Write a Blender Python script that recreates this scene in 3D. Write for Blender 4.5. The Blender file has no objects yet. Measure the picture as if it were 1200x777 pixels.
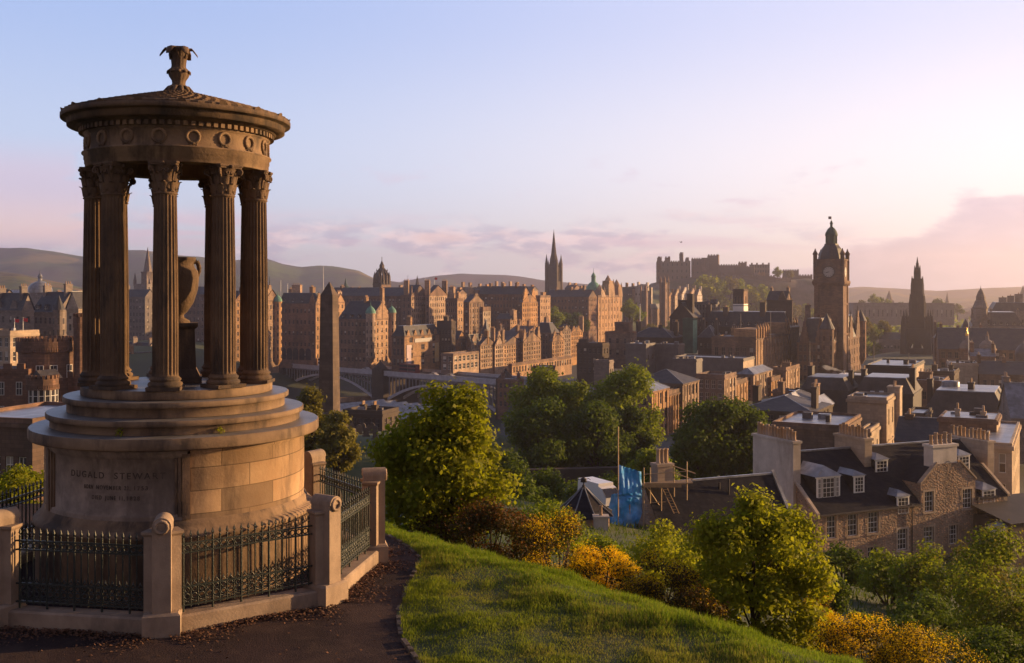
import bpy, math, random
import numpy as np
from mathutils import Vector, Matrix, noise as mnoise
R_ = math.radians
sc = bpy.context.scene
col = sc.collection
F, HY = 1220.0, 340.0          # focal length and horizon row of the photograph, in its own pixels
CAMZ = 100.0                   # metres above sea level

# ------------------------------------------------------------------ camera
cam = bpy.data.cameras.new('camera'); camo = bpy.data.objects.new('camera', cam); col.objects.link(camo)
cam.sensor_width = 36.0; cam.lens = 36.0 * F / 1200.0
cam.shift_y = -(388.5 - HY) / 1200.0
cam.clip_start = 0.2; cam.clip_end = 30000
camo.location = (0, 0, CAMZ); camo.rotation_euler = (R_(90), 0, 0)
sc.camera = camo

# ------------------------------------------------------------------ light
SUN_AZ, SUN_EL = 72.0, 9.5     # azimuth clockwise from the view direction
sd = Vector((math.sin(R_(SUN_AZ)) * math.cos(R_(SUN_EL)), math.cos(R_(SUN_AZ)) * math.cos(R_(SUN_EL)), math.sin(R_(SUN_EL))))
sl = bpy.data.lights.new('sun', 'SUN'); so = bpy.data.objects.new('sun', sl); col.objects.link(so)
sl.energy = 5.0; sl.angle = R_(0.6); sl.color = (1.0, 0.62, 0.28)
so.rotation_euler = (-sd).to_track_quat('-Z', 'Y').to_euler(); so.location = (60, 30, 140)

sc.view_settings.view_transform = 'Standard'; sc.view_settings.look = 'None'
sc.view_settings.gamma = 1.0; sc.view_settings.use_curve_mapping = False
sc.view_settings.exposure = 1.0
sc.cycles.max_bounces = 6; sc.cycles.diffuse_bounces = 3; sc.cycles.glossy_bounces = 2
sc.cycles.transmission_bounces = 3; sc.cycles.volume_bounces = 0; sc.cycles.transparent_max_bounces = 8
sc.cycles.caustics_reflective = False; sc.cycles.caustics_refractive = False
sc.cycles.use_denoising = True

# ------------------------------------------------------------------ node helpers
class NT:
    def __init__(s, tree): s.t = tree; s.n = tree.nodes; s.l = tree.links
    def node(s, typ, **kw):
        n = s.n.new(typ)
        for k, v in kw.items(): setattr(n, k, v)
        return n
    def put(s, sock, v):
        if hasattr(v, 'is_linked') or hasattr(v, 'links'): s.l.new(v, sock)
        else:
            try: sock.default_value = v
            except Exception: sock.default_value = (v[0], v[1], v[2], 1.0) if len(sock.default_value) == 4 else v
    def math(s, op, a, b=0.0, c=0.0, clamp=False):
        n = s.node('ShaderNodeMath', operation=op, use_clamp=clamp)
        s.put(n.inputs[0], a); s.put(n.inputs[1], b)
        if op in ('MULTIPLY_ADD', 'SMOOTH_MIN', 'SMOOTH_MAX'): s.put(n.inputs[2], c)
        return n.outputs[0]
    def mix(s, f, a, b, blend='MIX'):
        n = s.node('ShaderNodeMix', data_type='RGBA', blend_type=blend)
        s.put(n.inputs[0], f); s.put(n.inputs[6], a); s.put(n.inputs[7], b)
        return n.outputs[2]
    def step(s, x, lo, hi, tl=0.0, th=1.0):
        n = s.node('ShaderNodeMapRange', interpolation_type='SMOOTHSTEP')
        s.put(n.inputs[0], x)
        for i, v in enumerate((lo, hi, tl, th)): s.put(n.inputs[1 + i], v)
        return n.outputs[0]
    def noise(s, vec, scale, detail=4.0, rough=0.55, dist=0.0):
        n = s.node('ShaderNodeTexNoise')
        if vec is not None: s.l.new(vec, n.inputs['Vector'])
        n.inputs['Scale'].default_value = scale; n.inputs['Detail'].default_value = detail
        n.inputs['Roughness'].default_value = rough; n.inputs['Distortion'].default_value = dist
        return n.outputs[0]
    def comb(s, x, y, z):
        n = s.node('ShaderNodeCombineXYZ')
        for i, v in enumerate((x, y, z)): s.put(n.inputs[i], v)
        return n.outputs[0]
    def mapping(s, vec, scale=(1, 1, 1), loc=(0, 0, 0), rot=(0, 0, 0)):
        n = s.node('ShaderNodeMapping'); s.l.new(vec, n.inputs[0])
        n.inputs[1].default_value = loc; n.inputs[2].default_value = rot; n.inputs[3].default_value = scale
        return n.outputs[0]
def c4(c): return (c[0], c[1], c[2], 1.0)

# ------------------------------------------------------------------ sky
W = bpy.data.worlds.new('World'); sc.world = W; W.use_nodes = True
nt = NT(W.node_tree); nt.n.clear()
wout = nt.node('ShaderNodeOutputWorld'); bg = nt.node('ShaderNodeBackground'); nt.l.new(bg.outputs[0], wout.inputs[0])
bg.inputs[1].default_value = 0.1
skyt = nt.node('ShaderNodeTexSky', sky_type='NISHITA'); skyt.sun_disc = False
skyt.sun_elevation = R_(SUN_EL); skyt.sun_rotation = R_(SUN_AZ); skyt.air_density = 1.0; skyt.dust_density = 0.6; skyt.ozone_density = 1.4
tc = nt.node('ShaderNodeTexCoord'); sep = nt.node('ShaderNodeSeparateXYZ'); nt.l.new(tc.outputs['Generated'], sep.inputs[0])
dx, dy, dz = sep.outputs
az = nt.math('MULTIPLY', nt.math('ARCTAN2', dx, dy), 57.2958)
el = nt.math('MULTIPLY', nt.math('ARCSINE', dz), 57.2958)
g = nt.step(az, -22.0, 30.0)
S = 6.0
def sk(c): return (c[0] * S, c[1] * S, c[2] * S, 1)
low = nt.mix(g, sk((0.64, 0.66, 0.78)), sk((0.95, 0.83, 0.82)))
mid = nt.mix(g, sk((0.54, 0.63, 0.86)), sk((1.0, 0.90, 0.95)))
top = nt.mix(g, sk((0.37, 0.49, 0.82)), sk((0.68, 0.69, 0.93)))
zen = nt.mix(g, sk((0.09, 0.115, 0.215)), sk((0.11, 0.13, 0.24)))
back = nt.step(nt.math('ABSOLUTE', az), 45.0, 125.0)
base = nt.mix(nt.step(el, 0.5, 7.0), low, mid)
base = nt.mix(nt.step(el, 6.0, 16.0), base, top)
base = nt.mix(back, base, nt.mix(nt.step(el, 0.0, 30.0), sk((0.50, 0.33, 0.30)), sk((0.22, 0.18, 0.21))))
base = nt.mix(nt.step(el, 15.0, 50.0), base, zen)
base = nt.mix(0.12, base, skyt.outputs[0])
v1 = nt.comb(nt.math('MULTIPLY', az, 0.11), nt.math('MULTIPLY', el, 0.34), 3.1)
v2 = nt.comb(nt.math('MULTIPLY', az, 0.05), nt.math('MULTIPLY', el, 0.65), 7.7)
n1 = nt.noise(v1, 1.6, 7.0, 0.58, 0.25); n2 = nt.noise(v2, 1.1, 5.0, 0.5, 0.2)
n3 = nt.noise(v1, 4.5, 5.0, 0.6, 0.2)
# low puffs along the whole horizon: mauve bodies with pale pink tops
pm = nt.math('MULTIPLY', nt.step(n1, 0.46, 0.58), nt.step(el, 4.6, 2.6))
pm = nt.math('MULTIPLY', pm, nt.step(az, 22.0, 10.0))
base = nt.mix(nt.math('MULTIPLY', pm, 0.9), base, nt.mix(nt.step(n3, 0.42, 0.62), sk((0.50, 0.47, 0.62)), sk((0.92, 0.74, 0.78))))
# long thin streaks
sm = nt.math('MULTIPLY', nt.step(n2, 0.53, 0.66), nt.math('MULTIPLY', nt.step(el, 1.8, 2.8), nt.step(el, 4.6, 3.4)))
base = nt.mix(nt.math('MULTIPLY', sm, 0.75), base, sk((0.72, 0.55, 0.66)))
# bank on the left
lm = nt.math('ADD', nt.step(az, -19.5, -25.0, 0.0, 0.32), nt.math('MULTIPLY', n1, 0.95))
lm = nt.math('MULTIPLY', nt.step(lm, 0.54, 0.68), nt.math('MULTIPLY', nt.step(el, 1.8, 3.2), nt.step(el, 8.0, 5.6)))
base = nt.mix(nt.math('MULTIPLY', lm, 0.8), base, nt.mix(nt.step(el, 2.5, 5.5), sk((0.95, 0.66, 0.62)), sk((0.66, 0.56, 0.70))))
# big mauve bank on the right, its top rising away to the right, pale rim
topel = nt.math('ADD', nt.step(az, 11.0, 28.0, 0.6, 4.9), nt.math('MULTIPLY', nt.math('SUBTRACT', n1, 0.5), 3.6))
dd = nt.math('SUBTRACT', topel, el)
rim = nt.math('MULTIPLY', nt.step(dd, -0.25, 0.05), nt.step(dd, 0.7, 0.1))
bank = nt.math('MULTIPLY', nt.step(dd, -0.05, 0.35), nt.step(az, 9.0, 15.0))
bcol = nt.mix(nt.step(el, -0.5, 4.5), nt.mix(nt.step(az, 14, 28), sk((0.50, 0.45, 0.54)), sk((0.64, 0.54, 0.60))), nt.mix(nt.step(az, 16, 28), sk((0.52, 0.48, 0.61)), sk((0.60, 0.52, 0.64))))
bcol = nt.mix(nt.math('MULTIPLY', nt.step(n3, 0.45, 0.65), 0.25), bcol, sk((0.86, 0.70, 0.78)))
base = nt.mix(nt.math('MULTIPLY', bank, 0.92), base, bcol)
base = nt.mix(nt.math('MULTIPLY', nt.math('MULTIPLY', rim, nt.step(az, 11, 15)), 0.35), base, sk((1.0, 0.86, 0.88)))
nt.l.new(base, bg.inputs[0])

# ------------------------------------------------------------------ materials
MATS = {}
def mat(name, basec, rough=0.85, var=None, vscale=1.0, bump=0.0, bscale=20.0, spec=0.3, rnd=0.0, brick=None, stain=None, metal=0.0, coord='Object'):
    """procedural surface: base colour, large and small noise, optional masonry courses, per-object variation"""
    m = bpy.data.materials.new(name); m.use_nodes = True; k = NT(m.node_tree)
    p = k.n['Principled BSDF']; p.inputs['Roughness'].default_value = rough; p.inputs['Metallic'].default_value = metal
    p.inputs['Specular IOR Level'].default_value = spec
    t = k.node('ShaderNodeTexCoord'); vec = t.outputs[coord]
    c = c4(basec)
    if var:
        c = k.mix(k.step(k.noise(vec, vscale, 6.0, 0.62), 0.32, 0.68), c4(basec), c4(var))
        c = k.mix(k.math('MULTIPLY', k.step(k.noise(vec, vscale * 7.3, 4.0, 0.6), 0.40, 0.75), 0.45), c, c4([x * 0.72 for x in basec]))
    if stain:
        mp = k.mapping(vec, (stain[1], stain[1], stain[1] * 0.28))
        c = k.mix(k.math('MULTIPLY', k.step(k.noise(mp, 1.0, 6.0, 0.68), 0.45, 0.63), stain[2]), c, c4(stain[0]))
    h = None
    if brick:                                    # (width, height, mortar, strength, use uv)
        b = k.node('ShaderNodeTexBrick'); b.offset = 0.5
        if brick[4]: k.l.new(t.outputs['UV'], b.inputs['Vector'])
        else:
            s3 = k.node('ShaderNodeSeparateXYZ'); k.l.new(vec, s3.inputs[0])
            k.l.new(k.comb(k.math('ADD', s3.outputs[0], s3.outputs[1]), s3.outputs[2], 0.0), b.inputs['Vector'])
        b.inputs['Scale'].default_value = 1.0; b.inputs['Brick Width'].default_value = brick[0]; b.inputs['Row Height'].default_value = brick[1]
        b.inputs['Mortar Size'].default_value = brick[2]; b.inputs['Mortar Smooth'].default_value = 0.3
        b.inputs['Color1'].default_value = (0.58, 0.56, 0.56, 1); b.inputs['Color2'].default_value = (1.32, 1.22, 1.10, 1); b.inputs['Mortar'].default_value = (0.45, 0.42, 0.40, 1)
        c = k.mix(brick[3], c, b.outputs[0], 'MULTIPLY')
        h = b.outputs[1]
    if rnd:
        oi = k.node('ShaderNodeObjectInfo')
        hs = k.node('ShaderNodeHueSaturation'); k.put(hs.inputs['Color'], c)
        k.put(hs.inputs['Value'], k.math('MULTIPLY_ADD', oi.outputs['Random'], rnd, 1.0 - rnd * 0.5))
        k.put(hs.inputs['Saturation'], k.math('MULTIPLY_ADD', k.math('FRACT', k.math('MULTIPLY', oi.outputs['Random'], 7.31)), rnd, 1.0 - rnd * 0.5))
        c = hs.outputs[0]
    k.put(p.inputs['Base Color'], c)
    if bump:
        bn = k.node('ShaderNodeBump'); bn.inputs['Strength'].default_value = bump; bn.inputs['Distance'].default_value = 0.03
        hh = k.noise(vec, bscale, 5.0, 0.6)
        if h is not None: hh = k.math('SUBTRACT', hh, k.math('MULTIPLY', h, 1.2))
        k.l.new(hh, bn.inputs['Height']); k.l.new(bn.outputs[0], p.inputs['Normal'])
    MATS[name] = m; return m
def leafmat(name, a, b, trans=0.4, rough=0.6, d=None):
    """leaves: a and b per leaf, a share of light let through, per-object variation"""
    m = bpy.data.materials.new(name); m.use_nodes = True; k = NT(m.node_tree)
    p = k.n['Principled BSDF']; out = k.n['Material Output']
    gn = k.node('ShaderNodeNewGeometry'); oi = k.node('ShaderNodeObjectInfo')
    t = k.node('ShaderNodeTexCoord')
    c = k.mix(gn.outputs['Random Per Island'], c4(a), c4(b))
    if d: c = k.mix(k.step(k.noise(t.outputs['Object'], d[1], 3.0), 0.42, 0.62), c, c4(d[0]))
    hs = k.node('ShaderNodeHueSaturation'); k.put(hs.inputs['Color'], c)
    k.put(hs.inputs['Value'], k.math('MULTIPLY_ADD', oi.outputs['Random'], 0.4, 0.8))
    k.put(p.inputs['Base Color'], hs.outputs[0]); p.inputs['Roughness'].default_value = rough; p.inputs['Specular IOR Level'].default_value = 0.1
    tr = k.node('ShaderNodeBsdfTranslucent'); k.put(tr.inputs[0], k.mix(0.5, hs.outputs[0], (min(1, a[0] * 2.2), min(1, a[1] * 2.0), a[2] * 0.6, 1)))
    mx = k.node('ShaderNodeMixShader'); mx.inputs[0].default_value = trans
    k.l.new(p.outputs[0], mx.inputs[1]); k.l.new(tr.outputs[0], mx.inputs[2]); k.l.new(mx.outputs[0], out.inputs[0])
    MATS[name] = m; return m

# ------------------------------------------------------------------ object helpers
def tag(o, label=None, cat=None, group=None, kind=None):
    if label: o['label'] = label
    if cat: o['category'] = cat
    if group: o['group'] = group
    if kind: o['kind'] = kind
    return o
def empty(name, loc, label, cat, group=None, rz=0.0, scale=None):
    o = bpy.data.objects.new(name, None); col.objects.link(o); o.location = loc; o.rotation_euler = (0, 0, rz)
    if scale is not None: o.scale = scale if hasattr(scale, '__len__') else (scale,) * 3
    o.empty_display_size = 0.5
    return tag(o, label, cat, group)
def link(name, me, parent=None, loc=(0, 0, 0), rz=0.0, scale=None):
    o = bpy.data.objects.new(name, me); col.objects.link(o); o.parent = parent; o.location = loc; o.rotation_euler = (0, 0, rz)
    if scale is not None: o.scale = scale if hasattr(scale, '__len__') else (scale,) * 3
    return o
def copy_tree(o, parent=None):
    c = o.copy(); col.objects.link(c); c.parent = parent
    for ch in list(o.children): copy_tree(ch, c)
    return c

class MB:
    """collects faces and becomes ONE mesh"""
    def __init__(s): s.v = []; s.f = []; s.m = []; s.uv = {}; s.sm = []
    def add(s, vs, fs, m=0, smooth=False, uvs=None):
        o = len(s.v); s.v.extend([tuple(p) for p in vs])
        for i, f in enumerate(fs):
            if uvs is not None: s.uv[len(s.f)] = [uvs[j] for j in f]
            s.f.append(tuple(o + j for j in f)); s.m.append(m); s.sm.append(smooth)
    def quad(s, a, b, c, d, m=0): s.add((a, b, c, d), ((0, 1, 2, 3),), m)
    def poly(s, pts, m=0): s.add(pts, (tuple(range(len(pts))),), m)
    def box(s, x0, x1, y0, y1, z0, z1, m=0, T=None):
        vs = [Vector(p) for p in ((x0, y0, z0), (x1, y0, z0), (x1, y1, z0), (x0, y1, z0), (x0, y0, z1), (x1, y0, z1), (x1, y1, z1), (x0, y1, z1))]
        if T is not None: vs = [T @ p for p in vs]
        s.add(vs, ((3, 2, 1, 0), (4, 5, 6, 7), (0, 1, 5, 4), (1, 2, 6, 5), (2, 3, 7, 6), (3, 0, 4, 7)), m)
    def taper(s, x0, x1, y0, y1, z0, z1, i, m=0, T=None, j=None):
        """box whose top is inset by i (x) and j (y)"""
        j = i if j is None else j
        vs = [Vector(p) for p in ((x0, y0, z0), (x1, y0, z0), (x1, y1, z0), (x0, y1, z0), (x0 + i, y0 + j, z1), (x1 - i, y0 + j, z1), (x1 - i, y1 - j, z1), (x0 + i, y1 - j, z1))]
        if T is not None: vs = [T @ p for p in vs]
        s.add(vs, ((3, 2, 1, 0), (4, 5, 6, 7), (0, 1, 5, 4), (1, 2, 6, 5), (2, 3, 7, 6), (3, 0, 4, 7)), m)
    def tube(s, p0, p1, r0, r1=None, n=8, m=0, cap=True, smooth=True):
        p0 = Vector(p0); p1 = Vector(p1); r1 = r0 if r1 is None else r1
        d = (p1 - p0).normalized(); a = d.orthogonal().normalized(); b = d.cross(a)
        vs = []
        for p, r in ((p0, r0), (p1, r1)):
            for i in range(n):
                t = 2 * math.pi * i / n; vs.append(p + (a * math.cos(t) + b * math.sin(t)) * r)
        fs = [(i, (i + 1) % n, n + (i + 1) % n, n + i) for i in range(n)]
        s.add(vs, fs, m, smooth)
        if cap:
            s.add(vs[:n], (tuple(reversed(range(n))),), m); s.add(vs[n:], (tuple(range(n)),), m)
    def path(s, pts, rs, n=8, m=0):
        for i in range(len(pts) - 1): s.tube(pts[i], pts[i + 1], rs[i], rs[i + 1], n, m, cap=(i in (0, len(pts) - 2)))
    def lathe(s, prof, n=48, m=0, cx=0.0, cy=0.0, a0=0.0, a1=None, smooth=True, uvr=None, fr=None, close=False):
        """profile of (r, z); fr(angle, r, z) may change the radius"""
        full = a1 is None; a1 = a0 + 2 * math.pi if full else a1
        k = n if full else n + 1; vs = []; uv = []
        for j in range(n + 1):
            t = a0 + (a1 - a0) * j / n
            for (r, z) in prof:
                rr = fr(t, r, z) if fr else r
                vs.append((cx + rr * math.cos(t), cy + rr * math.sin(t), z)); uv.append(((t - a0) * (uvr or r), z))
        q = len(prof); fs = []
        for j in range(n):
            for i in range(q - 1):
                fs.append((j * q + i, (j + 1) * q + i, (j + 1) * q + i + 1, j * q + i + 1))
        s.add(vs, fs, m, smooth, uv)
    def torus(s, c, ax, R, r, n=20, k=8, m=0, fr=None):
        c = Vector(c); ax = Vector(ax).normalized(); a = ax.orthogonal().normalized(); b = ax.cross(a); vs = []
        for i in range(n):
            t = 2 * math.pi * i / n; d = a * math.cos(t) + b * math.sin(t); rr = fr(i) * r if fr else r
            for j in range(k):
                p = 2 * math.pi * j / k; vs.append(c + d * (R + rr * math.cos(p)) + ax * rr * math.sin(p))
        fs = [(i * k + j, ((i + 1) % n) * k + j, ((i + 1) % n) * k + (j + 1) % k, i * k + (j + 1) % k) for i in range(n) for j in range(k)]
        s.add(vs, fs, m, True)
    def ball(s, c, rx, ry=None, rz=None, n=12, k=8, m=0, z0=-1.0):
        ry = rx if ry is None else ry; rz = rx if rz is None else rz; vs = []
        for i in range(k + 1):
            p = -math.pi / 2 + math.pi * i / k; p = max(p, math.asin(z0))
            for j in range(n):
                t = 2 * math.pi * j / n; vs.append((c[0] + rx * math.cos(p) * math.cos(t), c[1] + ry * math.cos(p) * math.sin(t), c[2] + rz * math.sin(p)))
        fs = [(i * n + j, i * n + (j + 1) % n, (i + 1) * n + (j + 1) % n, (i + 1) * n + j) for i in range(k) for j in range(n)]
        s.add(vs, fs, m, True)
    def cone(s, c, r, h, n=10, m=0, smooth=False):
        vs = [(c[0] + r * math.cos(2 * math.pi * i / n + math.pi / n), c[1] + r * math.sin(2 * math.pi * i / n + math.pi / n), c[2]) for i in range(n)] + [(c[0], c[1], c[2] + h)]
        s.add(vs, [(i, (i + 1) % n, n) for i in range(n)], m, smooth); s.add(vs[:n], (tuple(reversed(range(n))),), m)
    def mesh(s, name, mats):
        me = bpy.data.meshes.new(name); me.from_pydata(s.v, [], s.f)
        for mm in (mats if isinstance(mats, (list, tuple)) else [mats]): me.materials.append(MATS[mm] if isinstance(mm, str) else mm)
        me.polygons.foreach_set('material_index', s.m); me.polygons.foreach_set('use_smooth', s.sm)
        if s.uv:
            ul = me.uv_layers.new(name='UVMap')
            for fi, us in s.uv.items():
                ls = me.polygons[fi].loop_start
                for j, u in enumerate(us): ul.data[ls + j].uv = u
        me.update(); return me
    def build(s, name, mats, parent=None, loc=(0, 0, 0), rz=0.0):
        return link(name, s.mesh(name, mats), parent, loc, rz)

def wp(px, py, Y): return Vector(((px - 600.0) / F * Y, Y, CAMZ - (py - HY) / F * Y))
def sst(x, a, b):
    t = min(1.0, max(0.0, (x - a) / (b - a))); return t * t * (3 - 2 * t)
# ================================================================== materials of the place
SOOT = (0.045, 0.035, 0.03)
mat('monument_stone', (0.30, 0.20, 0.122), 0.9, (0.17, 0.108, 0.068), 1.3, 0.22, 26, stain=(SOOT, 1.9, 0.8))
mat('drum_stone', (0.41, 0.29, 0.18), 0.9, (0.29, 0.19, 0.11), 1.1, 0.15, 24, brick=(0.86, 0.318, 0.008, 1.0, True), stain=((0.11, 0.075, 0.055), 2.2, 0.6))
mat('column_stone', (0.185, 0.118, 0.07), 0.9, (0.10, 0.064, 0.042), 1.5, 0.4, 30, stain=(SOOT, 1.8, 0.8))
mat('panel_stone', (0.34, 0.26, 0.20), 0.9, (0.16, 0.12, 0.095), 2.4, 0.15, 30, stain=((0.10, 0.075, 0.06), 1.7, 0.7))
mat('step_stone', (0.255, 0.172, 0.105), 0.9, (0.14, 0.09, 0.058), 1.3, 0.2, 26, stain=(SOOT, 1.9, 0.75))
mat('letter_stone', (0.055, 0.042, 0.035), 0.95, (0.12, 0.09, 0.07), 9.0)
mat('ledge_lead', (0.22, 0.20, 0.19), 0.42, (0.12, 0.11, 0.10), 2.0, 0.25, 14, 0.5)
mat('kerb_stone', (0.36, 0.265, 0.19), 0.88, (0.24, 0.17, 0.12), 1.8, 0.2, 30, stain=((0.10, 0.075, 0.06), 1.4, 0.5))
mat('edging_stone', (0.13, 0.10, 0.085), 0.92, (0.07, 0.055, 0.045), 3.0, 0.6, 20)
mat('black_iron', (0.012, 0.02, 0.018), 0.38, (0.03, 0.035, 0.03), 8.0, 0.3, 60, 0.5)
mat('path_tarmac', (0.052, 0.033, 0.031), 0.95, (0.032, 0.022, 0.021), 0.9, 0.6, 55, stain=((.10, .065, .05), 1.3, .35), spec=.1)
mat('dead_leaf', (0.17, 0.08, 0.042), 0.9, (0.08, 0.042, 0.028), 6.0)
mat('soil', (0.05, 0.055, 0.022), 0.95, (0.07, 0.05, 0.028), 0.35, 0.6, 9)
leafmat('grass_blade', (0.125, 0.175, 0.018), (0.22, 0.235, 0.03), 0.4, 0.6, ((0.25, 0.21, 0.05), 0.6))
leafmat('grass_long', (0.10, 0.165, 0.015), (0.17, 0.225, 0.022), 0.45, 0.6)
leafmat('leaf_spring', (0.17, 0.205, 0.015), (0.31, 0.29, 0.022), 0.55)
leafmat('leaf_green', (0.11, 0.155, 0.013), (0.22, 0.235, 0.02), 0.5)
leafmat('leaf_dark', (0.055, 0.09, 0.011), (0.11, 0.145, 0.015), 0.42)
leafmat('leaf_olive', (0.12, 0.115, 0.022), (0.19, 0.165, 0.03), 0.35)
leafmat('leaf_gorse', (0.05, 0.05, 0.014), (0.10, 0.065, 0.018), 0.25)
leafmat('leaf_rust', (0.13, 0.055, 0.018), (0.17, 0.085, 0.022), 0.3)
leafmat('blossom_gorse', (0.78, 0.42, 0.008), (0.90, 0.58, 0.012), 0.4)
mat('bark', (0.07, 0.05, 0.035), 0.95, (0.035, 0.026, 0.02), 3.0, 0.6, 12)

# ================================================================== ground
def prof(s):
    P = ((-50, 0), (0, 0), (1, .28), (2, .85), (4, 2.05), (8, 4.5), (15, 7.9), (35, 11.8), (55, 15.6), (79, 21.4), (110, 25), (160, 28.5), (220, 35), (300, 42), (600, 60))
    for (a, u), (b, v) in zip(P, P[1:]):
        if s <= b: return u + (v - u) * (s - a) / (b - a)
    return 60
XE = ((9, -.3), (11, -.75), (12.1, -1.07), (13, -1.38), (14.1, -1.55), (15.6, -1.53), (16.8, -1.45), (17.65, -1.74), (18.3, -2.1), (19.6, -2.7), (21, -3.4), (30, -9))
def xe(Y):
    for (a, u), (b, v) in zip(XE, XE[1:]):
        if Y <= b: return u + (v - u) * (max(Y, a) - a) / (b - a)
    return -9
def screst(X, Y):
    s1 = (X + 2.32) * .747 + (Y - 19.56) * .664 + .62
    s2 = Y - 21.3
    return max(s1, s2) if X < -2.3 else s1
def zcity(X, Y):
    n = X * .883 - Y * .469; al = X * .469 + Y * .883
    north = 66 - 0.014 * max(0, al - 420); valley = 50 + 0.008 * max(0, al - 500)
    ridge = 73 + 0.042 * max(0, min(al, 1300) - 450)
    z = north + (valley - north) * sst(-n, 88, 140)
    z = z + (ridge - z) * sst(-n, 290, 390)
    z = z + (66 - z) * sst(-n, 470, 620)
    z -= 9.0 * math.exp(-((X - 34) / 34) ** 2 - ((Y - 235) / 42) ** 2)
    return z + (44 - z) * sst(math.hypot(X, Y), 1300, 2200)
def ground(X, Y):
    s = screst(X, Y)
    z = 95.64 - prof(s)
    if s < 3:
        d = X - xe(Y)
        if d > 0 and Y < 22: z += 0.07 * sst(d, 0, 0.9) * (1 - sst(s, -1.0, 2)) + 0.05 * mnoise.noise((X * .8, Y * .8, 0)) * sst(d, 0, .6)
    r = math.hypot(X, Y)
    if r < 10: z += 2.6 * (1 - sst(r, 2.0, 10))
    if Y > 20:
        z += 0.35 * mnoise.noise((X * .12, Y * .12, 3)) * sst(s, 3, 12)
        z += 8.0 * (1 - sst(math.hypot(X + 29, Y - 178), 14, 42))
    zc = zcity(X, Y)
    k = 2.0
    return max(z, zc) + max(0.0, k - abs(z - zc)) ** 2 * 0.25 / k
def terrain():
    rad = [0.0] ; r = 1.0
    while r < 6500: rad.append(r); r *= 1.032
    angs = list(np.arange(-60, 60.01, 0.75)) + list(np.arange(66, 299, 8.0))
    v = [(0, 0, ground(0, 0))]; f = []
    A = len(angs)
    for r in rad[1:]:
        for a in angs:
            X = r * math.sin(R_(a)); Y = r * math.cos(R_(a)); v.append((X, Y, ground(X, Y) if r < 2500 else 44.0))
    for j in range(A): f.append((0, 1 + (j + 1) % A, 1 + j))
    for i in range(len(rad) - 2):
        for j in range(A):
            j2 = (j + 1) % A; f.append((1 + i * A + j, 1 + i * A + j2, 1 + (i + 1) * A + j2, 1 + (i + 1) * A + j))
    me = bpy.data.meshes.new('ground'); me.from_pydata(v, [], f)
    m = bpy.data.materials.new('ground'); m.use_nodes = True; k = NT(m.node_tree); p = k.n['Principled BSDF']
    t = k.node('ShaderNodeTexCoord'); g_ = k.node('ShaderNodeNewGeometry'); s3 = k.node('ShaderNodeSeparateXYZ'); k.l.new(g_.outputs['Position'], s3.inputs[0])
    gr = k.mix(k.step(k.noise(t.outputs['Object'], 0.5, 6.0, .6), .35, .65), c4((0.035, 0.055, 0.010)), c4((0.06, 0.065, 0.016)))
    ur = k.mix(k.step(k.noise(t.outputs['Object'], 0.012, 6.0, .6), .42, .58), c4((0.035, 0.032, 0.03)), c4((0.03, 0.04, 0.014)))
    k.put(p.inputs['Base Color'], k.mix(k.step(s3.outputs[2], 70.0, 67.0), gr, ur)); p.inputs['Roughness'].default_value = 0.95
    me.materials.append(m)
    for q in me.polygons: q.use_smooth = True
    tag(link('ground', me), kind='structure')
terrain()
mb = MB()
ys = [9 + .25 * i for i in range(50)]
for y0, y1 in zip(ys, ys[1:]):
    e0, e1 = xe(y0) + .03 * math.sin(y0 * 7), xe(y1) + .03 * math.sin(y1 * 7)
    xs = [0, .12, .5, 1.2, 3, 6, 12]
    for a, b in zip(xs, xs[1:]): mb.quad((e0 - b, y0, 95.646), (e0 - a, y0, 95.646), (e1 - a, y1, 95.646), (e1 - b, y1, 95.646))
tag(mb.build('path', 'path_tarmac'), kind='structure')
rg = random.Random(5); mb = MB()
y = 9.0
while y < 18.4:                                   # rough stones set along the edge of the grass
    l = rg.uniform(.14, .3); x = xe(y + l / 2); a = math.atan2(xe(y + l) - xe(y), l)
    T = Matrix.Translation((x, y + l / 2, 95.64)) @ Matrix.Rotation(-a, 4, 'Z')
    mb.taper(-.045, .045, -l / 2 + .01, l / 2 - .01, -.05, rg.uniform(.01, .05), .015, 0, T); y += l * rg.choice((1, 1, 1.6, 2.4))
tag(mb.build('path_edging', 'edging_stone'), kind='structure')

def scatter_quads(name, P, nrm, tang, w, l, mats, parent=None, mi=None, kite=True):
    """numpy: one leaf (kite) per point"""
    n = len(P); b = np.cross(nrm, tang); b /= np.linalg.norm(b, axis=1)[:, None] + 1e-9
    w = np.broadcast_to(np.asarray(w), (n,))[:, None]; l = np.broadcast_to(np.asarray(l), (n,))[:, None]
    V = np.empty((n, 4, 3)); V[:, 0] = P - tang * l * .5; V[:, 1] = P + b * w * .5 + tang * l * .08 + nrm * w * .12
    V[:, 2] = P + tang * l * .5; V[:, 3] = P - b * w * .5 + tang * l * .08 + nrm * w * .12
    me = bpy.data.meshes.new(name); me.vertices.add(n * 4); me.vertices.foreach_set('co', V.reshape(-1))
    me.loops.add(n * 4); me.loops.foreach_set('vertex_index', np.arange(n * 4, dtype=np.int32))
    me.polygons.add(n); me.polygons.foreach_set('loop_start', np.arange(0, n * 4, 4, dtype=np.int32)); me.polygons.foreach_set('loop_total', np.full(n, 4, dtype=np.int32))
    for m in (mats if isinstance(mats, (list, tuple)) else [mats]): me.materials.append(MATS[m])
    if mi is not None: me.polygons.foreach_set('material_index', mi.astype(np.int32))
    me.update(calc_edges=True); me.validate()
    return me
def unit(a): return a / (np.linalg.norm(a, axis=-1, keepdims=True) + 1e-9)

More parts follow.
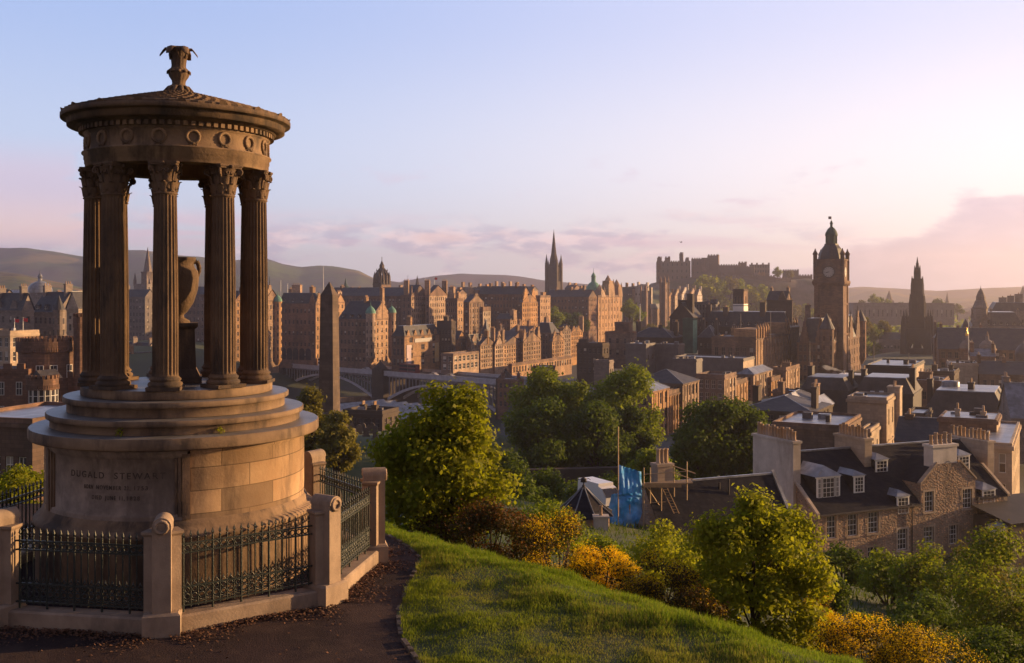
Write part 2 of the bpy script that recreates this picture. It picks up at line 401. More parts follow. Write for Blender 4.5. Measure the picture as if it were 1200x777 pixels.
# grass: short turf on the lawn, longer and greener tufts along its brow
def grass():
    r = np.random.default_rng(3); N = 520000
    X = r.uniform(-3.5, 6.5, N); Y = r.uniform(10.5, 21.5, N)
    keep = [];Z = []
    tuft = []
    for x, y in zip(X, Y):
        px = 600 + F * x / y
        s = screst(x, y); d = x - xe(y)
        ok = d > 0.02 and -9 < s < 2.2 and 440 < px < 1010
        keep.append(ok)
        if ok:
            Z.append(ground(x, y)); t = mnoise.noise((x * 1.3, y * 1.3, 1.0)) + .6 * mnoise.noise((x * 4, y * 4, 5.0))
            tuft.append((t, s, d))
    keep = np.array(keep); X = X[keep]; Y = Y[keep]; Z = np.array(Z); tuft = np.array(tuft)
    drop = r.random(len(X)) < np.clip(.75 + tuft[:, 0] * .6, .25, 1); X = X[drop]; Y = Y[drop]; Z = Z[drop]; tuft = tuft[drop]
    brow = np.clip((tuft[:, 1] + 1.6) / 1.6, 0, 1); edge = np.clip(1 - tuft[:, 2] / .25, 0, 1)
    h = r.uniform(.022, .052, len(X)) * (1 + 1.5 * np.clip(tuft[:, 0], -.25, 1)) * (1 + 1.1 * brow + .8 * edge)
    n = len(X); a = r.uniform(0, 6.283, n); lean = r.uniform(0, .9, n)
    tang = unit(np.stack([np.cos(a) * lean, np.sin(a) * lean, np.ones(n)], 1)); nr = unit(np.cross(tang, np.stack([np.sin(a), -np.cos(a), 0 * a], 1)))
    P = np.stack([X, Y, Z], 1) + tang * h[:, None] * .45
    me = scatter_quads('grass', P, nr, tang, r.uniform(.005, .009, n), h, ['grass_blade', 'grass_long'], mi=(r.random(n) < np.clip((tuft[:, 1] + 1.3) / 1.6, .06, .75)))
    tag(link('grass', me), kind='stuff', label='short sunlit grass on the mound beside the path', cat='grass')
grass()

# ================================================================== the round temple
MX, MY, MZ = -5.15, 16.09, 95.64
CAMANG = math.atan2(-MY, -MX)                       # direction from its axis to the camera
temple = empty('round_temple', (MX, MY, MZ), 'round sandstone temple monument with nine fluted columns on a drum with a carved panel', 'monument')
PA0, PA1 = CAMANG - R_(70.0), CAMANG + R_(4.5)      # the carved panel's arc
mb = MB()
mb.lathe([(2.02, -.3), (2.02, .93), (2.035, .95), (2.055, .985), (2.055, 1.02), (2.02, 1.06), (1.965, 1.085), (1.95, 1.13), (1.93, 1.17), (1.905, 1.205)], 96)
mb.build('base', 'monument_stone', temple)
mb = MB()
mb.lathe([(1.905, 1.205), (1.90, 1.22), (1.90, 2.10), (1.93, 2.12), (1.94, 2.165)], 72, 0, 0, 0, PA1, PA0 + 2 * math.pi, uvr=1.9)
mb.build('drum', 'drum_stone', temple)
pan = MB(); pan.lathe([(1.905, 1.205), (1.90, 1.25), (1.90, 1.27), (1.862, 1.285), (1.862, 2.035), (1.885, 2.05), (1.90, 2.07), (1.93, 2.12), (1.94, 2.165)], 30, 0, 0, 0, PA0 + .02, PA1 - .02)
panel = pan.build('inscription_panel', 'panel_stone', temple)
for q0, q1, r_, z0_, z1_ in ((PA0, PA0 + .055, 1.925, 1.21, 2.11), (PA1 - .055, PA1, 1.925, 1.21, 2.11), (PA0 + .06, PA0 + .085, 1.908, 1.25, 2.07), (PA1 - .085, PA1 - .06, 1.908, 1.25, 2.07), (PA0 + .09, PA0 + .106, 1.885, 1.28, 2.04), (PA1 - .106, PA1 - .09, 1.885, 1.28, 2.04)):
    fr = MB(); fr.lathe([(1.84, z0_), (r_, z0_), (r_, z1_), (1.84, z1_)], 3, 0, 0, 0, q0, q1, smooth=False)
    for a in (q0, q1): fr.quad(*[(r * math.cos(a), r * math.sin(a), z) for r, z in ((1.84, z0_), (r_, z0_), (r_, z1_), (1.84, z1_))])
    fr.build('panel_frame', 'monument_stone', temple)
def carved(text, size, zc, angc, width):
    cu = bpy.data.curves.new('t', 'FONT'); cu.body = text; cu.size = size; cu.align_x = 'CENTER'; cu.extrude = 0.004; cu.space_character = 1.35; cu.offset = 0.0004
    o = bpy.data.objects.new('t', cu); col.objects.link(o); bpy.context.view_layer.update()
    dg = bpy.context.evaluated_depsgraph_get(); me = bpy.data.meshes.new_from_object(o.evaluated_get(dg)); bpy.data.objects.remove(o)
    xs = [v.co.x for v in me.vertices]; k = width / (max(xs) - min(xs))
    for v in me.vertices:
        a = angc + v.co.x * k / 1.862; r = 1.8635 + v.co.z
        v.co = (r * math.cos(a), r * math.sin(a), zc + v.co.y)
    me.materials.clear(); me.materials.append(MATS['letter_stone']); me.update(); me.name = 'lettering'
    link('lettering', me, panel)
def pang(px):                                       # angle on the drum seen at a pixel column
    best = min(((abs(600 + F * (MX + 1.86 * math.cos(a)) / (MY + 1.86 * math.sin(a)) - px), a) for a in np.linspace(PA0, PA1, 400)), key=lambda q: q[0]); return best[1]
for txt, x0, x1, zc, sz in (('DUGALD', 84, 122, 1.775, .125), ('STEWART', 134, 194, 1.775, .125), ('BORN', 99, 109, 1.625, .08), ('NOVEMBER', 113, 142, 1.625, .08), ('22,', 146, 153, 1.625, .08), ('1753', 157, 173, 1.625, .08), ('DIED', 108, 119, 1.485, .08), ('JUNE', 123, 136, 1.485, .08), ('11,', 140, 146, 1.485, .08), ('1828', 149, 163, 1.485, .08)):
    a0, a1 = pang(x0), pang(x1); carved(txt, sz, zc, (a0 + a1) / 2, (a1 - a0) * 1.862)

for i, (prof_) in enumerate(([(1.93, 2.16), (2.0, 2.165), (2.07, 2.18), (2.115, 2.19), (2.125, 2.21), (2.125, 2.335), (2.11, 2.35), (1.75, 2.357)],
                             [(1.83, 2.36), (1.83, 2.47), (1.88, 2.48), (1.89, 2.49), (1.89, 2.55), (1.875, 2.56), (1.5, 2.566)],
                             [(1.60, 2.57), (1.60, 2.70), (1.65, 2.71), (1.66, 2.72), (1.66, 2.78), (1.645, 2.79), (1.3, 2.795)],
                             [(1.40, 2.80), (1.41, 2.81), (1.41, 2.92), (1.40, 2.93), (0.0, 2.935)])):
    mb = MB(); mb.lathe(prof_[:-2] + [prof_[-2]], 96, 0); mb.lathe(prof_[-2:], 96, 1)
    o = mb.build('step', ['step_stone', 'ledge_lead'], temple)

# column meshes
def column_meshes():
    zb, zt = 0.0, 3.255
    b = MB(); b.box(-.235, .235, -.235, .235, 0, .05)
    b.lathe([(.23, .05), (.245, .075), (.235, .105), (.205, .12), (.205, .128), (.222, .145), (.218, .165), (.195, .18), (.19, .2)], 24)
    s = MB(); nf = 20
    def fl(t, r, z):
        u = (t * nf / (2 * math.pi)) % 1.0; return r - (.017 * math.sin(math.pi * (u - .14) / .86) ** .8 if u > .14 else 0.0)
    zs = [.2, .24] + [.24 + (2.52) * q / 6 for q in range(1, 7)] + [2.79]
    def rad(z): return .182 - .024 * max(0, (z - .9) / 1.9) ** 1.4
    s.lathe([(rad(z), z) for z in zs], nf * 8, fr=lambda t, r, z: r if z < .22 or z > 2.78 else fl(t, r, z), smooth=False)
    c = MB(); z0 = 2.79
    c.lathe([(.165, z0), (.178, z0 + .012), (.165, z0 + .03), (.152, z0 + .04), (.150, z0 + .2), (.165, z0 + .32), (.20, z0 + .405), (.205, z0 + .41)], 24)
    def leaf(ang, r0, zl, h, w, curl):
        pts = []
        for i in range(7):
            t = i / 6.0; rr = r0 + curl * (t ** 2.6) + .012 * math.sin(t * 3.0); zz = zl + h * math.sin(min(1.0, t * 1.12) * math.pi * .5) - (.05 * h * 3 * max(0, t - .8))
            ww = w * (0.62 + .55 * math.sin(t * math.pi * .8)) * (1 - .55 * t ** 3)
            pts.append((rr, zz, ww))
        vs = []
        for rr, zz, ww in pts:
            for q in (-1, -.45, 0, .45, 1):
                a = ang + q * ww / rr * .5; r2 = rr + (.012 if q == 0 else (.018 if abs(q) == .45 else -.004)); vs.append((r2 * math.cos(a), r2 * math.sin(a), zz - (.012 if abs(q) == 1 else 0)))
        fs = [(i * 5 + j, i * 5 + j + 1, i * 5 + j + 6, i * 5 + j + 5) for i in range(6) for j in range(4)]
        c.add(vs, fs, 0, True)
    for k in range(8): leaf(2 * math.pi * k / 8, .158, z0 + .04, .15, .12, .055)
    for k in range(8): leaf(2 * math.pi * (k + .5) / 8, .158, z0 + .08, .235, .11, .07)
    for k in range(4):
        a = math.pi / 4 + k * math.pi / 2; d = Vector((math.cos(a), math.sin(a), 0)); sd_ = Vector((-math.sin(a), math.cos(a), 0))
        c.torus(d * .238 + Vector((0, 0, z0 + .365)), sd_, .033, .02, 12, 6); c.ball(d * .238 + Vector((0, 0, z0 + .365)), .022, n=8, k=5)
        c.path([d * .16 + Vector((0, 0, z0 + .2)), d * .2 + Vector((0, 0, z0 + .33)), d * .245 + Vector((0, 0, z0 + .4))], [.02, .02, .014], 6)
        for q in (-1, 1):
            e = Vector((math.cos(a + q * math.pi / 4 * .72), math.sin(a + q * math.pi / 4 * .72), 0)); c.torus(e * .175 + Vector((0, 0, z0 + .35)), e, .024, .012, 10, 5)
        e = Vector((math.cos(a + math.pi / 4), math.sin(a + math.pi / 4), 0)); c.ball(e * .215 + Vector((0, 0, z0 + .435)), .028, n=8, k=6)
    ab = []
    for k in range(4):                              # abacus with hollow sides
        a = math.pi / 4 + k * math.pi / 2
        for da, r in ((-.07, .285), (.07, .285), (.35, .232), (.785, .205), (1.22, .232)): ab.append((r * math.cos(a + da), r * math.sin(a + da)))
    n = len(ab)
    for za, zc_, sx in ((z0 + .41, z0 + .437, .94), (z0 + .437, z0 + .465, 1.0)):
        vs = [(x * sx, y * sx, za) for x, y in ab] + [(x * sx, y * sx, zc_) for x, y in ab]
        c.add(vs, [(i, (i + 1) % n, n + (i + 1) % n, n + i) for i in range(n)] + [tuple(range(n, 2 * n)), tuple(reversed(range(n)))], 0)
    return b.mesh('column_base', 'column_stone'), s.mesh('column_shaft', 'column_stone'), c.mesh('capital', 'column_stone')
cb, cs, cc = column_meshes()
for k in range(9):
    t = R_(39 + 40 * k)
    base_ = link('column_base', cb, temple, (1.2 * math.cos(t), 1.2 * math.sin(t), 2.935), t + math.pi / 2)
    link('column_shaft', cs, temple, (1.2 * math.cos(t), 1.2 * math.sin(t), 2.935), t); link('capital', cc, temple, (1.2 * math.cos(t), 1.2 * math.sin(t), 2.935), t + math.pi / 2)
mb = MB()
mb.lathe([(1.0, 6.19), (1.33, 6.19), (1.345, 6.20), (1.345, 6.25), (1.355, 6.253), (1.355, 6.315), (1.366, 6.318), (1.366, 6.385), (1.395, 6.40), (1.395, 6.415), (1.345, 6.43)], 96)
mb.lathe([(1.0, 6.19), (0.98, 6.45), (0.0, 6.47)], 48)
mb.build('architrave', 'monument_stone', temple)
mb = MB(); mb.lathe([(1.345, 6.43), (1.335, 6.45), (1.335, 6.655), (1.36, 6.67), (1.375, 6.69), (1.375, 6.70)], 96); mb.build('frieze', 'monument_stone', temple)
mb = MB(); mb.torus((0, 0, 0), (0, 1, 0), .088, .021, 28, 6, fr=lambda i: 1.0 + .35 * (i % 2)); mb.ball((0, -.012, -.095), .026, .02, .02, 8, 5)
for q in (-1, 1): mb.path([(q * .01, -.012, -.1), (q * .05, -.014, -.125), (q * .06, -.012, -.09)], [.010, .009, .006], 5)
wm = mb.mesh('wreath', 'monument_stone')
for k in range(18):
    t = R_(39 - 70 + 20 * k + 7); link('wreath', wm, temple, (1.343 * math.cos(t), 1.343 * math.sin(t), 6.555), t + math.pi / 2)
mb = MB(); nd = 84
mb.lathe([(1.375, 6.70), (1.385, 6.70), (1.385, 6.77)], 96)
for k in range(nd):
    T = Matrix.Rotation(2 * math.pi * k / nd, 4, 'Z'); mb.box(1.38, 1.435, -.03, .03, 6.703, 6.768, 0, T)
mb.build('dentil_band', 'monument_stone', temple)
mb = MB(); mb.lathe([(1.385, 6.768), (1.45, 6.77), (1.47, 6.79), (1.50, 6.80), (1.565, 6.805), (1.57, 6.81), (1.60, 6.815), (1.60, 6.895), (1.607, 6.90), (1.62, 6.912), (1.675, 6.918), (1.69, 6.925), (1.69, 6.985), (1.68, 6.992), (1.60, 7.0)], 96)
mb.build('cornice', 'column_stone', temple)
mb = MB()
rows = 9; pr = []
for i in range(rows + 1):
    u = i / rows; pr.append((1.66 - 1.46 * u, 7.0 + .40 * u ** .92))
for i in range(rows):
    (ra, za), (rb, zb_) = pr[i], pr[i + 1]
    nt_ = 54
    mb.lathe([(ra + .012, za - .004), (ra + .012, za + .022), (rb, zb_ + .004)], nt_ * 2, fr=lambda t, r, z, ra=ra, i=i: r - (.02 if int(round((t) / (2 * math.pi) * nt_ * 2)) % 2 == i % 2 and r > ra else 0.0), smooth=False)
mb.lathe([(.24, 7.385), (.2, 7.43), (0, 7.44)], 24)
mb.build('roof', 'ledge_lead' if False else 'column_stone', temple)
mb = MB()
mb.add([(-.075, 0, 0), (.075, 0, 0), (.085, -.01, .035), (.06, -.02, .085), (0, -.025, .11), (-.06, -.02, .085), (-.085, -.01, .035), (-.075, .05, 0), (.075, .05, 0), (.06, .05, .05), (0, .05, .07), (-.06, .05, .05)],
       ((0, 1, 2, 3, 4, 5, 6), (1, 8, 9, 3, 2), (3, 9, 10, 4), (4, 10, 11, 5), (5, 11, 7, 0, 6), (7, 11, 10, 9, 8)))
am = mb.mesh('antefix', 'column_stone')
for k in range(18):
    t = R_(20 * k + 9); link('antefix', am, temple, (1.665 * math.cos(t), 1.665 * math.sin(t), 6.985), t + math.pi / 2, (.75, 1, .55))
mb = MB()
def fluted(t, r, z): return r * (1 - .10 * abs(math.sin(t * 6))) if 7.5 < z < 8.06 else r
mb.lathe([(.22, 7.42), (.17, 7.45), (.12, 7.50), (.10, 7.55), (.11, 7.60), (.15, 7.66), (.165, 7.70), (.15, 7.76), (.115, 7.79), (.11, 7.83), (.12, 7.92), (.135, 8.02), (.15, 8.08), (.12, 8.11), (0, 8.12)], 36, fr=fluted)
def sprout(a, r0, z0, h, out, w, drop):
    vs = []
    for i in range(7):
        t = i / 6; rr = r0 + out * t ** 1.7; zz = z0 + h * math.sin(t * math.pi * .62) - drop * max(0, t - .6) * 2.2; ww = w * (1 - .35 * t) * (1.0 if t < .95 else .5)
        for q in (-1, 0, 1): vs.append((rr * math.cos(a) - q * ww * math.sin(a), rr * math.sin(a) + q * ww * math.cos(a), zz - (.012 if q else 0)))
        for q in (1, 0, -1): vs.append((rr * math.cos(a) - q * ww * math.sin(a), rr * math.sin(a) + q * ww * math.cos(a), zz - .03))
    fs = [(i * 6 + j, i * 6 + (j + 1) % 6, i * 6 + 6 + (j + 1) % 6, i * 6 + 6 + j) for i in range(6) for j in range(6)] + [(36, 37, 38, 39, 40, 41)]
    mb.add(vs, fs, 0, True)
for k in range(6): sprout(R_(60 * k + 12), .11, 7.96, .17, .17, .085, .14)
for k in range(10): sprout(R_(36 * k), .13, 7.68, .08, .055, .04, .03)
for k in range(12): sprout(R_(30 * k), .10, 7.47, .05, .13, .045, .10)
mb.build('finial', 'column_stone', temple)

# the urn stands inside the ring of columns
urn = empty('stone_urn', (MX + .01, MY, MZ + 2.936), 'tall two-handled stone urn on a pedestal inside the ring of columns', 'urn', scale=(.92, .92, 1))
mb = MB(); mb.box(-.36, .36, -.36, .36, 0, .10); mb.taper(-.33, .33, -.33, .33, .10, .22, .06); mb.taper(-.27, .27, -.27, .27, .22, .82, .025)
mb.taper(-.245, .245, -.245, .245, .82, .87, -.055); mb.box(-.3, .3, -.3, .3, .87, .92); mb.build('pedestal', 'column_stone', urn, rz=R_(17))
mb = MB(); mb.lathe([(.17, .92), (.17, .95), (.08, 1.0), (.07, 1.04), (.13, 1.09), (.23, 1.23), (.295, 1.42), (.315, 1.60), (.30, 1.72), (.24, 1.78), (.225, 1.85), (.265, 1.89), (.265, 1.93), (0, 1.94)], 36)
mb.build('vessel', 'column_stone', urn)
for q in (-1, 1):
    mb = MB(); mb.path([(q * .22, 0, 1.86), (q * .285, 0, 1.87), (q * .315, 0, 1.82), (q * .33, 0, 1.74), (q * .30, 0, 1.64)], [.035, .035, .038, .036, .03], 8); mb.build('handle', 'column_stone', urn, rz=R_(30))

# tufts that have rooted in the joints of the steps
for i, (ang, z, r) in enumerate(((CAMANG - .42, 2.36, 1.86), (CAMANG + .30, 2.36, 1.86))):
    rr = np.random.default_rng(i); n = 60; d = unit(rr.normal(size=(n, 3))); P = d * rr.uniform(.02, .075, (n, 1))
    me = scatter_quads('weed', P, unit(d + rr.normal(size=(n, 3)) * .5), unit(np.cross(d, rr.normal(size=(n, 3)))), .02, .035, 'leaf_spring')
    o = link('weed', me, None, (MX + r * math.cos(ang), MY + r * math.sin(ang), MZ + z + .05))
    tag(o, ('small green weed rooted on the temple steps left of the carved panel top middle', 'small green weed rooted on the temple steps right of the carved panel')[i], 'weed')

# ================================================================== railing enclosure
EX, EY, ER = -5.10, 16.10, 2.95
fence = empty('railing_enclosure', (EX, EY, MZ), 'octagonal enclosure of black iron railings between carved stone posts on a stone kerb', 'railing')
mb = MB()
mb.taper(-.23, .23, -.21, .21, -.3, .27, .0); mb.taper(-.23, .23, -.21, .21, .27, .30, .03)
mb.box(-.115, .115, -.17, .17, .30, 1.385)
prf = [(.118 * math.cos(R_(a)), 1.385 + .118 * math.sin(R_(a))) for a in range(0, 181, 15)]
n = len(prf); vs = [(x, y, z) for y in (-.185, .185) for x, z in prf]
mb.add(vs, [(i, i + 1, n + i + 1, n + i) for i in range(n - 1)], 0, True); mb.add(vs[:n], (tuple(range(n)),)); mb.add(vs[n:], (tuple(reversed(range(n))),))
for q in (-1, 1):
    T = Matrix.Rotation(-q * R_(22.5), 4, 'Z')
    mb.box(min(q * .06, q * .205), max(q * .06, q * .205), -.105, .105, .29, 1.24, 0, T)
    mb.taper(min(q * .06, q * .205), max(q * .06, q * .205), -.105, .105, 1.24, 1.275, -.025, 0, T); mb.box(min(q * .06, q * .23), max(q * .06, q * .23), -.13, .13, 1.275, 1.305, 0, T)
pm_ = mb.mesh('post', 'kerb_stone')
mb = MB(); mb.torus((0, 0, 0), (0, 1, 0), .075, .019, 22, 6, fr=lambda i: 1 + .3 * (i % 2)); rm = mb.mesh('wreath', 'kerb_stone')
L = 2 * ER * math.sin(R_(22.5)); AP = ER * math.cos(R_(22.5)); half = L / 2 - .21
mb = MB(); mb.box(-L / 2 + .19, L / 2 - .19, -.14, .14, -.3, .20); mb.taper(-L / 2 + .19, L / 2 - .19, -.14, .14, .20, .225, 0, 0, None, .025); km = mb.mesh('kerb', 'kerb_stone')
mb = MB(); nb = 19
for i in range(nb):
    x = -half + .05 + (2 * half - .1) * i / (nb - 1); big = i % 4 == 2; r = .015 if big else .0105
    mb.tube((x, 0, .225 if big else .28), (x, 0, 1.17), r, r, 6)
    mb.cone((x, 0, 1.205), .021, .065, 4); mb.cone((x, 0, 1.205), .021, -.03, 4); mb.ball((x, 0, 1.165), .016, n=6, k=4)
    if i < nb - 1:
        xm = x + (half - .05) / (nb - 1)
        for zc, rr in ((1.04, .036), (.415, .036), (.50, .03)): mb.torus((xm, 0, zc), (0, 1, 0), rr, .0095, 10, 4)
        for s_ in (-1, 1): mb.tube((xm - s_ * .045, 0, .33), (xm + s_ * .045, 0, .37), .008, .008, 4); mb.tube((xm - s_ * .045, 0, .545), (xm, 0, .60), .008, .008, 4)
        mb.cone((xm, 0, .60), .015, .045, 4)
for z in (.31, .545, .985, 1.10): mb.box(-half, half, -.014, .014, z - .010, z + .010)
gm = mb.mesh('railing_panel', 'black_iron')
for k in range(8):
    t = R_(-77 + 45 * k); p = link('post', pm_, fence, (ER * math.cos(t), ER * math.sin(t), 0), t - math.pi / 2); link('wreath', rm, p, (0, .187, 1.385))
    t += R_(22.5); link('kerb', km, fence, (AP * math.cos(t), AP * math.sin(t), 0), t - math.pi / 2); link('railing_panel', gm, fence, (AP * math.cos(t), AP * math.sin(t), 0), t - math.pi / 2)
# gravel floor inside and drifts of dead leaves outside the kerb
mb = MB(); mb.add([((ER - .1) * math.cos(R_(-77 + 45 * k)) + EX, (ER - .1) * math.sin(R_(-77 + 45 * k)) + EY, 95.70) for k in range(8)], (tuple(range(8)),)); tag(mb.build('paving', 'path_tarmac'), kind='structure')
r = np.random.default_rng(9); P = []
for k in (6, 7, 0, 1, 2):
    a, b = R_(-77 + 45 * k), R_(-32 + 45 * k)
    A_ = np.array([EX + ER * math.cos(a), EY + ER * math.sin(a)]); B_ = np.array([EX + ER * math.cos(b), EY + ER * math.sin(b)]); nn = np.array([math.cos((a + b) / 2), math.sin((a + b) / 2)])
    m_ = 1300; t = r.random(m_); o = .15 + np.abs(r.normal(0, .16, m_)) * (1.25 + .7 * np.sin(t * 9)) ; q = A_ + (B_ - A_) * t[:, None] + nn * o[:, None]
    P.append(np.c_[q, 95.655 + r.random(m_) * .03 * np.clip(1.4 - o * 2, .2, 1)])
P = np.concatenate(P); P2 = np.c_[r.uniform(-6, -1.2, 900), r.uniform(11.6, 18, 900), np.full(900, 95.652)][:420]
P2 = P2[[p[0] < xe(p[1]) and math.hypot(p[0] - EX, p[1] - EY) > 3.1 for p in P2]]
P = np.r_[P, P2]; n = len(P); nr = unit(np.c_[r.normal(0, .45, (n, 2)), np.ones(n)]); tg = unit(np.cross(nr, r.normal(size=(n, 3))))
tag(link('leaf_litter', scatter_quads('leaf_litter', P, nr, tg, r.uniform(.014, .036, n), r.uniform(.02, .055, n), 'dead_leaf')), kind='stuff', label='brown dead leaves drifted along the stone kerb', cat='leaf litter')
# ================================================================== city materials
mat('stone_gold_lit', (0.44, 0.285, 0.175), 0.9, (0.30, 0.19, 0.12), 0.22, 0.0, rnd=.45, brick=(1.1, .42, .03, .55, False), stain=((0.10, .075, .06), .16, .5))  # golden tone for sun-facing stone; the sunlight is put into the colour
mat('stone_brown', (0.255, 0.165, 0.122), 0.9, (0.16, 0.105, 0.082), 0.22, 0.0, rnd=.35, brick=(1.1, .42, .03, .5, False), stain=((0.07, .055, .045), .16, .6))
mat('stone_grey', (0.25, 0.21, 0.19), 0.9, (0.18, 0.15, 0.135), 0.22, rnd=.3, brick=(1.1, .42, .03, .45, False))
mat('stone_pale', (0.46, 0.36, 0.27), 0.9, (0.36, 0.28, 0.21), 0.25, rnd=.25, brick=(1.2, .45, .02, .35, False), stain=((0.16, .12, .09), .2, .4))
mat('stone_dark', (0.10, 0.075, 0.06), 0.92, (0.06, 0.048, 0.04), 0.3, rnd=.3)
mat('harl_white', (0.60, 0.53, 0.47), 0.92, (0.46, 0.40, 0.35), 0.5, .2, 20, rnd=.15, stain=((0.22, .17, .13), .35, .5))
mat('slate', (0.03, 0.03, 0.04), 0.6, (0.055, 0.05, 0.055), 0.4, rnd=.4, spec=.4, brick=(.9, .4, .03, .6, False), stain=((.08, .07, .06), .35, .5))
mat('slate_red', (0.15, 0.075, 0.055), 0.8, (0.10, 0.05, 0.04), 0.4, rnd=.3)
mat('lead_flat', (0.26, 0.27, 0.30), 0.34, (0.13, 0.13, 0.145), 0.5, spec=.55, rnd=.3, stain=((.09, .085, .085), .5, .7))
mat('pale_flat', (0.5, 0.5, 0.52), 0.4, (0.30, 0.30, 0.32), 0.5, spec=.5, stain=((.16, .15, .15), .45, .65))
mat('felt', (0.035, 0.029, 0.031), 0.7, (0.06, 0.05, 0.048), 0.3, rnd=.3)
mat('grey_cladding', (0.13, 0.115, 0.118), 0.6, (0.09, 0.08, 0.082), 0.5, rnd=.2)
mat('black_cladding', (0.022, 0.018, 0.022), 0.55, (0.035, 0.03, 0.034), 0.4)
mat('copper', (0.16, 0.34, 0.25), 0.7, (0.10, 0.22, 0.17), 0.8)
mat('copper_dark', (0.05, 0.10, 0.075), 0.7, (0.035, 0.06, 0.05), 0.5)
mat('gold_leaf', (0.75, 0.45, 0.10), 0.3, metal=.8)
mat('white_paint', (0.78, 0.75, 0.70), 0.5)
mat('clock_face', (0.42, 0.38, 0.34), 0.5)
mat('window_glass', (0.025, 0.024, 0.03), 0.12, (0.06, 0.055, 0.06), 0.35, spec=.6, rnd=.5)
mat('frame_grey', (0.22, 0.18, 0.15), 0.7)
mat('terracotta', (0.44, 0.29, 0.18), 0.85, (0.30, 0.20, 0.13), 1.5, rnd=.4)
mat('bridge_paint', (0.50, 0.49, 0.54), 0.6, (0.38, 0.37, 0.41), 0.6)
mat('bridge_iron', (0.26, 0.25, 0.28), 0.6, (0.18, 0.175, 0.19), 0.6)
mat('asphalt', (0.05, 0.048, 0.048), 0.9, (0.065, 0.06, 0.06), 0.5)
mat('steel', (0.3, 0.28, 0.26), 0.4, metal=.6)
mat('rock', (0.16, 0.115, 0.085), 0.95, (0.09, 0.07, 0.055), 0.06, stain=((0.055, .06, .025), .03, .7))
mat('red_cloth', (0.6, 0.05, 0.05), 0.8)
mat('banner_pink', (0.62, 0.48, 0.48), 0.8, (0.45, 0.36, 0.40), .5)
mat('banner_gold', (0.62, 0.42, 0.16), 0.8, (0.5, 0.4, 0.25), .5)
mat('sign_grey', (0.40, 0.38, 0.36), 0.7)
mat('car_paint', (0.35, 0.33, 0.33), 0.3, rnd=1.0, spec=.6)
mat('tyre', (0.02, 0.02, 0.02), 0.9)

# ================================================================== hills
def hill(name, pts, Y, depth, base_y, ca, cb_, seed, cc_=None, nscale=.0016):
    """a ridge seen along pts (pixel outline) at distance Y, rising over depth"""
    xs = np.arange(pts[0][0], pts[-1][0] + 1, 6.0); top = np.interp(xs, [p[0] for p in pts], [p[1] for p in pts])
    v = []; f = []; K = 26
    for i, (px, py) in enumerate(zip(xs, top)):
        for j in range(K + 1):
            u = j / K * 1.45; yy = Y - depth + depth * u
            zt = CAMZ + (HY - py) / F * Y; zb = CAMZ + (HY - base_y) / F * Y
            prof_h = sst(u, 0, 1.0) if u <= 1 else 1 - .6 * sst(u, 1, 1.45)
            X = (px - 600) / F * yy
            nz = mnoise.fractal((X * .0022 + seed, yy * .0022, seed), .8, 2.1, 5) * 26 * (Y / 3400) * math.sin(min(1, u) * math.pi) ** 1
            gully = -abs(mnoise.noise((X * .004 + seed, yy * .0012, seed * 2))) * 40 * (Y / 3400) * math.sin(min(1, u) * math.pi)
            v.append((X, yy, zb + (zt - zb) * prof_h + nz + gully))
    for i in range(len(xs) - 1):
        for j in range(K): f.append((i * (K + 1) + j, (i + 1) * (K + 1) + j, (i + 1) * (K + 1) + j + 1, i * (K + 1) + j + 1))
    me = bpy.data.meshes.new(name); me.from_pydata(v, [], f)
    for q in me.polygons: q.use_smooth = True
    m = bpy.data.materials.new(name); m.use_nodes = True; k = NT(m.node_tree); p = k.n['Principled BSDF']; t = k.node('ShaderNodeTexCoord')
    c = k.mix(k.step(k.noise(t.outputs['Object'], nscale, 7.0, .62), .40, .60), c4(ca), c4(cb_))
    c = k.mix(k.math('MULTIPLY', k.step(k.noise(t.outputs['Object'], nscale * 9, 6.0, .7), .50, .60), .7), c, c4((0.03, 0.04, 0.018)))
    c = k.mix(k.math('MULTIPLY', k.step(k.noise(t.outputs['Object'], nscale * 1.1, 3.0, .5, 1.5), .52, .58), .55), c, c4((0.05, 0.045, 0.055)))
    if cc_: c = k.mix(k.step(k.noise(t.outputs['Object'], nscale * 2.3, 6.0, .6), .52, .62), c, c4(cc_))
    k.put(p.inputs['Base Color'], c); p.inputs['Roughness'].default_value = 1; p.inputs['Specular IOR Level'].default_value = 0
    me.materials.append(m); tag(link(name, me), kind='structure')
GRN, HTH, GRS = (0.085, 0.115, 0.03), (0.06, 0.036, 0.04), (0.20, 0.15, 0.05)
hill('hills', [(-90, 300), (0, 292), (30, 291), (62, 295), (100, 301), (128, 299), (150, 293), (168, 293), (200, 298), (260, 306), (312, 303), (330, 309), (352, 313), (375, 311), (392, 312), (420, 317), (440, 327), (470, 331), (520, 331), (560, 336), (640, 345)], 3400, 1100, 352, GRN, HTH, 1.3, GRS)
hill('hill_near', [(-90, 320), (0, 319), (20, 320), (50, 327), (80, 333), (110, 341), (160, 352)], 1900, 500, 352, GRS, GRN, 4.1, (0.20, .13, .05), .004)
hill('hill_far', [(430, 340), (480, 328), (512, 323), (545, 321), (580, 322), (610, 324), (640, 329), (700, 334), (760, 338), (830, 342)], 4100, 800, 348, GRN, HTH, 7.7, GRS)
hill('hill_low', [(600, 342), (900, 342), (970, 339), (1010, 336), (1050, 338), (1100, 341), (1150, 338), (1200, 336), (1300, 333)], 4300, 900, 352, GRN, HTH, 9.2, GRS)

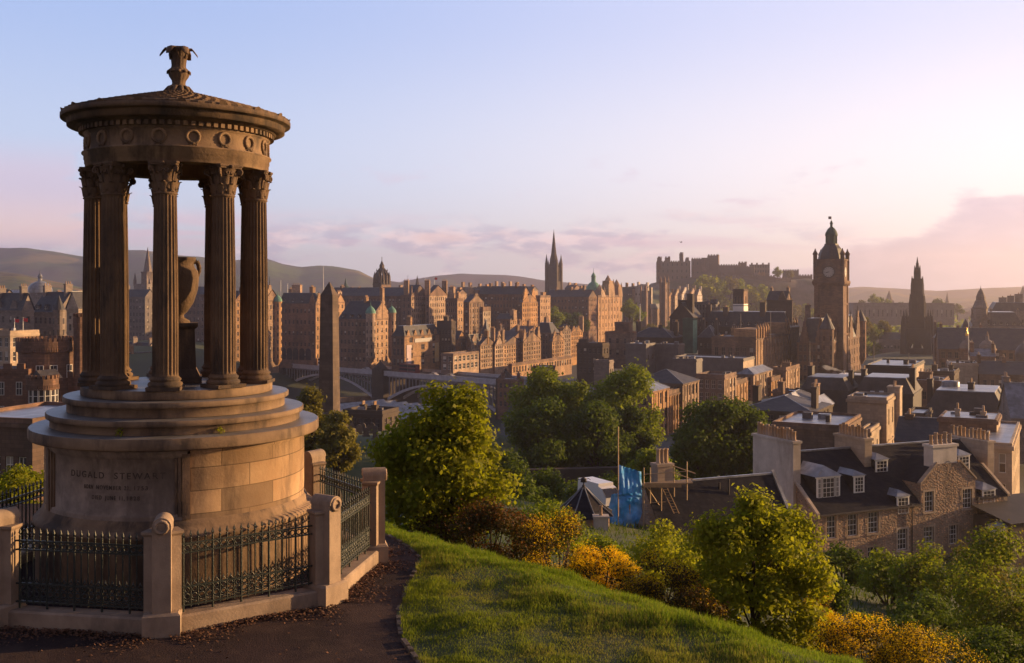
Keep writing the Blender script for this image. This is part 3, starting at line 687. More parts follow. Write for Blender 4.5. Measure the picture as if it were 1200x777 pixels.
# ================================================================== haze: the air over the whole city
hb = MB(); hb.box(-4600, 4600, -150, 5600, 28, 290); hm = bpy.data.materials.new('haze'); hm.use_nodes = True
k = NT(hm.node_tree); k.n.clear(); ho = k.node('ShaderNodeOutputMaterial'); hv = k.node('ShaderNodeVolumePrincipled')
hv.inputs['Color'].default_value = (0.94, 0.83, 0.87, 1); hv.inputs['Density'].default_value = 0.00018; hv.inputs['Anisotropy'].default_value = 0.68
k.l.new(hv.outputs[0], ho.inputs['Volume']); MATS['haze'] = hm
tag(hb.build('haze', 'haze'), kind='stuff', label='thin evening haze over the city', cat='haze')

# ================================================================== building kit
WINC = {}; BLR = random.Random(12); mat('blind', (0.42, 0.37, 0.31), 0.7, rnd=.8)
def win_mesh(w, h, style):
    key = (round(w, 1), round(h, 1), style)
    if style in ('dark', 'white') and BLR.random() < .22: key = key[:2] + (style + '_blind',)  # some windows get a pale upper pane, painted to imitate glints
    if key in WINC: return WINC[key]
    w, h = key[0], key[1]; mb = MB(); t = .07 if style != 'fine' else .05
    mb.quad((-w / 2, .02, 0), (w / 2, .02, 0), (w / 2, .02, h), (-w / 2, .02, h), 1)
    for x0, x1, z0, z1 in ((-w / 2, -w / 2 + t, 0, h), (w / 2 - t, w / 2, 0, h), (-w / 2 + t, w / 2 - t, 0, t), (-w / 2 + t, w / 2 - t, h - t, h), (-w / 2 + t, w / 2 - t, h / 2 - t / 2, h / 2 + t / 2)): mb.box(x0, x1, -.04, .03, z0, z1, 0)
    if key[2].endswith('blind'): mb.quad((-w / 2 + t, .012, h * .45), (w / 2 - t, .012, h * .45), (w / 2 - t, .012, h - t), (-w / 2 + t, .012, h - t), 2)
    if style == 'fine':
        for q in (-1, 1): mb.box(q * w / 6 - .014, q * w / 6 + .014, -.02, .018, t, h - t, 0)
        for q in (.25, .75): mb.box(-w / 2 + t, w / 2 - t, -.018, .016, h * q - .014, h * q + .014, 0)
    elif w > .8: mb.box(-.025, .025, -.03, .016, t, h - t, 0)
    WINC[key] = mb.mesh('window', ['white_paint' if style in ('white', 'fine') else 'frame_grey', 'window_glass', 'blind']); return WINC[key]
SILL = {}
def sill_mesh(w, m):
    key = (round(w, 1), m)
    if key not in SILL:
        mb = MB(); mb.box(-key[0] / 2 - .12, key[0] / 2 + .12, -.1, .16, -.16, -.005); SILL[key] = mb.mesh('sill', m)
    return SILL[key]
def facade(mb, w, z0, z1, rects, tl, reveal, m=0):
    xs = sorted({0.0, w, *[r[0] for r in rects], *[r[1] for r in rects]}); zs = sorted({z0, z1, *[r[2] for r in rects], *[r[3] for r in rects]})
    for xa, xb in zip(xs, xs[1:]):
        if xb - xa < 1e-6: continue
        for za, zb in zip(zs, zs[1:]):
            xm, zm = (xa + xb) / 2, (za + zb) / 2
            if any(r[0] < xm < r[1] and r[2] < zm < r[3] for r in rects): continue
            mb.quad(tl(xa, 0, za), tl(xb, 0, za), tl(xb, 0, zb), tl(xa, 0, zb), m)
    for a, b, c, d in rects:
        for p, q in (((a, c), (b, c)), ((b, c), (b, d)), ((b, d), (a, d)), ((a, d), (a, c))):
            mb.quad(tl(p[0], 0, p[1]), tl(q[0], 0, q[1]), tl(q[0], -reveal - .05, q[1]), tl(p[0], -reveal - .05, p[1]), m)
def grid(w, z0, z1, nf, nc, ww, wh, top=.45, mx=.9):
    rs = []
    if nf < 1 or nc < 1: return rs
    fh = (z1 - z0) / nf; cw = (w - 2 * mx * .5) / nc
    wh_ = min(wh, fh * .68); ww_ = min(ww, cw * .62)
    if ww_ < .3 or wh_ < .4: return rs
    for i in range(nf):
        for j in range(nc):
            x = mx * .5 + cw * (j + .5); z = z0 + fh * i + fh * .26; rs.append((x - ww_ / 2, x + ww_ / 2, z, min(z + wh_, z1 - .2)))
    return rs
def chimney(parent, x, y, w, d, z0, z1, m, pots, along='x', near=False):
    mb = MB(); mb.box(x - w / 2, x + w / 2, y - d / 2, y + d / 2, z0, z1 - .3); mb.box(x - w / 2 - .1, x + w / 2 + .1, y - d / 2 - .1, y + d / 2 + .1, z1 - .3, z1); c = mb.build('chimney', m, parent)
    if pots:
        if near:
            pm2 = MB(); pm2.lathe([(.17, 0), (.16, .05), (.13, .1), (.13, .75), (.155, .78), (.155, .85), (.12, .87), (.12, .6)], 10); pmesh = pm2.mesh('chimney_pot', 'terracotta')
            for i in range(pots):
                u = (i + .5) / pots; px_, py_ = (x - w / 2 + w * u, y) if along == 'x' else (x, y - d / 2 + d * u)
                link('chimney_pot', pmesh, c, (px_, py_, z1), 0, (1, 1, .85 + .3 * ((i * 37) % 10) / 10))
        else:
            pm2 = MB()
            for i in range(pots):
                u = (i + .5) / pots; px_, py_ = (x - w / 2 + w * u, y) if along == 'x' else (x, y - d / 2 + d * u); pm2.tube((px_, py_, z1), (px_, py_, z1 + .8), .17, .14, 6)
            pm2.build('chimney_pots' if False else 'pot_row', 'terracotta', c)
    return c
DORM = {}
def dormer_mesh(w, h, wall):
    k_ = (round(w, 1), round(h, 1), wall)
    if k_ not in DORM:
        w, h = k_[:2]; mb = MB(); mb.box(-w / 2, w / 2, 0, 2.2, 0, h, 0)
        mb.add([(-w / 2 - .12, -.12, h), (w / 2 + .12, -.12, h), (w / 2 + .12, 2.8, h), (-w / 2 - .12, 2.8, h), (0, -.12, h + w * .42), (0, 2.8, h + w * .42)], ((0, 1, 4), (1, 2, 5, 4), (2, 3, 5), (3, 0, 4, 5), (0, 3, 2, 1)), 1)
        mb.box(-w / 2 + .18, w / 2 - .18, -.03, .1, .15, h - .12, 2); mb.box(-.03, .03, -.05, .1, .15, h - .12, 3); mb.box(-w / 2 + .18, w / 2 - .18, -.05, .1, h * .5 - .03, h * .5 + .03, 3)
        DORM[k_] = mb.mesh('dormer', [wall, 'slate', 'window_glass', 'white_paint'])
    return DORM[k_]
GRP = {'row': 'stone tenements of the old town'}
class Bld: pass
def B(name, label, x0, x1, x2, yt, yb, Y, rot=28, d=None, wall='stone_brown', roof='gablex', rh=4.0, rm='slate', f=None, s=None, ww=1.05, wh=1.9, chim=(), gab=(), dorm=(0, 0), cat='building', cornice=True, style='dark', pots=0, near=False, maxd=60, lf=None, ext=4.0, group=None, sills=False, pilaster=0, swall=None):  # swall: sun-facing side wall, mostly lighter, with sunlight put into its colour
    r = R_(rot); ux, uy = math.cos(r), -math.sin(r); vx, vy = math.sin(r), math.cos(r)
    C = wp(x1, yt, Y); k0 = (x0 - 600) / F; k2 = (x2 - 600) / F
    a = max(1.5, (C.x - k0 * C.y) / (ux - k0 * uy))
    b = d if d else (k2 * C.y - C.x) / (vx - k2 * vy)
    if b <= 0 or b > maxd: b = maxd
    o = Bld(); o.a, o.b, o.rot = a, b, r
    H = (yb - yt) / F * Y; o.H = H
    base = (C.x - a * ux, C.y - a * uy, C.z - H)
    T = empty(name, base, label, cat, group, rz=-r); o.root = T; o.base = base
    mb = MB()
    if f is None: f = (max(1, round(H / 3.7)), max(1, round(a / 3.1)))
    if s is None: s = (max(1, round(H / 3.7)), max(1, round(b / 3.1)))
    tf = lambda x, q, z: (x, -q, z); ts = lambda x, q, z: (a + q, x, z); tlft = lambda x, q, z: (-q, b - x, z)
    rev = .18
    rf = grid(a, 0, H - .5, f[0], f[1], ww, wh); rs = grid(b, 0, H - .5, s[0], s[1], ww, wh)
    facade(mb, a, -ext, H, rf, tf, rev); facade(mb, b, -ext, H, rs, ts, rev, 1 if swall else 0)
    rl = grid(b, 0, H - .5, lf[0], lf[1], ww, wh) if lf else []
    facade(mb, b, -ext, H, rl, tlft, rev)
    mb.quad((0, b, -ext), (a, b, -ext), (a, b, H), (0, b, H)); mb.quad((0, 0, H - .02), (a, 0, H - .02), (a, b, H - .02), (0, b, H - .02))
    if cornice:
        cw = .22
        mb.box(-cw, a + cw, -cw, -.003, H - .45, H + .05); mb.box(a + .003, a + cw, -.003, b, H - .45, H + .05); mb.box(-cw, -.003, -.003, b, H - .45, H + .05)
        if H > 9: mb.box(-.1, a + .1, -.12, -.004, H * .33, H * .33 + .3); mb.box(a + .004, a + .12, -.004, b, H * .33, H * .33 + .3)
    for i in range(pilaster):
        u = b * (i + .5) / pilaster; mb.box(a + .002, a + .2, u - .34, u + .34, .5, H - .46, 1 if swall else 0)
    # wall-head gables
    for (sd_, t0, t1, gh, spike) in gab:
        if sd_ == 's': A0, A1 = b * t0, b * t1; P = lambda u, q, z: (a + q, u, z)
        else: A0, A1 = a * t0, a * t1; P = lambda u, q, z: (u, -q, z)
        mid = (A0 + A1) / 2; n_ = 4; pts = []
        for i in range(n_): pts += [(A0 + (mid - A0) * i / n_ * .9, H + gh * i / n_), (A0 + (mid - A0) * i / n_ * .9, H + gh * (i + 1) / n_)]
        pts = pts + [(A0 + A1 - u, z) for u, z in reversed(pts)]; n2 = len(pts)
        vs = [P(u, .06, z) for u, z in pts] + [P(u, -.5, z) for u, z in pts]
        mb.add(vs, [tuple(range(n2)), tuple(reversed(range(n2, 2 * n2)))] + [(i, (i + 1) % n2, n2 + (i + 1) % n2, n2 + i) for i in range(n2)], 1 if swall and sd_ == 's' else 0)
        if spike: q_ = P(mid, -.2, H + gh); mb.cone(q_, .28, spike, 6)
    o.wall = mb.build('wall', [wall, swall or wall], T)
    wp_ = [(tf, r_, 0) for r_ in rf] + [(ts, r_, math.pi / 2) for r_ in rs] + [(tlft, r_, -math.pi / 2) for r_ in rl]
    for tl, (xa, xb, za, zb), rz in wp_:
        p = tl((xa + xb) / 2, -rev, za); wn = link('window', win_mesh(xb - xa, zb - za, style), T, p, rz, ((xb - xa) / round(xb - xa, 1), 1, (zb - za) / round(zb - za, 1)))
        if sills: link('sill', sill_mesh(xb - xa, wall), T, tl((xa + xb) / 2, 0, za), rz)
    if not chim and roof in ('gablex', 'mansard', 'hip') and Y < 720 and a > 5 and cat == 'building' and name != 'terrace_pavilion':
        q_ = random.Random(int(x0 * 7 + yt)); chim = tuple((u, q_.uniform(.3, .7), q_.uniform(.9, 1.3), q_.uniform(1.8, 3), rh + q_.uniform(1, 2.5)) for u in ((.06, .94) if a < 14 else (.04, q_.uniform(.35, .6), .96)))
    pots = pots or (4 if Y < 620 and chim else 0)
    # roof
    mb = MB(); e = .3; z = H + .05
    if roof == 'gablex':
        y0, y1, ym = -e, b + e, b / 2; mb.add([(-e, y0, z), (a + e, y0, z), (a + e, ym, z + rh), (-e, ym, z + rh), (-e, y1, z), (a + e, y1, z)], ((0, 1, 2, 3), (3, 2, 5, 4)), 0)
        mb.add([(0, 0, z - .05), (0, b, z - .05), (0, ym, z + rh - .15), (a, 0, z - .05), (a, b, z - .05), (a, ym, z + rh - .15)], ((0, 2, 1), (3, 4, 5)), 1)
        mb.box(-e, a + e, ym - .12, ym + .12, z + rh - .06, z + rh + .08, 2)
    elif roof == 'gabley':
        xm = a / 2; mb.add([(-e, -e, z), (-e, b + e, z), (xm, b + e, z + rh), (xm, -e, z + rh), (a + e, -e, z), (a + e, b + e, z)], ((0, 3, 2, 1), (3, 4, 5, 2)), 0)
        mb.add([(0, 0, z - .05), (a, 0, z - .05), (xm, 0, z + rh - .15), (0, b, z - .05), (a, b, z - .05), (xm, b, z + rh - .15)], ((0, 1, 2), (3, 5, 4)), 1)
        mb.box(xm - .12, xm + .12, -e, b + e, z + rh - .06, z + rh + .08, 2)
    elif roof in ('hip', 'pyr'):
        q = min(a, b) / 2
        if a >= b: R0, R1 = (q, b / 2), (a - q, b / 2)
        else: R0, R1 = (a / 2, q), (a / 2, b - q)
        vs = [(-e, -e, z), (a + e, -e, z), (a + e, b + e, z), (-e, b + e, z), (*R0, z + rh), (*R1, z + rh)]
        mb.add(vs, ((0, 1, 5, 4), (1, 2, 5), (2, 3, 4, 5), (3, 0, 4)) if a >= b else ((0, 1, 4), (1, 2, 5, 4), (2, 3, 5), (3, 0, 4, 5)), 0)
        for p, q_ in ((0, 4), (1, 5) if a >= b else (1, 4), (4, 5), (2, 5), (3, 4) if a >= b else (3, 5)): mb.tube(vs[p], vs[q_], .1, .1, 5, 2)
    elif roof == 'mansard':
        i = min(rh * .55, a * .3, b * .3); mb.taper(-.05, a + .05, -.05, b + .05, z, z + rh, i, 0); mb.taper(i - .15, a - i + .15, i - .15, b - i + .15, z + rh + .003, z + rh + .16, .1, 2)
    elif roof == 'flat':
        if rh > 0:
            t = .3
            for q in ((-.02, a + .02, -.02, t), (-.02, a + .02, b - t, b), (-.02, t, t, b - t), (a - t, a + .02, t, b - t)): mb.box(*q, z + .003, z + rh, 1)
        mb.box(.3, a - .3, .3, b - .3, z, z + .12, 2)
        if a > 6 and b > 5 and Y > 110:
            q_ = random.Random(int(x0 * 3 + yt))
            for i_ in range(4): u, v, s_ = q_.uniform(.15, .85) * a, q_.uniform(.25, .8) * b, q_.uniform(.3, .9); m2 = MB(); m2.box(u - s_, u + s_, v - s_ * .7, v + s_ * .7, z + .1, z + .12 + q_.uniform(.3, 1.1)); m2.build('roof_vent', q_.choice(('felt', 'lead_flat', 'grey_cladding')), T)
    o.roof = mb.build('roof', [rm, wall, 'lead_flat'], T) if mb.f else None
    zt = H
    for (cx_, cy_, w_, d_, h_) in chim: chimney(T, a * cx_, b * cy_, w_, d_, zt - .5, zt + h_, swall or wall, pots, 'x' if w_ > d_ else 'y', near)
    for n_, side in ((dorm[0], 'f'), (dorm[1], 's')):
        for i in range(n_):
            u = (i + .5) / n_
            if side == 'f': link('dormer', dormer_mesh(1.5, 1.7, wall), T, (a * u, .25, zt + .12), 0)
            else: link('dormer', dormer_mesh(1.5, 1.7, swall or wall), T, (a - .25, b * u, zt + .12), math.pi / 2)
    return o
def turret(o, x, y, r, z0, z1, wall='stone_gold_lit', cap='copper', caph=2.5, dome=True, n=12):
    mb = MB(); mb.lathe([(r * .3, z0 - r * 1.2), (r, z0), (r, z1), (r * 1.15, z1 + .05), (r * 1.15, z1 + .4), (0, z1 + .42)], n, 0, x, y, smooth=False)
    for k in range(6):
        t = k / 6 * 6.283 + .3
        for zz in np.arange(z0 + .8, z1 - 2, 3.4):
            p = Vector((x + r * math.cos(t), y + r * math.sin(t), zz)); T = Matrix.Translation(p) @ Matrix.Rotation(t, 4, 'Z'); mb.box(-.12, .03, -.3, .3, 0, 1.7, 1, T)
    t_ = mb.build('turret', [wall, 'window_glass'], o.root)
    mb = MB()
    if dome: mb.lathe([(r * 1.1, z1 + .4), (r * 1.05, z1 + .4 + caph * .3), (r * .75, z1 + .4 + caph * .62), (r * .3, z1 + .4 + caph * .85), (.1, z1 + .4 + caph), (.06, z1 + .4 + caph * 1.5), (0, z1 + .4 + caph * 1.52)], n, 0, x, y)
    else: mb.cone((x, y, z1 + .4), r * 1.12, caph, n)
    mb.build('turret_roof', cap, t_)
def crenel(mb, x0, y0, x1, y1, z, t=.5, mw=.9, mh=.9, m=0):
    L_ = math.hypot(x1 - x0, y1 - y0); n_ = max(1, int(L_ / (mw * 2))); a = math.atan2(y1 - y0, x1 - x0)
    for i in range(n_):
        T = Matrix.Translation((x0, y0, z)) @ Matrix.Rotation(a, 4, 'Z'); s_ = L_ / n_; mb.box(i * s_ + s_ * .2, i * s_ + s_ * .75, -t / 2, t / 2, 0, mh, m, T)
# ================================================================== the old town, left to right (pixels of the photograph, distance in metres)
OLD = 'old town tenements'
# --- far left, behind the temple
B('town_house', 'grey slated house at the far left edge below the hills', -40, -4, 26, 358, 400, 330, wall='stone_grey', roof='gablex', rh=5, chim=((.4, .5, 1, 2.2, 6),), pots=3)
B('town_house', 'slated house with two narrow lit gables left of the three-dormer house', -10, 26, 40, 364, 400, 300, wall='stone_grey', roof='gablex', rh=5, gab=(('f', .1, .35, 3, 0), ('f', .6, .85, 3, 0)), chim=((.15, .5, 1, 2, 6.5), (.85, .5, 1, 2, 7)), pots=3)
o = B('town_house', 'broad grey house with a tall slate roof and three pale dormers', 38, 68, 70, 366, 400, 310, d=9, wall='stone_grey', rh=6.0, f=(2, 5), chim=((.08, .5, .9, 2.4, 8), (.9, .5, .9, 2.4, 8.5)), pots=3, dorm=(3, 0))
turret(o, o.a, .3, 1.6, 1.0, 9, 'stone_grey', 'slate', 4.5, False)
B('town_house', 'pale crow-stepped gable house beside the round grey stair tower', 78, 92, 95, 362, 405, 300, d=8, wall='stone_pale', roof='gabley', rh=5, f=(3, 2))
B('long_shed', 'long low building with a rusty red roof and pillared front', 64, 88, 98, 353, 362, 520, wall='stone_gold_lit', roof='gablex', rh=3.2, rm='slate_red', f=(1, 8))
B('long_shed', 'long pale-roofed shed on the skyline behind the rusty roof', 66, 90, 99, 345, 352, 800, wall='stone_grey', roof='gablex', rh=3, rm='pale_flat', f=(1, 6))
B('long_shed', 'flat white-roofed sheds left of the domed hall', 10, 28, 34, 344, 352, 760, wall='stone_grey', roof='gablex', rh=2.5, rm='pale_flat', f=(1, 6))
o = B('domed_hall', 'distant hall with a lead dome and tall lantern below the hills', 32, 56, 62, 343, 352, 800, wall='stone_grey', roof='flat', rh=.8)
mb = MB(); mb.lathe([(9, 0), (9, 2), (8.4, 4.5), (6.2, 7), (3.0, 8.6), (1.6, 9), (1.6, 12), (1.9, 12.2), (1.2, 14), (.3, 15), (.2, 18), (0, 18)], 24, 0, o.a / 2, o.b / 2); mb.build('dome', 'lead_flat', o.root, (0, 0, o.H))
o = B('office_block', 'plain modern block with white windows in the left corner of the town', -30, 12, 46, 392, 428, 235, wall='stone_pale', roof='flat', rh=.8, f=(2, 6), s=(2, 5), style='white', wh=2.2, ww=2)
for px_, py_, dy in ((17, 391, 13), (27, 391, 14)):
    p = wp(px_, py_, 238); t = empty('flagpole', p, 'white flagpole with a small red flag, %s of the pair on the modern block' % ('left' if px_ == 17 else 'right'), 'flagpole', 'red flags on the modern block')
    h = dy / F * 238 + 1; mb = MB(); mb.tube((0, 0, -1), (0, 0, h), .09, .05, 6); mb.build('pole', 'white_paint', t)
    mb = MB(); mb.add([(0.08, 0, h - .1), (.55, .1, h - .25), (1.1, -.05, h - .2), (1.1, -.05, h - 1.0), (.55, .1, h - 1.0), (.08, 0, h - .85)], ((0, 1, 4, 5), (1, 2, 3, 4))); mb.build('flag', 'red_cloth', t)

# --- Governor's house: towers with battlements
GY = 172.0
gh = empty('castellated_house', wp(57, 500, GY), 'red-brown castellated house with a big round battlemented tower and bow turret', 'building', rz=-R_(28)); gi = Matrix.Rotation(R_(28), 4, 'Z') @ Matrix.Translation(-gh.location)
def gl(px, py, Y): return gi @ wp(px, py, Y)
def round_tower(name, px0, px1, ytop, ybase, Y, corb=True, n=40, wins=()):
    c = gl((px0 + px1) / 2, ybase, Y); r = (px1 - px0) / 2 / F * Y; zt = (ybase - ytop) / F * Y + c.z
    mb = MB(); z1 = zt - .9
    if corb: mb.lathe([(r * .93, c.z - 6), (r * .93, z1 - 2.0), (r * .945, z1 - 1.9), (r, z1 - 1.0), (r, z1), (r - .5, z1), (r - .5, z1 - .6), (0, z1 - .6)], n, 0, c.x, c.y, smooth=False)
    else: mb.lathe([(r, c.z - 6), (r, z1), (r - .4, z1), (r - .4, z1 - .5), (0, z1 - .5)], n, 0, c.x, c.y, smooth=False)
    q = max(10, int(r * 8.5))
    for i in range(q):
        T = Matrix.Translation((c.x, c.y, z1)) @ Matrix.Rotation(2 * math.pi * i / q, 4, 'Z'); mb.box(r - .45, r + .01, -math.pi * r / q * .6, math.pi * r / q * .6, 0, .62, 0, T)
        if corb:
            for h_ in (0, .5):
                T = Matrix.Translation((c.x, c.y, z1)) @ Matrix.Rotation(2 * math.pi * (i + h_) / q, 4, 'Z'); mb.box(r * .93 - .05, r + .02, -.14, .14, -1.75, -1.0, 0, T)
    w_ = mb.build(name, 'house_red', gh)
    for (ang, zz, ww, hh) in wins:
        t = R_(ang); link('window', win_mesh(ww, hh, 'white'), gh, (c.x + (r * (.93 if corb else 1) + .04) * math.cos(t), c.y + (r * (.93 if corb else 1) + .04) * math.sin(t), c.z + zz), t + math.pi / 2)
    return c, r, zt
mat('house_red', (0.235, 0.135, 0.09), 0.9, (0.16, 0.09, 0.062), 0.3, .3, 8, brick=(.9, .38, .03, .6, False), stain=((0.07, .05, .04), .25, .55))
ca = math.degrees(math.atan2(-GY, 63)) + 28
round_tower('round_tower', 22, 91, 393, 470, GY + 6, True, 48, [(ca + a, 4.2, 1.2, 2.2) for a in (-12, 14, 48)])
round_tower('bow_turret', 32, 68, 437, 500, GY - 3, True, 10, [(ca + a, 4.0, .75, 2.3) for a in (-44, -22, 0, 22, 44, 66)])
round_tower('stair_turret', 86, 99, 365, 470, GY + 4, True, 12)
for (x0, x1, yt, yb, Y, nm) in ((-30, 33, 426, 500, GY, 'wing'), (62, 128, 436, 500, GY + 4, 'wing')):
    a_, b_ = gl(x0, yb, Y), gl(x1, yt, Y); mb = MB(); ax_ = (b_ - a_).xy.length
    T = Matrix.Translation((a_.x, a_.y, 0)) @ Matrix.Rotation(math.atan2(b_.y - a_.y, b_.x - a_.x), 4, 'Z')
    mb.box(0, ax_, 0, 7, a_.z - 6, b_.z - .9, 0, T); mb.box(-.15, ax_ + .15, -.2, 7.2, b_.z - 1.6, b_.z - .89, 0, T)
    m2 = MB(); crenel(m2, 0, 0, ax_, 0, b_.z - .9); mb.add([T @ Vector(v) for v in m2.v], m2.f)
    mb.build(nm, 'house_red', gh)
    for i in range(3):
        for zz in (1.2, 5.2):
            p = T @ Vector((ax_ * (i + .5) / 3, -.04, a_.z + zz)); link('window', win_mesh(1.0, 2.2, 'white'), gh, p, math.atan2(b_.y - a_.y, b_.x - a_.x))
c = gl(50, 437, GY - 3); mb = MB(); mb.add([(c.x - 1.7, c.y - 1.2, c.z - .9), (c.x + 1.7, c.y - 1.2, c.z - .9), (c.x + 1.7, c.y + 2.5, c.z - .9), (c.x - 1.7, c.y + 2.5, c.z - .9), (c.x, c.y - 1.2, c.z + .5), (c.x, c.y + 2.5, c.z + .5)], ((0, 1, 4), (1, 2, 5, 4), (2, 3, 5), (3, 0, 4, 5))); mb.build('roof', 'slate', gh)
B('terrace_block', 'long low stone building with a pale parapet left of the temple drum', -60, 38, 62, 497, 575, 105, rot=16, d=14, wall='stone_brown', roof='flat', rh=.5, f=(1, 6), s=(1, 3), style='white', wh=1.7, ww=2.0, rm='felt')

# --- between the temple columns
o = B('church', 'dark steepled church tower seen between the left columns of the temple', 157, 172, 178, 334, 400, 600, d=11, wall='stone_grey', roof='flat', rh=.6, f=(4, 2))
c0 = (o.a / 2, o.b / 2); mb = MB()
mb.cone((*c0, o.H + .5), 4.0, 22, 8); mb.lathe([(3.6, o.H), (3.6, o.H + 7), (3.9, o.H + 7.2), (3.9, o.H + 7.8)], 8, 0, *c0, smooth=False)
for q in range(4):
    x_, y_ = (.4 + (o.a - .8) * (q % 2), .4 + (o.b - .8) * (q // 2)); mb.box(x_ - .6, x_ + .6, y_ - .6, y_ + .6, o.H, o.H + 3); mb.cone((x_, y_, o.H + 3), .8, 4.5, 4)
mb.build('spire', 'stone_grey', o.root)
B('tenement_house', 'tall grey tenement with rows of small windows below the steepled church', 140, 170, 182, 348, 404, 560, wall='stone_grey', roof='gablex', rh=4, f=(7, 8), chim=((.1, .5, 1, 3, 6),), group=OLD)
B('tenement_house', 'low blue-slated building below the tall grey tenement between the columns', 140, 172, 184, 413, 424, 500, wall='stone_grey', roof='gablex', rh=4.5)
B('gabled_house', 'lit golden house with small dormer gables between the left temple columns', 150, 153, 180, 424, 452, 470, wall='stone_brown', swall='stone_gold_lit', roof='gabley', rh=4, gab=(('s', .05, .28, 3, 1), ('s', .36, .6, 3, 1), ('s', .7, .95, 3, 1)), chim=((.3, .1, 2, 1.2, 7),))
B('tenement_house', 'dark tenement behind the urn of the temple', 210, 245, 262, 345, 420, 540, wall='stone_brown', roof='gablex', rh=4, chim=((.3, .5, 1, 3, 5), (.8, .5, 1, 3, 5)), group=OLD)
B('tenement_house', 'dark gabled tenement seen through the two right temple columns', 262, 276, 290, 352, 430, 500, wall='stone_brown', swall='stone_gold_lit', rh=4.5, gab=(('s', .2, .8, 3, 1),), group=OLD)

# --- bridge row
o = B('newspaper_hall', 'golden sandstone corner hall with a green domed turret right of the temple', 296, 311, 327, 352, 428, 478, wall='stone_brown', swall='stone_gold_lit', rh=5, gab=(('s', .05, .62, 7, 2),), s=(6, 4), f=(6, 4), chim=((.6, .3, 1.2, 2.4, 9),), style='dark')
turret(o, o.a + .2, o.b * .86, 2.0, 2, o.H - 1, 'stone_gold_lit', 'copper', 3.2)
o = B('newspaper_hall', 'broad dark sandstone hall with arched ground floor left of the obelisk', 327, 370, 378, 356, 423, 492, wall='stone_brown', swall='stone_gold_lit', roof='mansard', rh=5, f=(5, 9), s=(6, 2), chim=((.4, .5, 5, 1.6, 9), (.82, .5, 2, 2, 8), (.2, .7, 2, 1.6, 7)), gab=(('f', .82, .98, 4, 1), ('s', .1, .9, 5, 1)), dorm=(4, 0))
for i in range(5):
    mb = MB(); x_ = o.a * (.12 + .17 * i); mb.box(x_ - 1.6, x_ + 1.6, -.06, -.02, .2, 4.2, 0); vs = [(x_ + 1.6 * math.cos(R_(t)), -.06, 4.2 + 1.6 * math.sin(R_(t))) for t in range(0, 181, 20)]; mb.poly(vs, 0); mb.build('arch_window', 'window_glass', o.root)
B('newspaper_hall', 'narrow lit sandstone wing just right of the obelisk', 377, 394, 404, 354, 424, 500, wall='stone_brown', swall='stone_gold_lit', rh=4, chim=((.9, .5, 1.2, 3, 5), (.2, .5, 1.2, 3, 4)), gab=(('s', .1, .9, 4, 1),))
o = B('hotel_block', 'steep-roofed hotel with a tall gabled front between two green domes', 397, 434, 461, 374, 427, 470, wall='stone_brown', swall='stone_gold_lit', rh=8, f=(5, 8), s=(6, 5), gab=(('s', .28, .8, 8, 0),), chim=((.5, .5, 1.2, 2, 10), (.97, .54, 1.6, 1.6, 14)), dorm=(4, 0))
turret(o, o.a, .2, 2.1, 3, o.H + 2.2, 'stone_gold_lit', 'copper', 3.6); turret(o, o.a + .1, o.b * .92, 1.9, 3, o.H + 2.2, 'stone_gold_lit', 'copper', 3.2)
o = B('arts_building', 'sunlit classical building with tall banners and a row of stone dormers', 459, 474, 516, 394, 432, 448, wall='stone_brown', swall='stone_gold_lit', roof='mansard', rh=4.2, f=(3, 3), s=(4, 3), ww=2.6, wh=2.8, gab=tuple(('s', .06 + .19 * i, .15 + .19 * i, 2.4, 0) for i in range(5)), chim=((.5, .3, 2.2, 1.4, 8),))
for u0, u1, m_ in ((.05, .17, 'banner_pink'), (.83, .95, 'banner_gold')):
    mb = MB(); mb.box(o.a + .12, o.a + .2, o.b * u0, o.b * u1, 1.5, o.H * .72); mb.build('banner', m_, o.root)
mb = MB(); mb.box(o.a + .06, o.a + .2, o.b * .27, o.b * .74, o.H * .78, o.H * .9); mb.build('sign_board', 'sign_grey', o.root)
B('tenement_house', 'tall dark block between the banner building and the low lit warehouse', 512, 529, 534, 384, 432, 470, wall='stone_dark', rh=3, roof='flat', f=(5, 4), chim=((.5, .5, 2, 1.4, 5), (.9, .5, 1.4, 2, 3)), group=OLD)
B('warehouse', 'low two-storey warehouse with big lit windows above the bridge', 517, 531, 561, 416, 436, 440, wall='stone_brown', swall='stone_gold_lit', roof='flat', rh=.6, s=(2, 6), ww=3, wh=2.6, style='white')
B('gabled_house', 'brick-red gabled house behind the low lit warehouse', 528, 536, 546, 398, 418, 500, wall='stone_brown', swall='stone_gold_lit', roof='gablex', rh=4, gab=(('s', .1, .9, 3, 0),))
B('gabled_house', 'pale twin-gabled house below the pointed tower roof', 546, 552, 570, 402, 420, 500, wall='stone_brown', swall='stone_gold_lit', roof='gabley', rh=4, gab=(('s', .02, .48, 4, 0), ('s', .52, .98, 4, 0)))
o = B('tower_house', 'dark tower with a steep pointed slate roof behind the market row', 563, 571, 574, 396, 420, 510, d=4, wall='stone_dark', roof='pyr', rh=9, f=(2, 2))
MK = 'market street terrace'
B('market_block', 'leftmost lit block of the terrace above the bridge, flat-topped with a chimney', 562, 563, 580, 404, 432, 468, d=None, wall='stone_brown', swall='stone_gold_lit', rh=3.5, s=(5, 6), chim=((.5, .5, 2, 1.2, 6), (.5, .95, 2, 1, 7)), group=MK)
B('market_block', 'tall-gabled lit block second from the left in the terrace', 578, 580, 590, 404, 431, 478, wall='stone_brown', swall='stone_gold_lit', rh=4, s=(5, 4), gab=(('s', .2, .8, 6, 1.5),), chim=((.5, .9, 2, 1, 6),), group=MK)
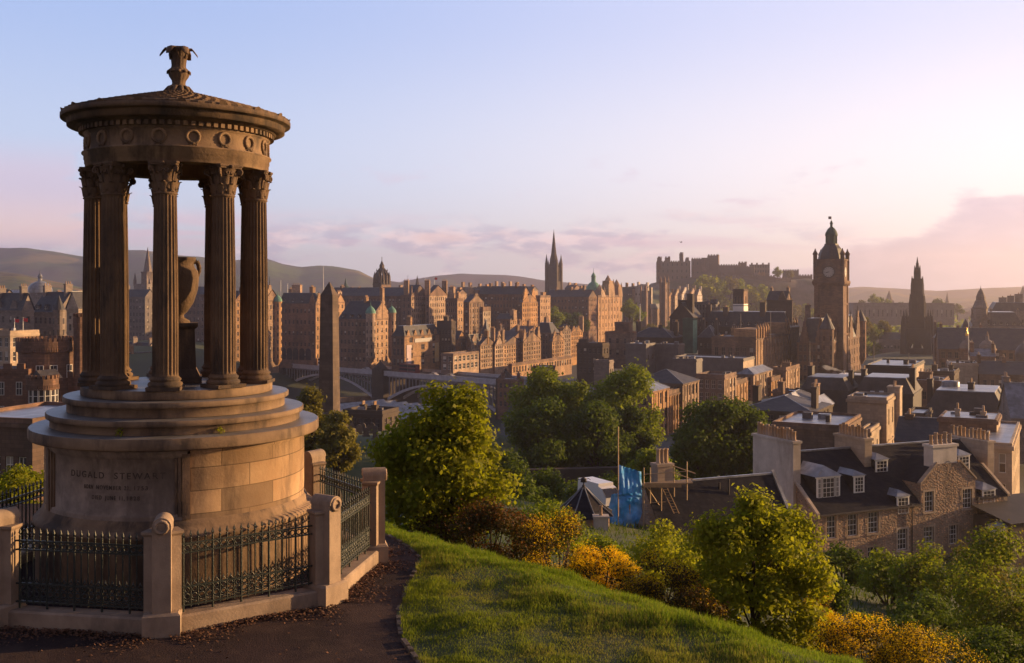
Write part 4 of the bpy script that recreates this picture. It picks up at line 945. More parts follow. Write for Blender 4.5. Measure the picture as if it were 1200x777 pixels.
B('market_block', 'plain lit six-bay block in the middle of the terrace', 588, 590, 613, 404, 430, 488, wall='stone_brown', swall='stone_gold_lit', rh=3.5, s=(5, 8), chim=((.4, .02, 2, 1, 7), (.4, .98, 2, 1, 6)), dorm=(0, 4), group=MK)
B('market_block', 'spiky many-gabled lit block at the right end of the terrace', 611, 613, 634, 401, 428, 500, wall='stone_brown', swall='stone_gold_lit', rh=5, s=(5, 7), gab=(('s', .0, .2, 6, 2.5), ('s', .25, .45, 5, 2.5), ('s', .5, .7, 6, 2.5), ('s', .78, .98, 7, 2.5)), group=MK)
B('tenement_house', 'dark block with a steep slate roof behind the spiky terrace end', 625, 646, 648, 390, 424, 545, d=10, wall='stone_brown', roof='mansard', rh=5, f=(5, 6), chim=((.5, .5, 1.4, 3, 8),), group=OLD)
B('gabled_house', 'pointed double-gabled lit house right of the spiky terrace', 645, 647, 661, 400, 424, 540, wall='stone_brown', swall='stone_gold_lit', rh=4, s=(5, 5), gab=(('s', .05, .45, 5, 2), ('s', .55, .95, 5, 2)))
B('tenement_house', 'plain pale-lit tenement with dormers next to the double gables', 655, 659, 669, 387, 422, 560, wall='stone_brown', swall='stone_gold_lit', rh=3, s=(7, 4), dorm=(0, 3), gab=(('s', .3, .7, 2, 0),), group=OLD)
B('tenement_house', 'lit tenement ending the row with a tall end chimney', 667, 669, 683, 389, 420, 570, wall='stone_brown', swall='stone_gold_lit', rh=3, s=(6, 6), chim=((.5, .97, 2.5, 1.2, 8),), gab=(('s', .1, .4, 3, 0), ('s', .5, .8, 3, 0)), group=OLD)
B('tenement_house', 'dark-roofed tenements set back behind the lit market terrace', 590, 612, 640, 394, 410, 560, wall='stone_brown', rh=5, chim=((.2, .5, 1.2, 2.4, 8), (.7, .5, 1.2, 2.4, 8)), group=OLD)
B('tenement_house', 'low dark tenements with brick stacks left of the pointed tower', 575, 600, 618, 398, 412, 530, wall='stone_brown', rh=4, chim=((.1, .5, 1.2, 2.4, 7), (.9, .5, 1.2, 2.4, 7)), group=OLD)

# --- high ridge behind
o = B('cathedral_tower', 'square cathedral tower with an open stone crown on the skyline', 437, 447, 458, 333, 400, 720, d=None, wall='stone_dark', swall='stone_brown', roof='flat', rh=1, f=(1, 1), s=(3, 2), wh=6, ww=2)
a_, b_, h_ = o.a, o.b, o.H; mb = MB(); cx_, cy_ = a_ / 2, b_ / 2
for q in range(8):
    t = q * math.pi / 4 + math.pi / 4; rr = (1.0 if q % 2 == 0 else .74) * min(a_, b_) * .70; e = Vector((cx_ + rr * math.cos(t), cy_ + rr * math.sin(t), h_)); D_ = lambda f, z: Vector((cx_ + rr * f * math.cos(t), cy_ + rr * f * math.sin(t), h_ + z))
    mb.taper(e.x - .9, e.x + .9, e.y - .9, e.y + .9, h_, h_ + 6, .2); mb.cone((e.x, e.y, h_ + 6), .9, 3, 6)
    mb.path([D_(1, 3.0), D_(.9, 6.2), D_(.66, 8.6), D_(.36, 10.6), D_(0, 11.8)], [.7, .6, .6, .55, .55], 5)
    for f_, z_ in ((.74, 9.0),): p_ = D_(f_, z_); mb.cone(p_, .5, 2.2, 5)
mb.box(cx_ - 1.2, cx_ + 1.2, cy_ - 1.2, cy_ + 1.2, h_ + 10.4, h_ + 13.4); mb.cone((cx_, cy_, h_ + 13.4), 1.5, 3.6, 6); mb.tube((cx_, cy_, h_ + 16.4), (cx_, cy_, h_ + 19), .2)
mb.build('crown', 'stone_dark', o.root)
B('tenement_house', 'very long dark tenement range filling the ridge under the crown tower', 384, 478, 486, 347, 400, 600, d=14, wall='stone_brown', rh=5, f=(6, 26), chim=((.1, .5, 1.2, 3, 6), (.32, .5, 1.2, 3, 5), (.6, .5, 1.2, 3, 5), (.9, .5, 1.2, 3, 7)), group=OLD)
B('council_block', 'tall lit tenement slab at the left of the twin sunlit slabs', 470, 482, 502, 346, 402, 560, wall='stone_brown', swall='stone_gold_lit', rh=5.5, s=(8, 8), gab=(('s', .02, .06, 5, 0), ('s', .94, .98, 5, 0)), chim=((.5, .02, 3, 1, 8),))
B('council_block', 'tall lit tenement slab at the right of the twin sunlit slabs', 498, 503, 524, 346, 405, 565, wall='stone_brown', swall='stone_gold_lit', rh=5.5, s=(8, 8), chim=((.5, .02, 3, 1, 8), (.5, .98, 3, 1, 8)))
B('tenement_house', 'dark square tower block with one lit edge beside the twin slabs', 522, 536, 543, 352, 405, 540, wall='stone_brown', swall='stone_gold_lit', roof='flat', rh=1, f=(7, 5), chim=((.3, .5, 3, 2, 7), (.8, .5, 2, 2, 4)), group=OLD)
o = B('bank_hall', 'tall ornate lit building with a pedimented top and many narrow windows', 543, 550, 567, 354, 402, 560, wall='stone_brown', swall='stone_gold_lit', rh=4, s=(7, 6), ww=1.3, wh=2.4, gab=(('s', .2, .8, 4.5, 1.5),), pilaster=4)
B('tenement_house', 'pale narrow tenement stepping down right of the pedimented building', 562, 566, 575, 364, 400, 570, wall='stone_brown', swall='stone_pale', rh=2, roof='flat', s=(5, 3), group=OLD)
B('tenement_house', 'small pale house with a tall lit chimney block below the ridge', 582, 598, 606, 374, 396, 590, wall='stone_brown', swall='stone_gold_lit', rh=3, chim=((.97, .5, 2.5, 4, 5),), group=OLD)
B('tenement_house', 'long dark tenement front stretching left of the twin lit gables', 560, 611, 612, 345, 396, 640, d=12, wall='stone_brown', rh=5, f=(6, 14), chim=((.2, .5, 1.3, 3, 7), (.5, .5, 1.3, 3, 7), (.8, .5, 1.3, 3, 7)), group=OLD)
B('gabled_house', 'tall lit tenement with twin sharp gables on the ridge', 609, 612, 630, 354, 397, 630, wall='stone_brown', swall='stone_gold_lit', rh=5, s=(7, 7), gab=(('s', .05, .42, 8, 2), ('s', .55, .92, 8, 2)))
B('tenement_house', 'square-topped lit tenement right of the twin sharp gables', 628, 633, 645, 348, 396, 660, wall='stone_brown', swall='stone_gold_lit', rh=1, roof='flat', s=(6, 4), chim=((.5, .5, 2, 4, 3),), group=OLD)
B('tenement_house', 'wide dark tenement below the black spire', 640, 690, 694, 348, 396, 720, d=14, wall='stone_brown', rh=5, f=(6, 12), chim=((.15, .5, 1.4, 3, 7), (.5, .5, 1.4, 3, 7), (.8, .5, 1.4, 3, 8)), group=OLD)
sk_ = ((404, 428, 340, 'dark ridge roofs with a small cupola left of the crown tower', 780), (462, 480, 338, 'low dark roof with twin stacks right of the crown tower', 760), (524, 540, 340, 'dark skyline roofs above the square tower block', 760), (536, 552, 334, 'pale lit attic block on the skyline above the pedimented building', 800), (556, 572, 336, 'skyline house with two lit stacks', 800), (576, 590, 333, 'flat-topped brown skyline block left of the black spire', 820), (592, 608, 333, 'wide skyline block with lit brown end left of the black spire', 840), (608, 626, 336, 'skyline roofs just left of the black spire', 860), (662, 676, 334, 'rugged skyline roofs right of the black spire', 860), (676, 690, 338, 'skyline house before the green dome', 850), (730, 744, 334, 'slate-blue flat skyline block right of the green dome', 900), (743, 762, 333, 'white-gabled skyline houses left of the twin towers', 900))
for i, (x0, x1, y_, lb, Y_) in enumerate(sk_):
    B('skyline_house', lb, x0, x1 - 3, x1, y_ + 4, 372, Y_, d=12, wall=('stone_brown', 'stone_grey')[i % 2] if i < 10 else ('slate', 'harl_white')[i - 10], swall='stone_gold_lit' if i != 11 else 'harl_white', roof=('gablex', 'flat', 'gablex', 'flat', 'gablex', 'flat', 'flat', 'gablex', 'gablex', 'gablex', 'flat', 'gabley')[i], rh=(3, 1)[i in (1, 3, 5, 6, 10)], chim=((.15, .5, 1.6, 3, 5), (.8, .5, 1.6, 3, 4.5)), f=(3, 4), s=(3, 2), group='roofs along the old town skyline')
# black spire (tolbooth kirk)
SY = 940
t = empty('church', wp(649, 348, SY), 'black needle-spired church standing highest on the old town ridge', 'church', rz=-R_(28)); m_ = SY / F
mb = MB(); mb.box(-5.2, 5.2, -5.2, 5.2, -14, 14); mb.box(-4.6, 4.6, -4.6, 4.6, 14, 27)
for q in range(4):
    x_, y_ = (4.9 if q % 2 else -4.9, 4.9 if q // 2 else -4.9); mb.box(x_ - 1.1, x_ + 1.1, y_ - 1.1, y_ + 1.1, -14, 30); mb.cone((x_, y_, 30), 1.5, 9, 4)
    for w_ in (-1.6, 1.6): mb.box((x_ * .94) - .5 + (w_ if 1 else 0) * 0, x_ * .94 + .5, w_ - .5, w_ + .5, 14, 29) ; mb.cone((x_ * .94, w_, 29), .7, 5, 4)
mb.build('tower', 'stone_dark', t)
mb = MB(); mb.lathe([(4.3, 27), (3.6, 31), (2.4, 40), (1.3, 50), (.4, 58), (.1, 60)], 8, smooth=False)
for q in range(4): x_, y_ = 2.9 * math.cos(q * math.pi / 2), 2.9 * math.sin(q * math.pi / 2); mb.box(x_ - .6, x_ + .6, y_ - .6, y_ + .6, 30, 34); mb.cone((x_, y_, 34), .9, 4, 4)
mb.tube((0, 0, 58), (0, 0, 61), .15); mb.build('spire', 'stone_dark', t)
# the bank on the mound
o = B('bank_palace', 'grand sunlit baroque bank with a green copper dome and stacked terraces', 655, 701, 729, 348, 405, 760, wall='stone_brown', swall='stone_gold_lit', roof='flat', rh=1.2, f=(6, 13), s=(6, 8), ww=1.4, wh=2.8, pilaster=6, chim=((.2, .5, 1.5, 3, 5), (.55, .5, 1.5, 3, 5)))
for u, w_, hh in ((.2, 4, 5), (.55, 6, 12), (.92, 4, 9)):
    mb = MB(); y_ = o.b * u; mb.taper(o.a - 6, o.a + .4, y_ - w_, y_ + w_, o.H, o.H + hh, .8); mb.cone((o.a - 3, y_, o.H + hh), 2.6, 4.5, 8)
    for q in (-1, 1): mb.cone((o.a - .4, y_ + q * w_ * .8, o.H + hh * .8), .9, 4, 6)
    mb.build('pavilion', 'stone_gold_lit', o.root)
p = wp(695.5, 346, 775); q_ = Matrix.Rotation(R_(28), 4, 'Z') @ (p - Vector(o.base)); mb = MB(); mb.lathe([(6, -6), (6, 0), (6.3, .3), (6, 3), (5, 6.5), (3.2, 9), (1.7, 10), (1.6, 13.5), (1.9, 13.8), (1.2, 15.5), (.2, 17), (.1, 20), (0, 20)], 20, 0, q_.x, q_.y)
mb.v = [(x, y, z + q_.z) for x, y, z in mb.v]; mb.build('dome', 'copper', o.root)
# college twin towers
for i, (x0, x1, x2, yt, Y) in enumerate(((751, 757, 762, 342, 880), (774, 779, 783, 332, 890))):
    o = B('college_tower', ('shorter square college tower with pinnacles, left of the pair', 'taller square college tower with pinnacles, right of the pair')[i], x0, x1, x2, yt, 384, Y, wall='stone_dark', swall='stone_brown', roof='flat', rh=.8, f=(4, 1), s=(4, 1), ww=1, wh=3, group='college towers')
    mb = MB()
    for q in range(4): x_, y_ = (o.a if q % 2 else 0, o.b if q // 2 else 0); mb.box(x_ - .7, x_ + .7, y_ - .7, y_ + .7, -3, o.H + 3); mb.cone((x_, y_, o.H + 3), 1.0, 4, 4)
    mb.build('pinnacles' if False else 'buttress', 'stone_brown', o.root)
B('college_hall', 'low lit college hall between the two square towers', 760, 763, 774, 362, 384, 885, wall='stone_brown', swall='stone_gold_lit', roof='gabley', rh=4, s=(2, 4))
for i, (x0, x1, x2, yt, wl, lb) in enumerate(((780, 783, 790, 350, 'stone_gold_lit', 'lit sandstone villa right of the taller college tower'), (788, 791, 798, 346, 'stone_pale', 'red-roofed pale villa left of the white gables'), (796, 799, 808, 344, 'harl_white', 'white-gabled villa with a red roof below the castle'), (806, 809, 816, 345, 'stone_gold_lit', 'tall gabled villa under the castle palace'), (814, 817, 823, 346, 'harl_white', 'bright white gable house nearest the castle trees'))):
    B('villa', lb, x0, x1, x2, yt, 384, 980 + 8 * i, wall='stone_brown', swall=wl, roof='gablex', rh=6, rm='slate_red' if i in (1, 2) else 'slate', s=(5, 3), gab=(('s', .1, .9, 6, 0),), chim=((.5, .9, 2, 1.2, 9),), group='villas below the castle')
# thin masts and poles on the skyline
for i, (px_, y0_, y1_, Y, lb) in enumerate(((379, 312, 345, 900, 'tall thin white mast standing just left of the obelisk tip'), (478, 323, 345, 900, 'thin mast left of the small dark steeple'), (498, 326, 345, 880, 'short thin mast right of the small dark steeple'), (509, 325, 342, 870, 'thin flagpole with a red flag above the twin slabs'), (750, 356, 405, 560, 'thin white pole in front of the college towers'), (329, 328, 348, 700, 'construction lamp mast left beside the temple'), (337, 332, 348, 700, 'construction lamp mast right beside the temple'))):
    b0 = wp(px_, y1_, Y); t = empty('mast', b0, lb, 'mast'); h_ = (y1_ - y0_) / F * Y; mb = MB(); mb.tube((0, 0, -6), (0, 0, h_), .3, .16, 6); mb.box(-.4, .4, -.1, .1, h_ - .5, h_); mb.build('pole', 'white_paint', t)
    if i == 3: mb = MB(); mb.add([(.1, 0, h_), (2.4, 0, h_ - .3), (2.4, 0, h_ - 2.2), (.1, 0, h_ - 2)], ((0, 1, 2, 3),)); mb.build('flag', 'red_cloth', t)
t = empty('steeple', wp(489, 345, 860), 'small dark steeple on the skyline between the thin masts', 'steeple'); mb = MB(); mb.box(-2.2, 2.2, -2.2, 2.2, -8, 4); mb.build('tower', 'stone_dark', t); mb = MB(); mb.cone((0, 0, 4), 2.6, 12, 6); mb.build('spire', 'stone_dark', t)
t = empty('cupola', wp(405, 342, 800), 'tiny domed cupola on the roofs left of the crown tower', 'cupola'); mb = MB(); mb.lathe([(3.4, -4), (3.4, 2), (2.6, 4), (1.2, 5), (.6, 8), (0, 11)], 10); mb.build('dome', 'copper_dark', t)
t = empty('cupola', wp(316, 345, 640), 'thin dark finial cupola beside the right temple column', 'cupola'); mb = MB(); mb.lathe([(2.0, -4), (2.0, 2), (1.2, 4), (.4, 6), (.1, 11)], 8); mb.build('dome', 'copper_dark', t)

# ================================================================== castle on its rock
CY = 1200
def rocky(name, x0, x1, outline, Y, depth, base_y, seed):
    xs = np.arange(x0, x1 + 1, 3.0); tp = np.interp(xs, [p[0] for p in outline], [p[1] for p in outline]); v = []; f = []; K = 22
    for px_, py_ in zip(xs, tp):
        for j in range(K + 1):
            u = j / K * 1.5; yy = Y - depth + depth * u; zt = CAMZ + (HY - py_) / F * Y; zb = CAMZ + (HY - base_y) / F * Y
            h = sst(u, .0, .95) ** .8 if u < 1 else 1; X = (px_ - 600) / F * Y
            crag = mnoise.fractal((X * .03, yy * .03, seed), .7, 2.2, 4) * 7 * math.sin(min(1, u) * math.pi) - abs(mnoise.noise((X * .06, seed, 0))) * 10 * math.sin(min(1, u) * math.pi)
            v.append((X + mnoise.noise((X * .05, yy * .05, seed)) * 3, yy + crag * 1.2, zb + (zt - zb) * h + crag * .6))
    for i in range(len(xs) - 1):
        for j in range(K): f.append((i * (K + 1) + j, (i + 1) * (K + 1) + j, (i + 1) * (K + 1) + j + 1, i * (K + 1) + j + 1))
    me = bpy.data.meshes.new(name); me.from_pydata(v, [], f); me.materials.append(MATS['rock']); tag(link(name, me), kind='structure')
rocky('castle_rock', 735, 1010, [(735, 372), (770, 332), (800, 326), (842, 322), (885, 322), (930, 328), (950, 326), (965, 336), (985, 352), (998, 372), (1010, 382)], CY, 110, 388, 2.0)
cs_ = empty('castle', wp(838, 330, CY), 'medieval castle of dark stone blocks and walls crowning the rock', 'castle', rz=-R_(14)); ci = Matrix.Rotation(R_(14), 4, 'Z') @ Matrix.Translation(-cs_.location)
def cbox(nm, x0, x1, yt, yb, Y, dp, m='stone_brown', cr=True, wins=None):
    A_, B_ = ci @ wp(x0, yb, Y), ci @ wp(x1, yt, Y); mb = MB(); mb.box(A_.x, B_.x, A_.y, A_.y + dp, A_.z - 6, B_.z)
    if cr: crenel(mb, A_.x, A_.y + .4, B_.x, A_.y + .4, B_.z, .8, 1.3, 1.4); crenel(mb, B_.x - .4, A_.y, B_.x - .4, A_.y + dp, B_.z, .8, 1.3, 1.4)
    if wins:
        for i in range(wins[0]):
            for j in range(wins[1]):
                x_ = A_.x + (B_.x - A_.x) * (j + .5) / wins[1]; z_ = A_.z + (B_.z - A_.z) * (i + .4) / wins[0]; mb.box(x_ - .7, x_ + .7, A_.y - .03, A_.y + .1, z_, z_ + 3, 1)
    mb.build(nm, [m, 'window_glass'], cs_); return A_, B_
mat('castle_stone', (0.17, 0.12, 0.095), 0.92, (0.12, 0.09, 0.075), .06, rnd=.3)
A_, B_ = cbox('palace_block', 769, 808, 307, 330, CY, 26, 'castle_stone', True, (3, 7))
for x0, x1, y0 in ((770, 775, 302), (779, 785, 302), (803, 807, 303)): cbox('turret', x0, x1, y0, 310, CY - 1, 6, 'castle_stone')
cbox('clock_tower', 796, 800.5, 297, 310, CY + 4, 6, 'castle_stone')
cbox('great_hall', 810, 830, 303.5, 326, CY + 6, 30, 'castle_stone', True, (2, 4)); cbox('pavilion', 822, 828, 302, 312, CY + 2, 10, 'stone_brown', False)
cbox('war_memorial', 829, 842, 299.5, 324, CY + 4, 22, 'castle_stone', True)
cbox('curtain_wall', 841, 868, 311, 328, CY + 2, 10, 'castle_stone', True); cbox('gun_battery', 860, 884, 313, 328, CY - 6, 10, 'castle_stone', True)
cbox('guard_house', 865, 875, 308, 318, CY + 10, 12, 'castle_stone'); cbox('barrack_block', 878, 902, 310, 322, CY + 14, 14, 'castle_stone', False, (2, 8))
for x_ in (880, 886, 893, 900): cbox('chimney', x_, x_ + 2, 308, 312, CY + 16, 4, 'castle_stone', False)
cbox('lit_bastion', 888, 896, 320, 329, CY - 12, 24, 'stone_gold_lit', True); cbox('lower_wall', 907, 927, 326, 334, CY - 20, 14, 'stone_gold_lit', True); cbox('lower_bastion', 922, 928, 333, 348, CY - 26, 16, 'stone_gold_lit', False)  # lighter golden walls: sunlight on the castle put into their colour
cbox('gatehouse', 917, 936, 317, 332, CY + 20, 16, 'castle_stone', True); cbox('western_wall', 936, 952, 323, 338, CY + 24, 14, 'castle_stone', True)
cbox('terrace_wall', 842, 908, 324, 334, CY - 14, 8, 'castle_stone', True); cbox('half_moon', 812, 846, 320, 336, CY - 10, 14, 'castle_stone', True)

# ================================================================== obelisk in the burial ground
OY = 206
t = empty('obelisk', wp(386, 500, OY), 'tall dark stone obelisk rising from the old burial ground', 'obelisk', rz=-R_(16)); z1 = 154 / F * OY; z2 = 169.5 / F * OY
mat('obelisk_stone', (0.15, 0.11, 0.085), 0.9, (0.095, 0.07, 0.055), .35, .3, 6, brick=(1.6, .62, .03, .5, False), stain=((0.05, .04, .035), .3, .5))
mb = MB(); mb.taper(-1.62, 1.62, -1.62, 1.62, -1, z1, .3); mb.taper(-1.32, 1.32, -1.32, 1.32, z1, z2, 1.25); mb.build('shaft', 'obelisk_stone', t)
mb = MB(); mb.box(-2.1, 2.1, -2.1, 2.1, -4, 2.6); mb.taper(-2.1, 2.1, -2.1, 2.1, 2.6, 3.0, .4); mb.box(-2.7, 2.7, -2.7, 2.7, -5, .6); mb.build('pedestal', 'obelisk_stone', t)
# ================================================================== bridge over the railway valley
A3 = Vector((-113, 507, 0)); B3 = Vector((34, 362, 0)); bd = (B3 - A3).normalized(); bl = (B3 - A3).length
br = empty('arch_bridge', (A3.x, A3.y, 0), 'long painted iron arch bridge with stone piers crossing the railway valley', 'bridge', rz=math.atan2(bd.y, bd.x))
ZD = 63.6; BWD = 18
def dz(u): return ZD + 1.1 * u / bl
mb = MB()
for i in range(20):
    u0, u1 = bl * i / 20, bl * (i + 1) / 20; mb.box(u0, u1, 0, BWD, dz(u0) - 1.0, dz(u0))
mb.build('deck', 'asphalt', br)
for y_ in (-.5, BWD + .2):
    mb = MB(); n_ = 40
    for i in range(n_):
        u0, u1 = bl * i / n_, bl * (i + 1) / n_; z = dz(u0)
        mb.box(u0, u1, y_, y_ + .3, z - .9, z + .05); mb.box(u0 + .25, u1 - .25, y_ + .08, y_ + .22, z + .05, z + .95); mb.box(u0, u1, y_ - .1, y_ + .4, z + .95, z + 1.15); mb.box(u0 - .25, u0 + .25, y_ - .05, y_ + .35, z + .05, z + .95)
    mb.build('parapet', 'bridge_paint', br)
spans = ((4, 73), (83, 150), (160, 205))
for (u0, u1) in spans:
    zs, zc = 53.6, 61.4
    def za(u): q = (u - (u0 + u1) / 2) / ((u1 - u0) / 2); return zs + (zc - zs) * (1 - q * q)
    for y_ in (.3, BWD * .5, BWD - .8):
        mb = MB(); N = 28; vs = []
        for i in range(N + 1):
            u = u0 + (u1 - u0) * i / N; z = za(u); th = 1.25 - .35 * math.sin(math.pi * i / N); vs += [(u, y_, z - th), (u, y_, z), (u, y_ + .6, z), (u, y_ + .6, z - th)]
        mb.add(vs, [(i * 4 + a, i * 4 + (a + 1) % 4, i * 4 + 4 + (a + 1) % 4, i * 4 + 4 + a) for i in range(N) for a in range(4)]); mb.build('arch_rib', 'bridge_paint', br)
    mb = MB(); u = u0 + 1.2
    while u < u1 - 1:
        z = za(u)
        if dz(u) - 1.2 - z > .3:
            mb.box(u - .22, u + .22, .35, .75, z - .2, dz(u) - 1.0)
        zt_ = dz(u) - 1.0
        vs = [(u + .9 * (1 - math.cos(R_(a))) + .2, .55, zt_ - 1.3 + 1.1 * math.sin(R_(a))) for a in range(0, 181, 30)]
        for p_, q_ in zip(vs, vs[1:]): mb.add([p_, q_, (q_[0], .55, zt_), (p_[0], .55, zt_)], ((0, 1, 2, 3),))
        u += 2.2
    mb.box(u0, u1, .3, .8, dz(u0) - 1.5, dz(u0) - 1.0); mb.build('spandrel_arcade', 'bridge_iron', br)
for u in (0, 78, 155):
    mb = MB(); mb.box(u - 4, u + 4, -1.2, BWD + 1.2, 40, dz(u) - .9); mb.box(u - 4.4, u + 4.4, -1.6, BWD + 1.6, 52, 53.2); mb.box(u - 3.4, u + 3.4, -1.6, 2.2, dz(u) - .9, dz(u) + 1.9)
    mb.cone((u, .3, dz(u) + 1.9), 3.4, 3.4, 8); mb.ball((u, .3, dz(u) + 5.2), .5); mb.build('pier', 'stone_dark', br)
bi = br.matrix_basis.copy() if False else Matrix.Translation(br.location) @ Matrix.Rotation(math.atan2(bd.y, bd.x), 4, 'Z')
# vehicles and lamps on the bridge
def car_mesh():
    mb = MB(); pr_ = [(-2.1, .35), (-2.1, .8), (-1.95, .95), (-1.3, 1.0), (-.75, 1.42), (.75, 1.45), (1.4, 1.0), (2.0, .85), (2.1, .6), (2.1, .35)]
    n_ = len(pr_); vs = [(x, -.85, z) for x, z in pr_] + [(x, .85, z) for x, z in pr_]; mb.add(vs, [tuple(range(n_)), tuple(reversed(range(n_, 2 * n_)))] + [(i, (i + 1) % n_, n_ + (i + 1) % n_, n_ + i) for i in range(n_)], 0)
    mb.box(-.95, .95, -.87, .87, 1.03, 1.33, 1); return mb.mesh('body', ['car_paint', 'window_glass'])
def wheel_mesh(r): mb = MB(); mb.tube((0, -.12, 0), (0, .12, 0), r, r, 12); mb.tube((0, -.13, 0), (0, .13, 0), r * .5, r * .5, 8, 1); return mb.mesh('wheel', ['tyre', 'steel'])
CB, WH = car_mesh(), wheel_mesh(.33)
def vehicle(lb, pos, rz, bus=None, grp=None):
    t = empty('bus' if bus else 'car', pos, lb, 'bus' if bus else 'car', grp, rz=rz)
    if bus:
        L_ = 11; mb = MB(); mb.taper(-L_ / 2, L_ / 2, -1.25, 1.25, .35, bus[1], .12, 0); mb.box(-L_ / 2 + .3, L_ / 2 - .1, -1.27, 1.27, 1.5, 2.4, 1)
        if bus[1] > 3.6: mb.box(-L_ / 2 + .3, L_ / 2 - .1, -1.26, 1.26, 3.0, 3.9, 1)
        mb.build('body', [bus[0], 'window_glass'], t); xs = (-3.2, 3.6)
    else: link('body', CB, t); xs = (-1.3, 1.35)
    for x in xs:
        for y in (-.78, .78): link('wheel', WH, t, (x, y * (1.5 if bus else 1), .34), 0, 1.35 if bus else 1)
mat('bus_white', (.75, .72, .70), .35, spec=.5); mat('bus_maroon', (.16, .03, .035), .35, spec=.5)
rz_ = math.atan2(bd.y, bd.x)
for u, y_, lb, bs in ((8, 5, 'small car on the bridge nearest the domed corner hall', None), (20, 5, 'small car on the bridge left of the bus by the obelisk', None), (31, 5.5, 'white bus on the bridge just left of the obelisk', ('bus_white', 4.3)), (62, 5, 'car on the bridge right of the obelisk', None), (71, 5, 'car on the bridge close to the domed pier', None), (92, 5, 'maroon bus on the bridge below the banner building', ('bus_maroon', 4.3)), (108, 5, 'car on the bridge in front of the banner building', None), (118, 5, 'car on the bridge in front of the low warehouse', None)):
    p = bi @ Vector((u, y_, dz(u))); vehicle(lb, p, rz_, bs, 'traffic on the bridge')
mb = MB(); mb.tube((0, 0, 0), (0, 0, 6.5), .12, .07, 6); mb.ball((0, 0, 6.7), .35, n=8, k=6); lampm = mb.mesh('street_lamp', 'frame_grey')
for u in (12, 40, 66, 95, 122): 
    o = link('street_lamp', lampm, None, bi @ Vector((u, 1.6, dz(u)))); tag(o, 'thin street lamp on the bridge pavement, one of five alike', 'street lamp', 'lamps along the bridge')
vehicle('white coach parked on the station road under the bridge arch', wp(405, 463, 520), R_(8), ('bus_white', 4.2))
vehicle('pale car parked on the station road right of the white coach', wp(424, 461, 520), R_(8)); vehicle('dark car beside the white coach under the bridge arch', wp(414, 465, 512), R_(8))
B('boundary_wall', 'long sunlit stone wall below the left half of the bridge arch', 336, 372, 374, 449, 456, 560, d=1.2, rot=-14, wall='stone_gold_lit', roof='', cornice=False, f=(0, 0), s=(0, 0), cat='wall')
B('boundary_wall', 'sunlit station road wall in front of the white coach', 395, 440, 444, 464, 473, 470, d=1.2, rot=-24, wall='stone_gold_lit', roof='', cornice=False, f=(0, 0), s=(0, 0), cat='wall')
# station roof: ridges of pale glass
st = empty('station_roof', wp(430, 484, 390), 'pale ridged glass station roof in the valley behind the burial ground', 'station', rz=R_(-40))
mb = MB()
for i in range(7): mb.add([(-22 + i * 6.5, -14, 0), (-22 + i * 6.5 + 3.25, -14, 1.9), (-22 + i * 6.5 + 6.5, -14, 0), (-22 + i * 6.5, 26, 0), (-22 + i * 6.5 + 3.25, 26, 1.9), (-22 + i * 6.5 + 6.5, 26, 0)], ((0, 1, 4, 3), (1, 2, 5, 4), (0, 2, 1), (3, 4, 5)))
mb.build('roof', 'lead_flat', st); mb = MB(); mb.box(-22, 23, -14, 26, -8, -.1); mb.build('wall', 'stone_dark', st)
B('engine_house', 'low dark brick building with a wavy parapet behind the burial ground', 402, 448, 462, 486, 506, 225, rot=20, d=8, wall='stone_dark', roof='flat', rh=.8, f=(1, 6), chim=((.3, .5, 1.2, 1.2, 1.6), (.6, .5, 1.2, 1.2, 1.6)))
B('brick_building', 'plain brown block with two stubby chimneys right of the foreground tree top', 583, 606, 614, 446, 480, 380, wall='stone_brown', roof='flat', rh=.4, f=(3, 4), chim=((.1, .5, 1, 1, 2.5), (.9, .5, 1, 1, 2.5)))
B('arcade_building', 'long low lit arcade building left of the big trees', 596, 600, 670, 428, 440, 470, wall='stone_brown', swall='stone_gold_lit', roof='flat', rh=.6, s=(1, 22), wh=2.6, ww=1.4, maxd=110)
B('flat_block', 'small dark red block at the end of the low arcade', 624, 640, 644, 431, 446, 400, d=8, wall='slate_red', roof='flat', rh=.4, f=(1, 3))

# ================================================================== Waterloo Place and the roofs round it
WT = 'stone terrace along the sloping street'
def terr(lb, x0, x1, x2, yt, yb, Y, **kw):
    return B('terrace_pavilion', lb, x0, x1, x2, yt, yb, Y, wall=kw.pop('wall', 'stone_brown'), swall='stone_gold_lit', group=WT, **kw)
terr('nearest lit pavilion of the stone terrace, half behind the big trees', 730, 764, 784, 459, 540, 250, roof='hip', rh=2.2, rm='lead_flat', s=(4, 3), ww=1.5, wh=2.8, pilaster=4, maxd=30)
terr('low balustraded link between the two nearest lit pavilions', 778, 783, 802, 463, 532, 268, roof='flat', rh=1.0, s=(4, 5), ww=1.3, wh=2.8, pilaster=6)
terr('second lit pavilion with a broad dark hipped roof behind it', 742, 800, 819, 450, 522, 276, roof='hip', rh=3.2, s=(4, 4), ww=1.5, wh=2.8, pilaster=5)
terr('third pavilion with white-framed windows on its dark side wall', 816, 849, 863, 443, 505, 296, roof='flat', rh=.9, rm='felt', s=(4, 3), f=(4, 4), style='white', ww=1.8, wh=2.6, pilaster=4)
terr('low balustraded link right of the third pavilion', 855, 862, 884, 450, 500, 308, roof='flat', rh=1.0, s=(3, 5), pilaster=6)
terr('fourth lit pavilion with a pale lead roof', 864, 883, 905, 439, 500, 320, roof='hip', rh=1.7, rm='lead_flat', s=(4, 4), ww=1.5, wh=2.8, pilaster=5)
terr('low balustraded link right of the fourth pavilion', 898, 904, 920, 446, 490, 334, roof='flat', rh=1.0, s=(3, 4), pilaster=5)
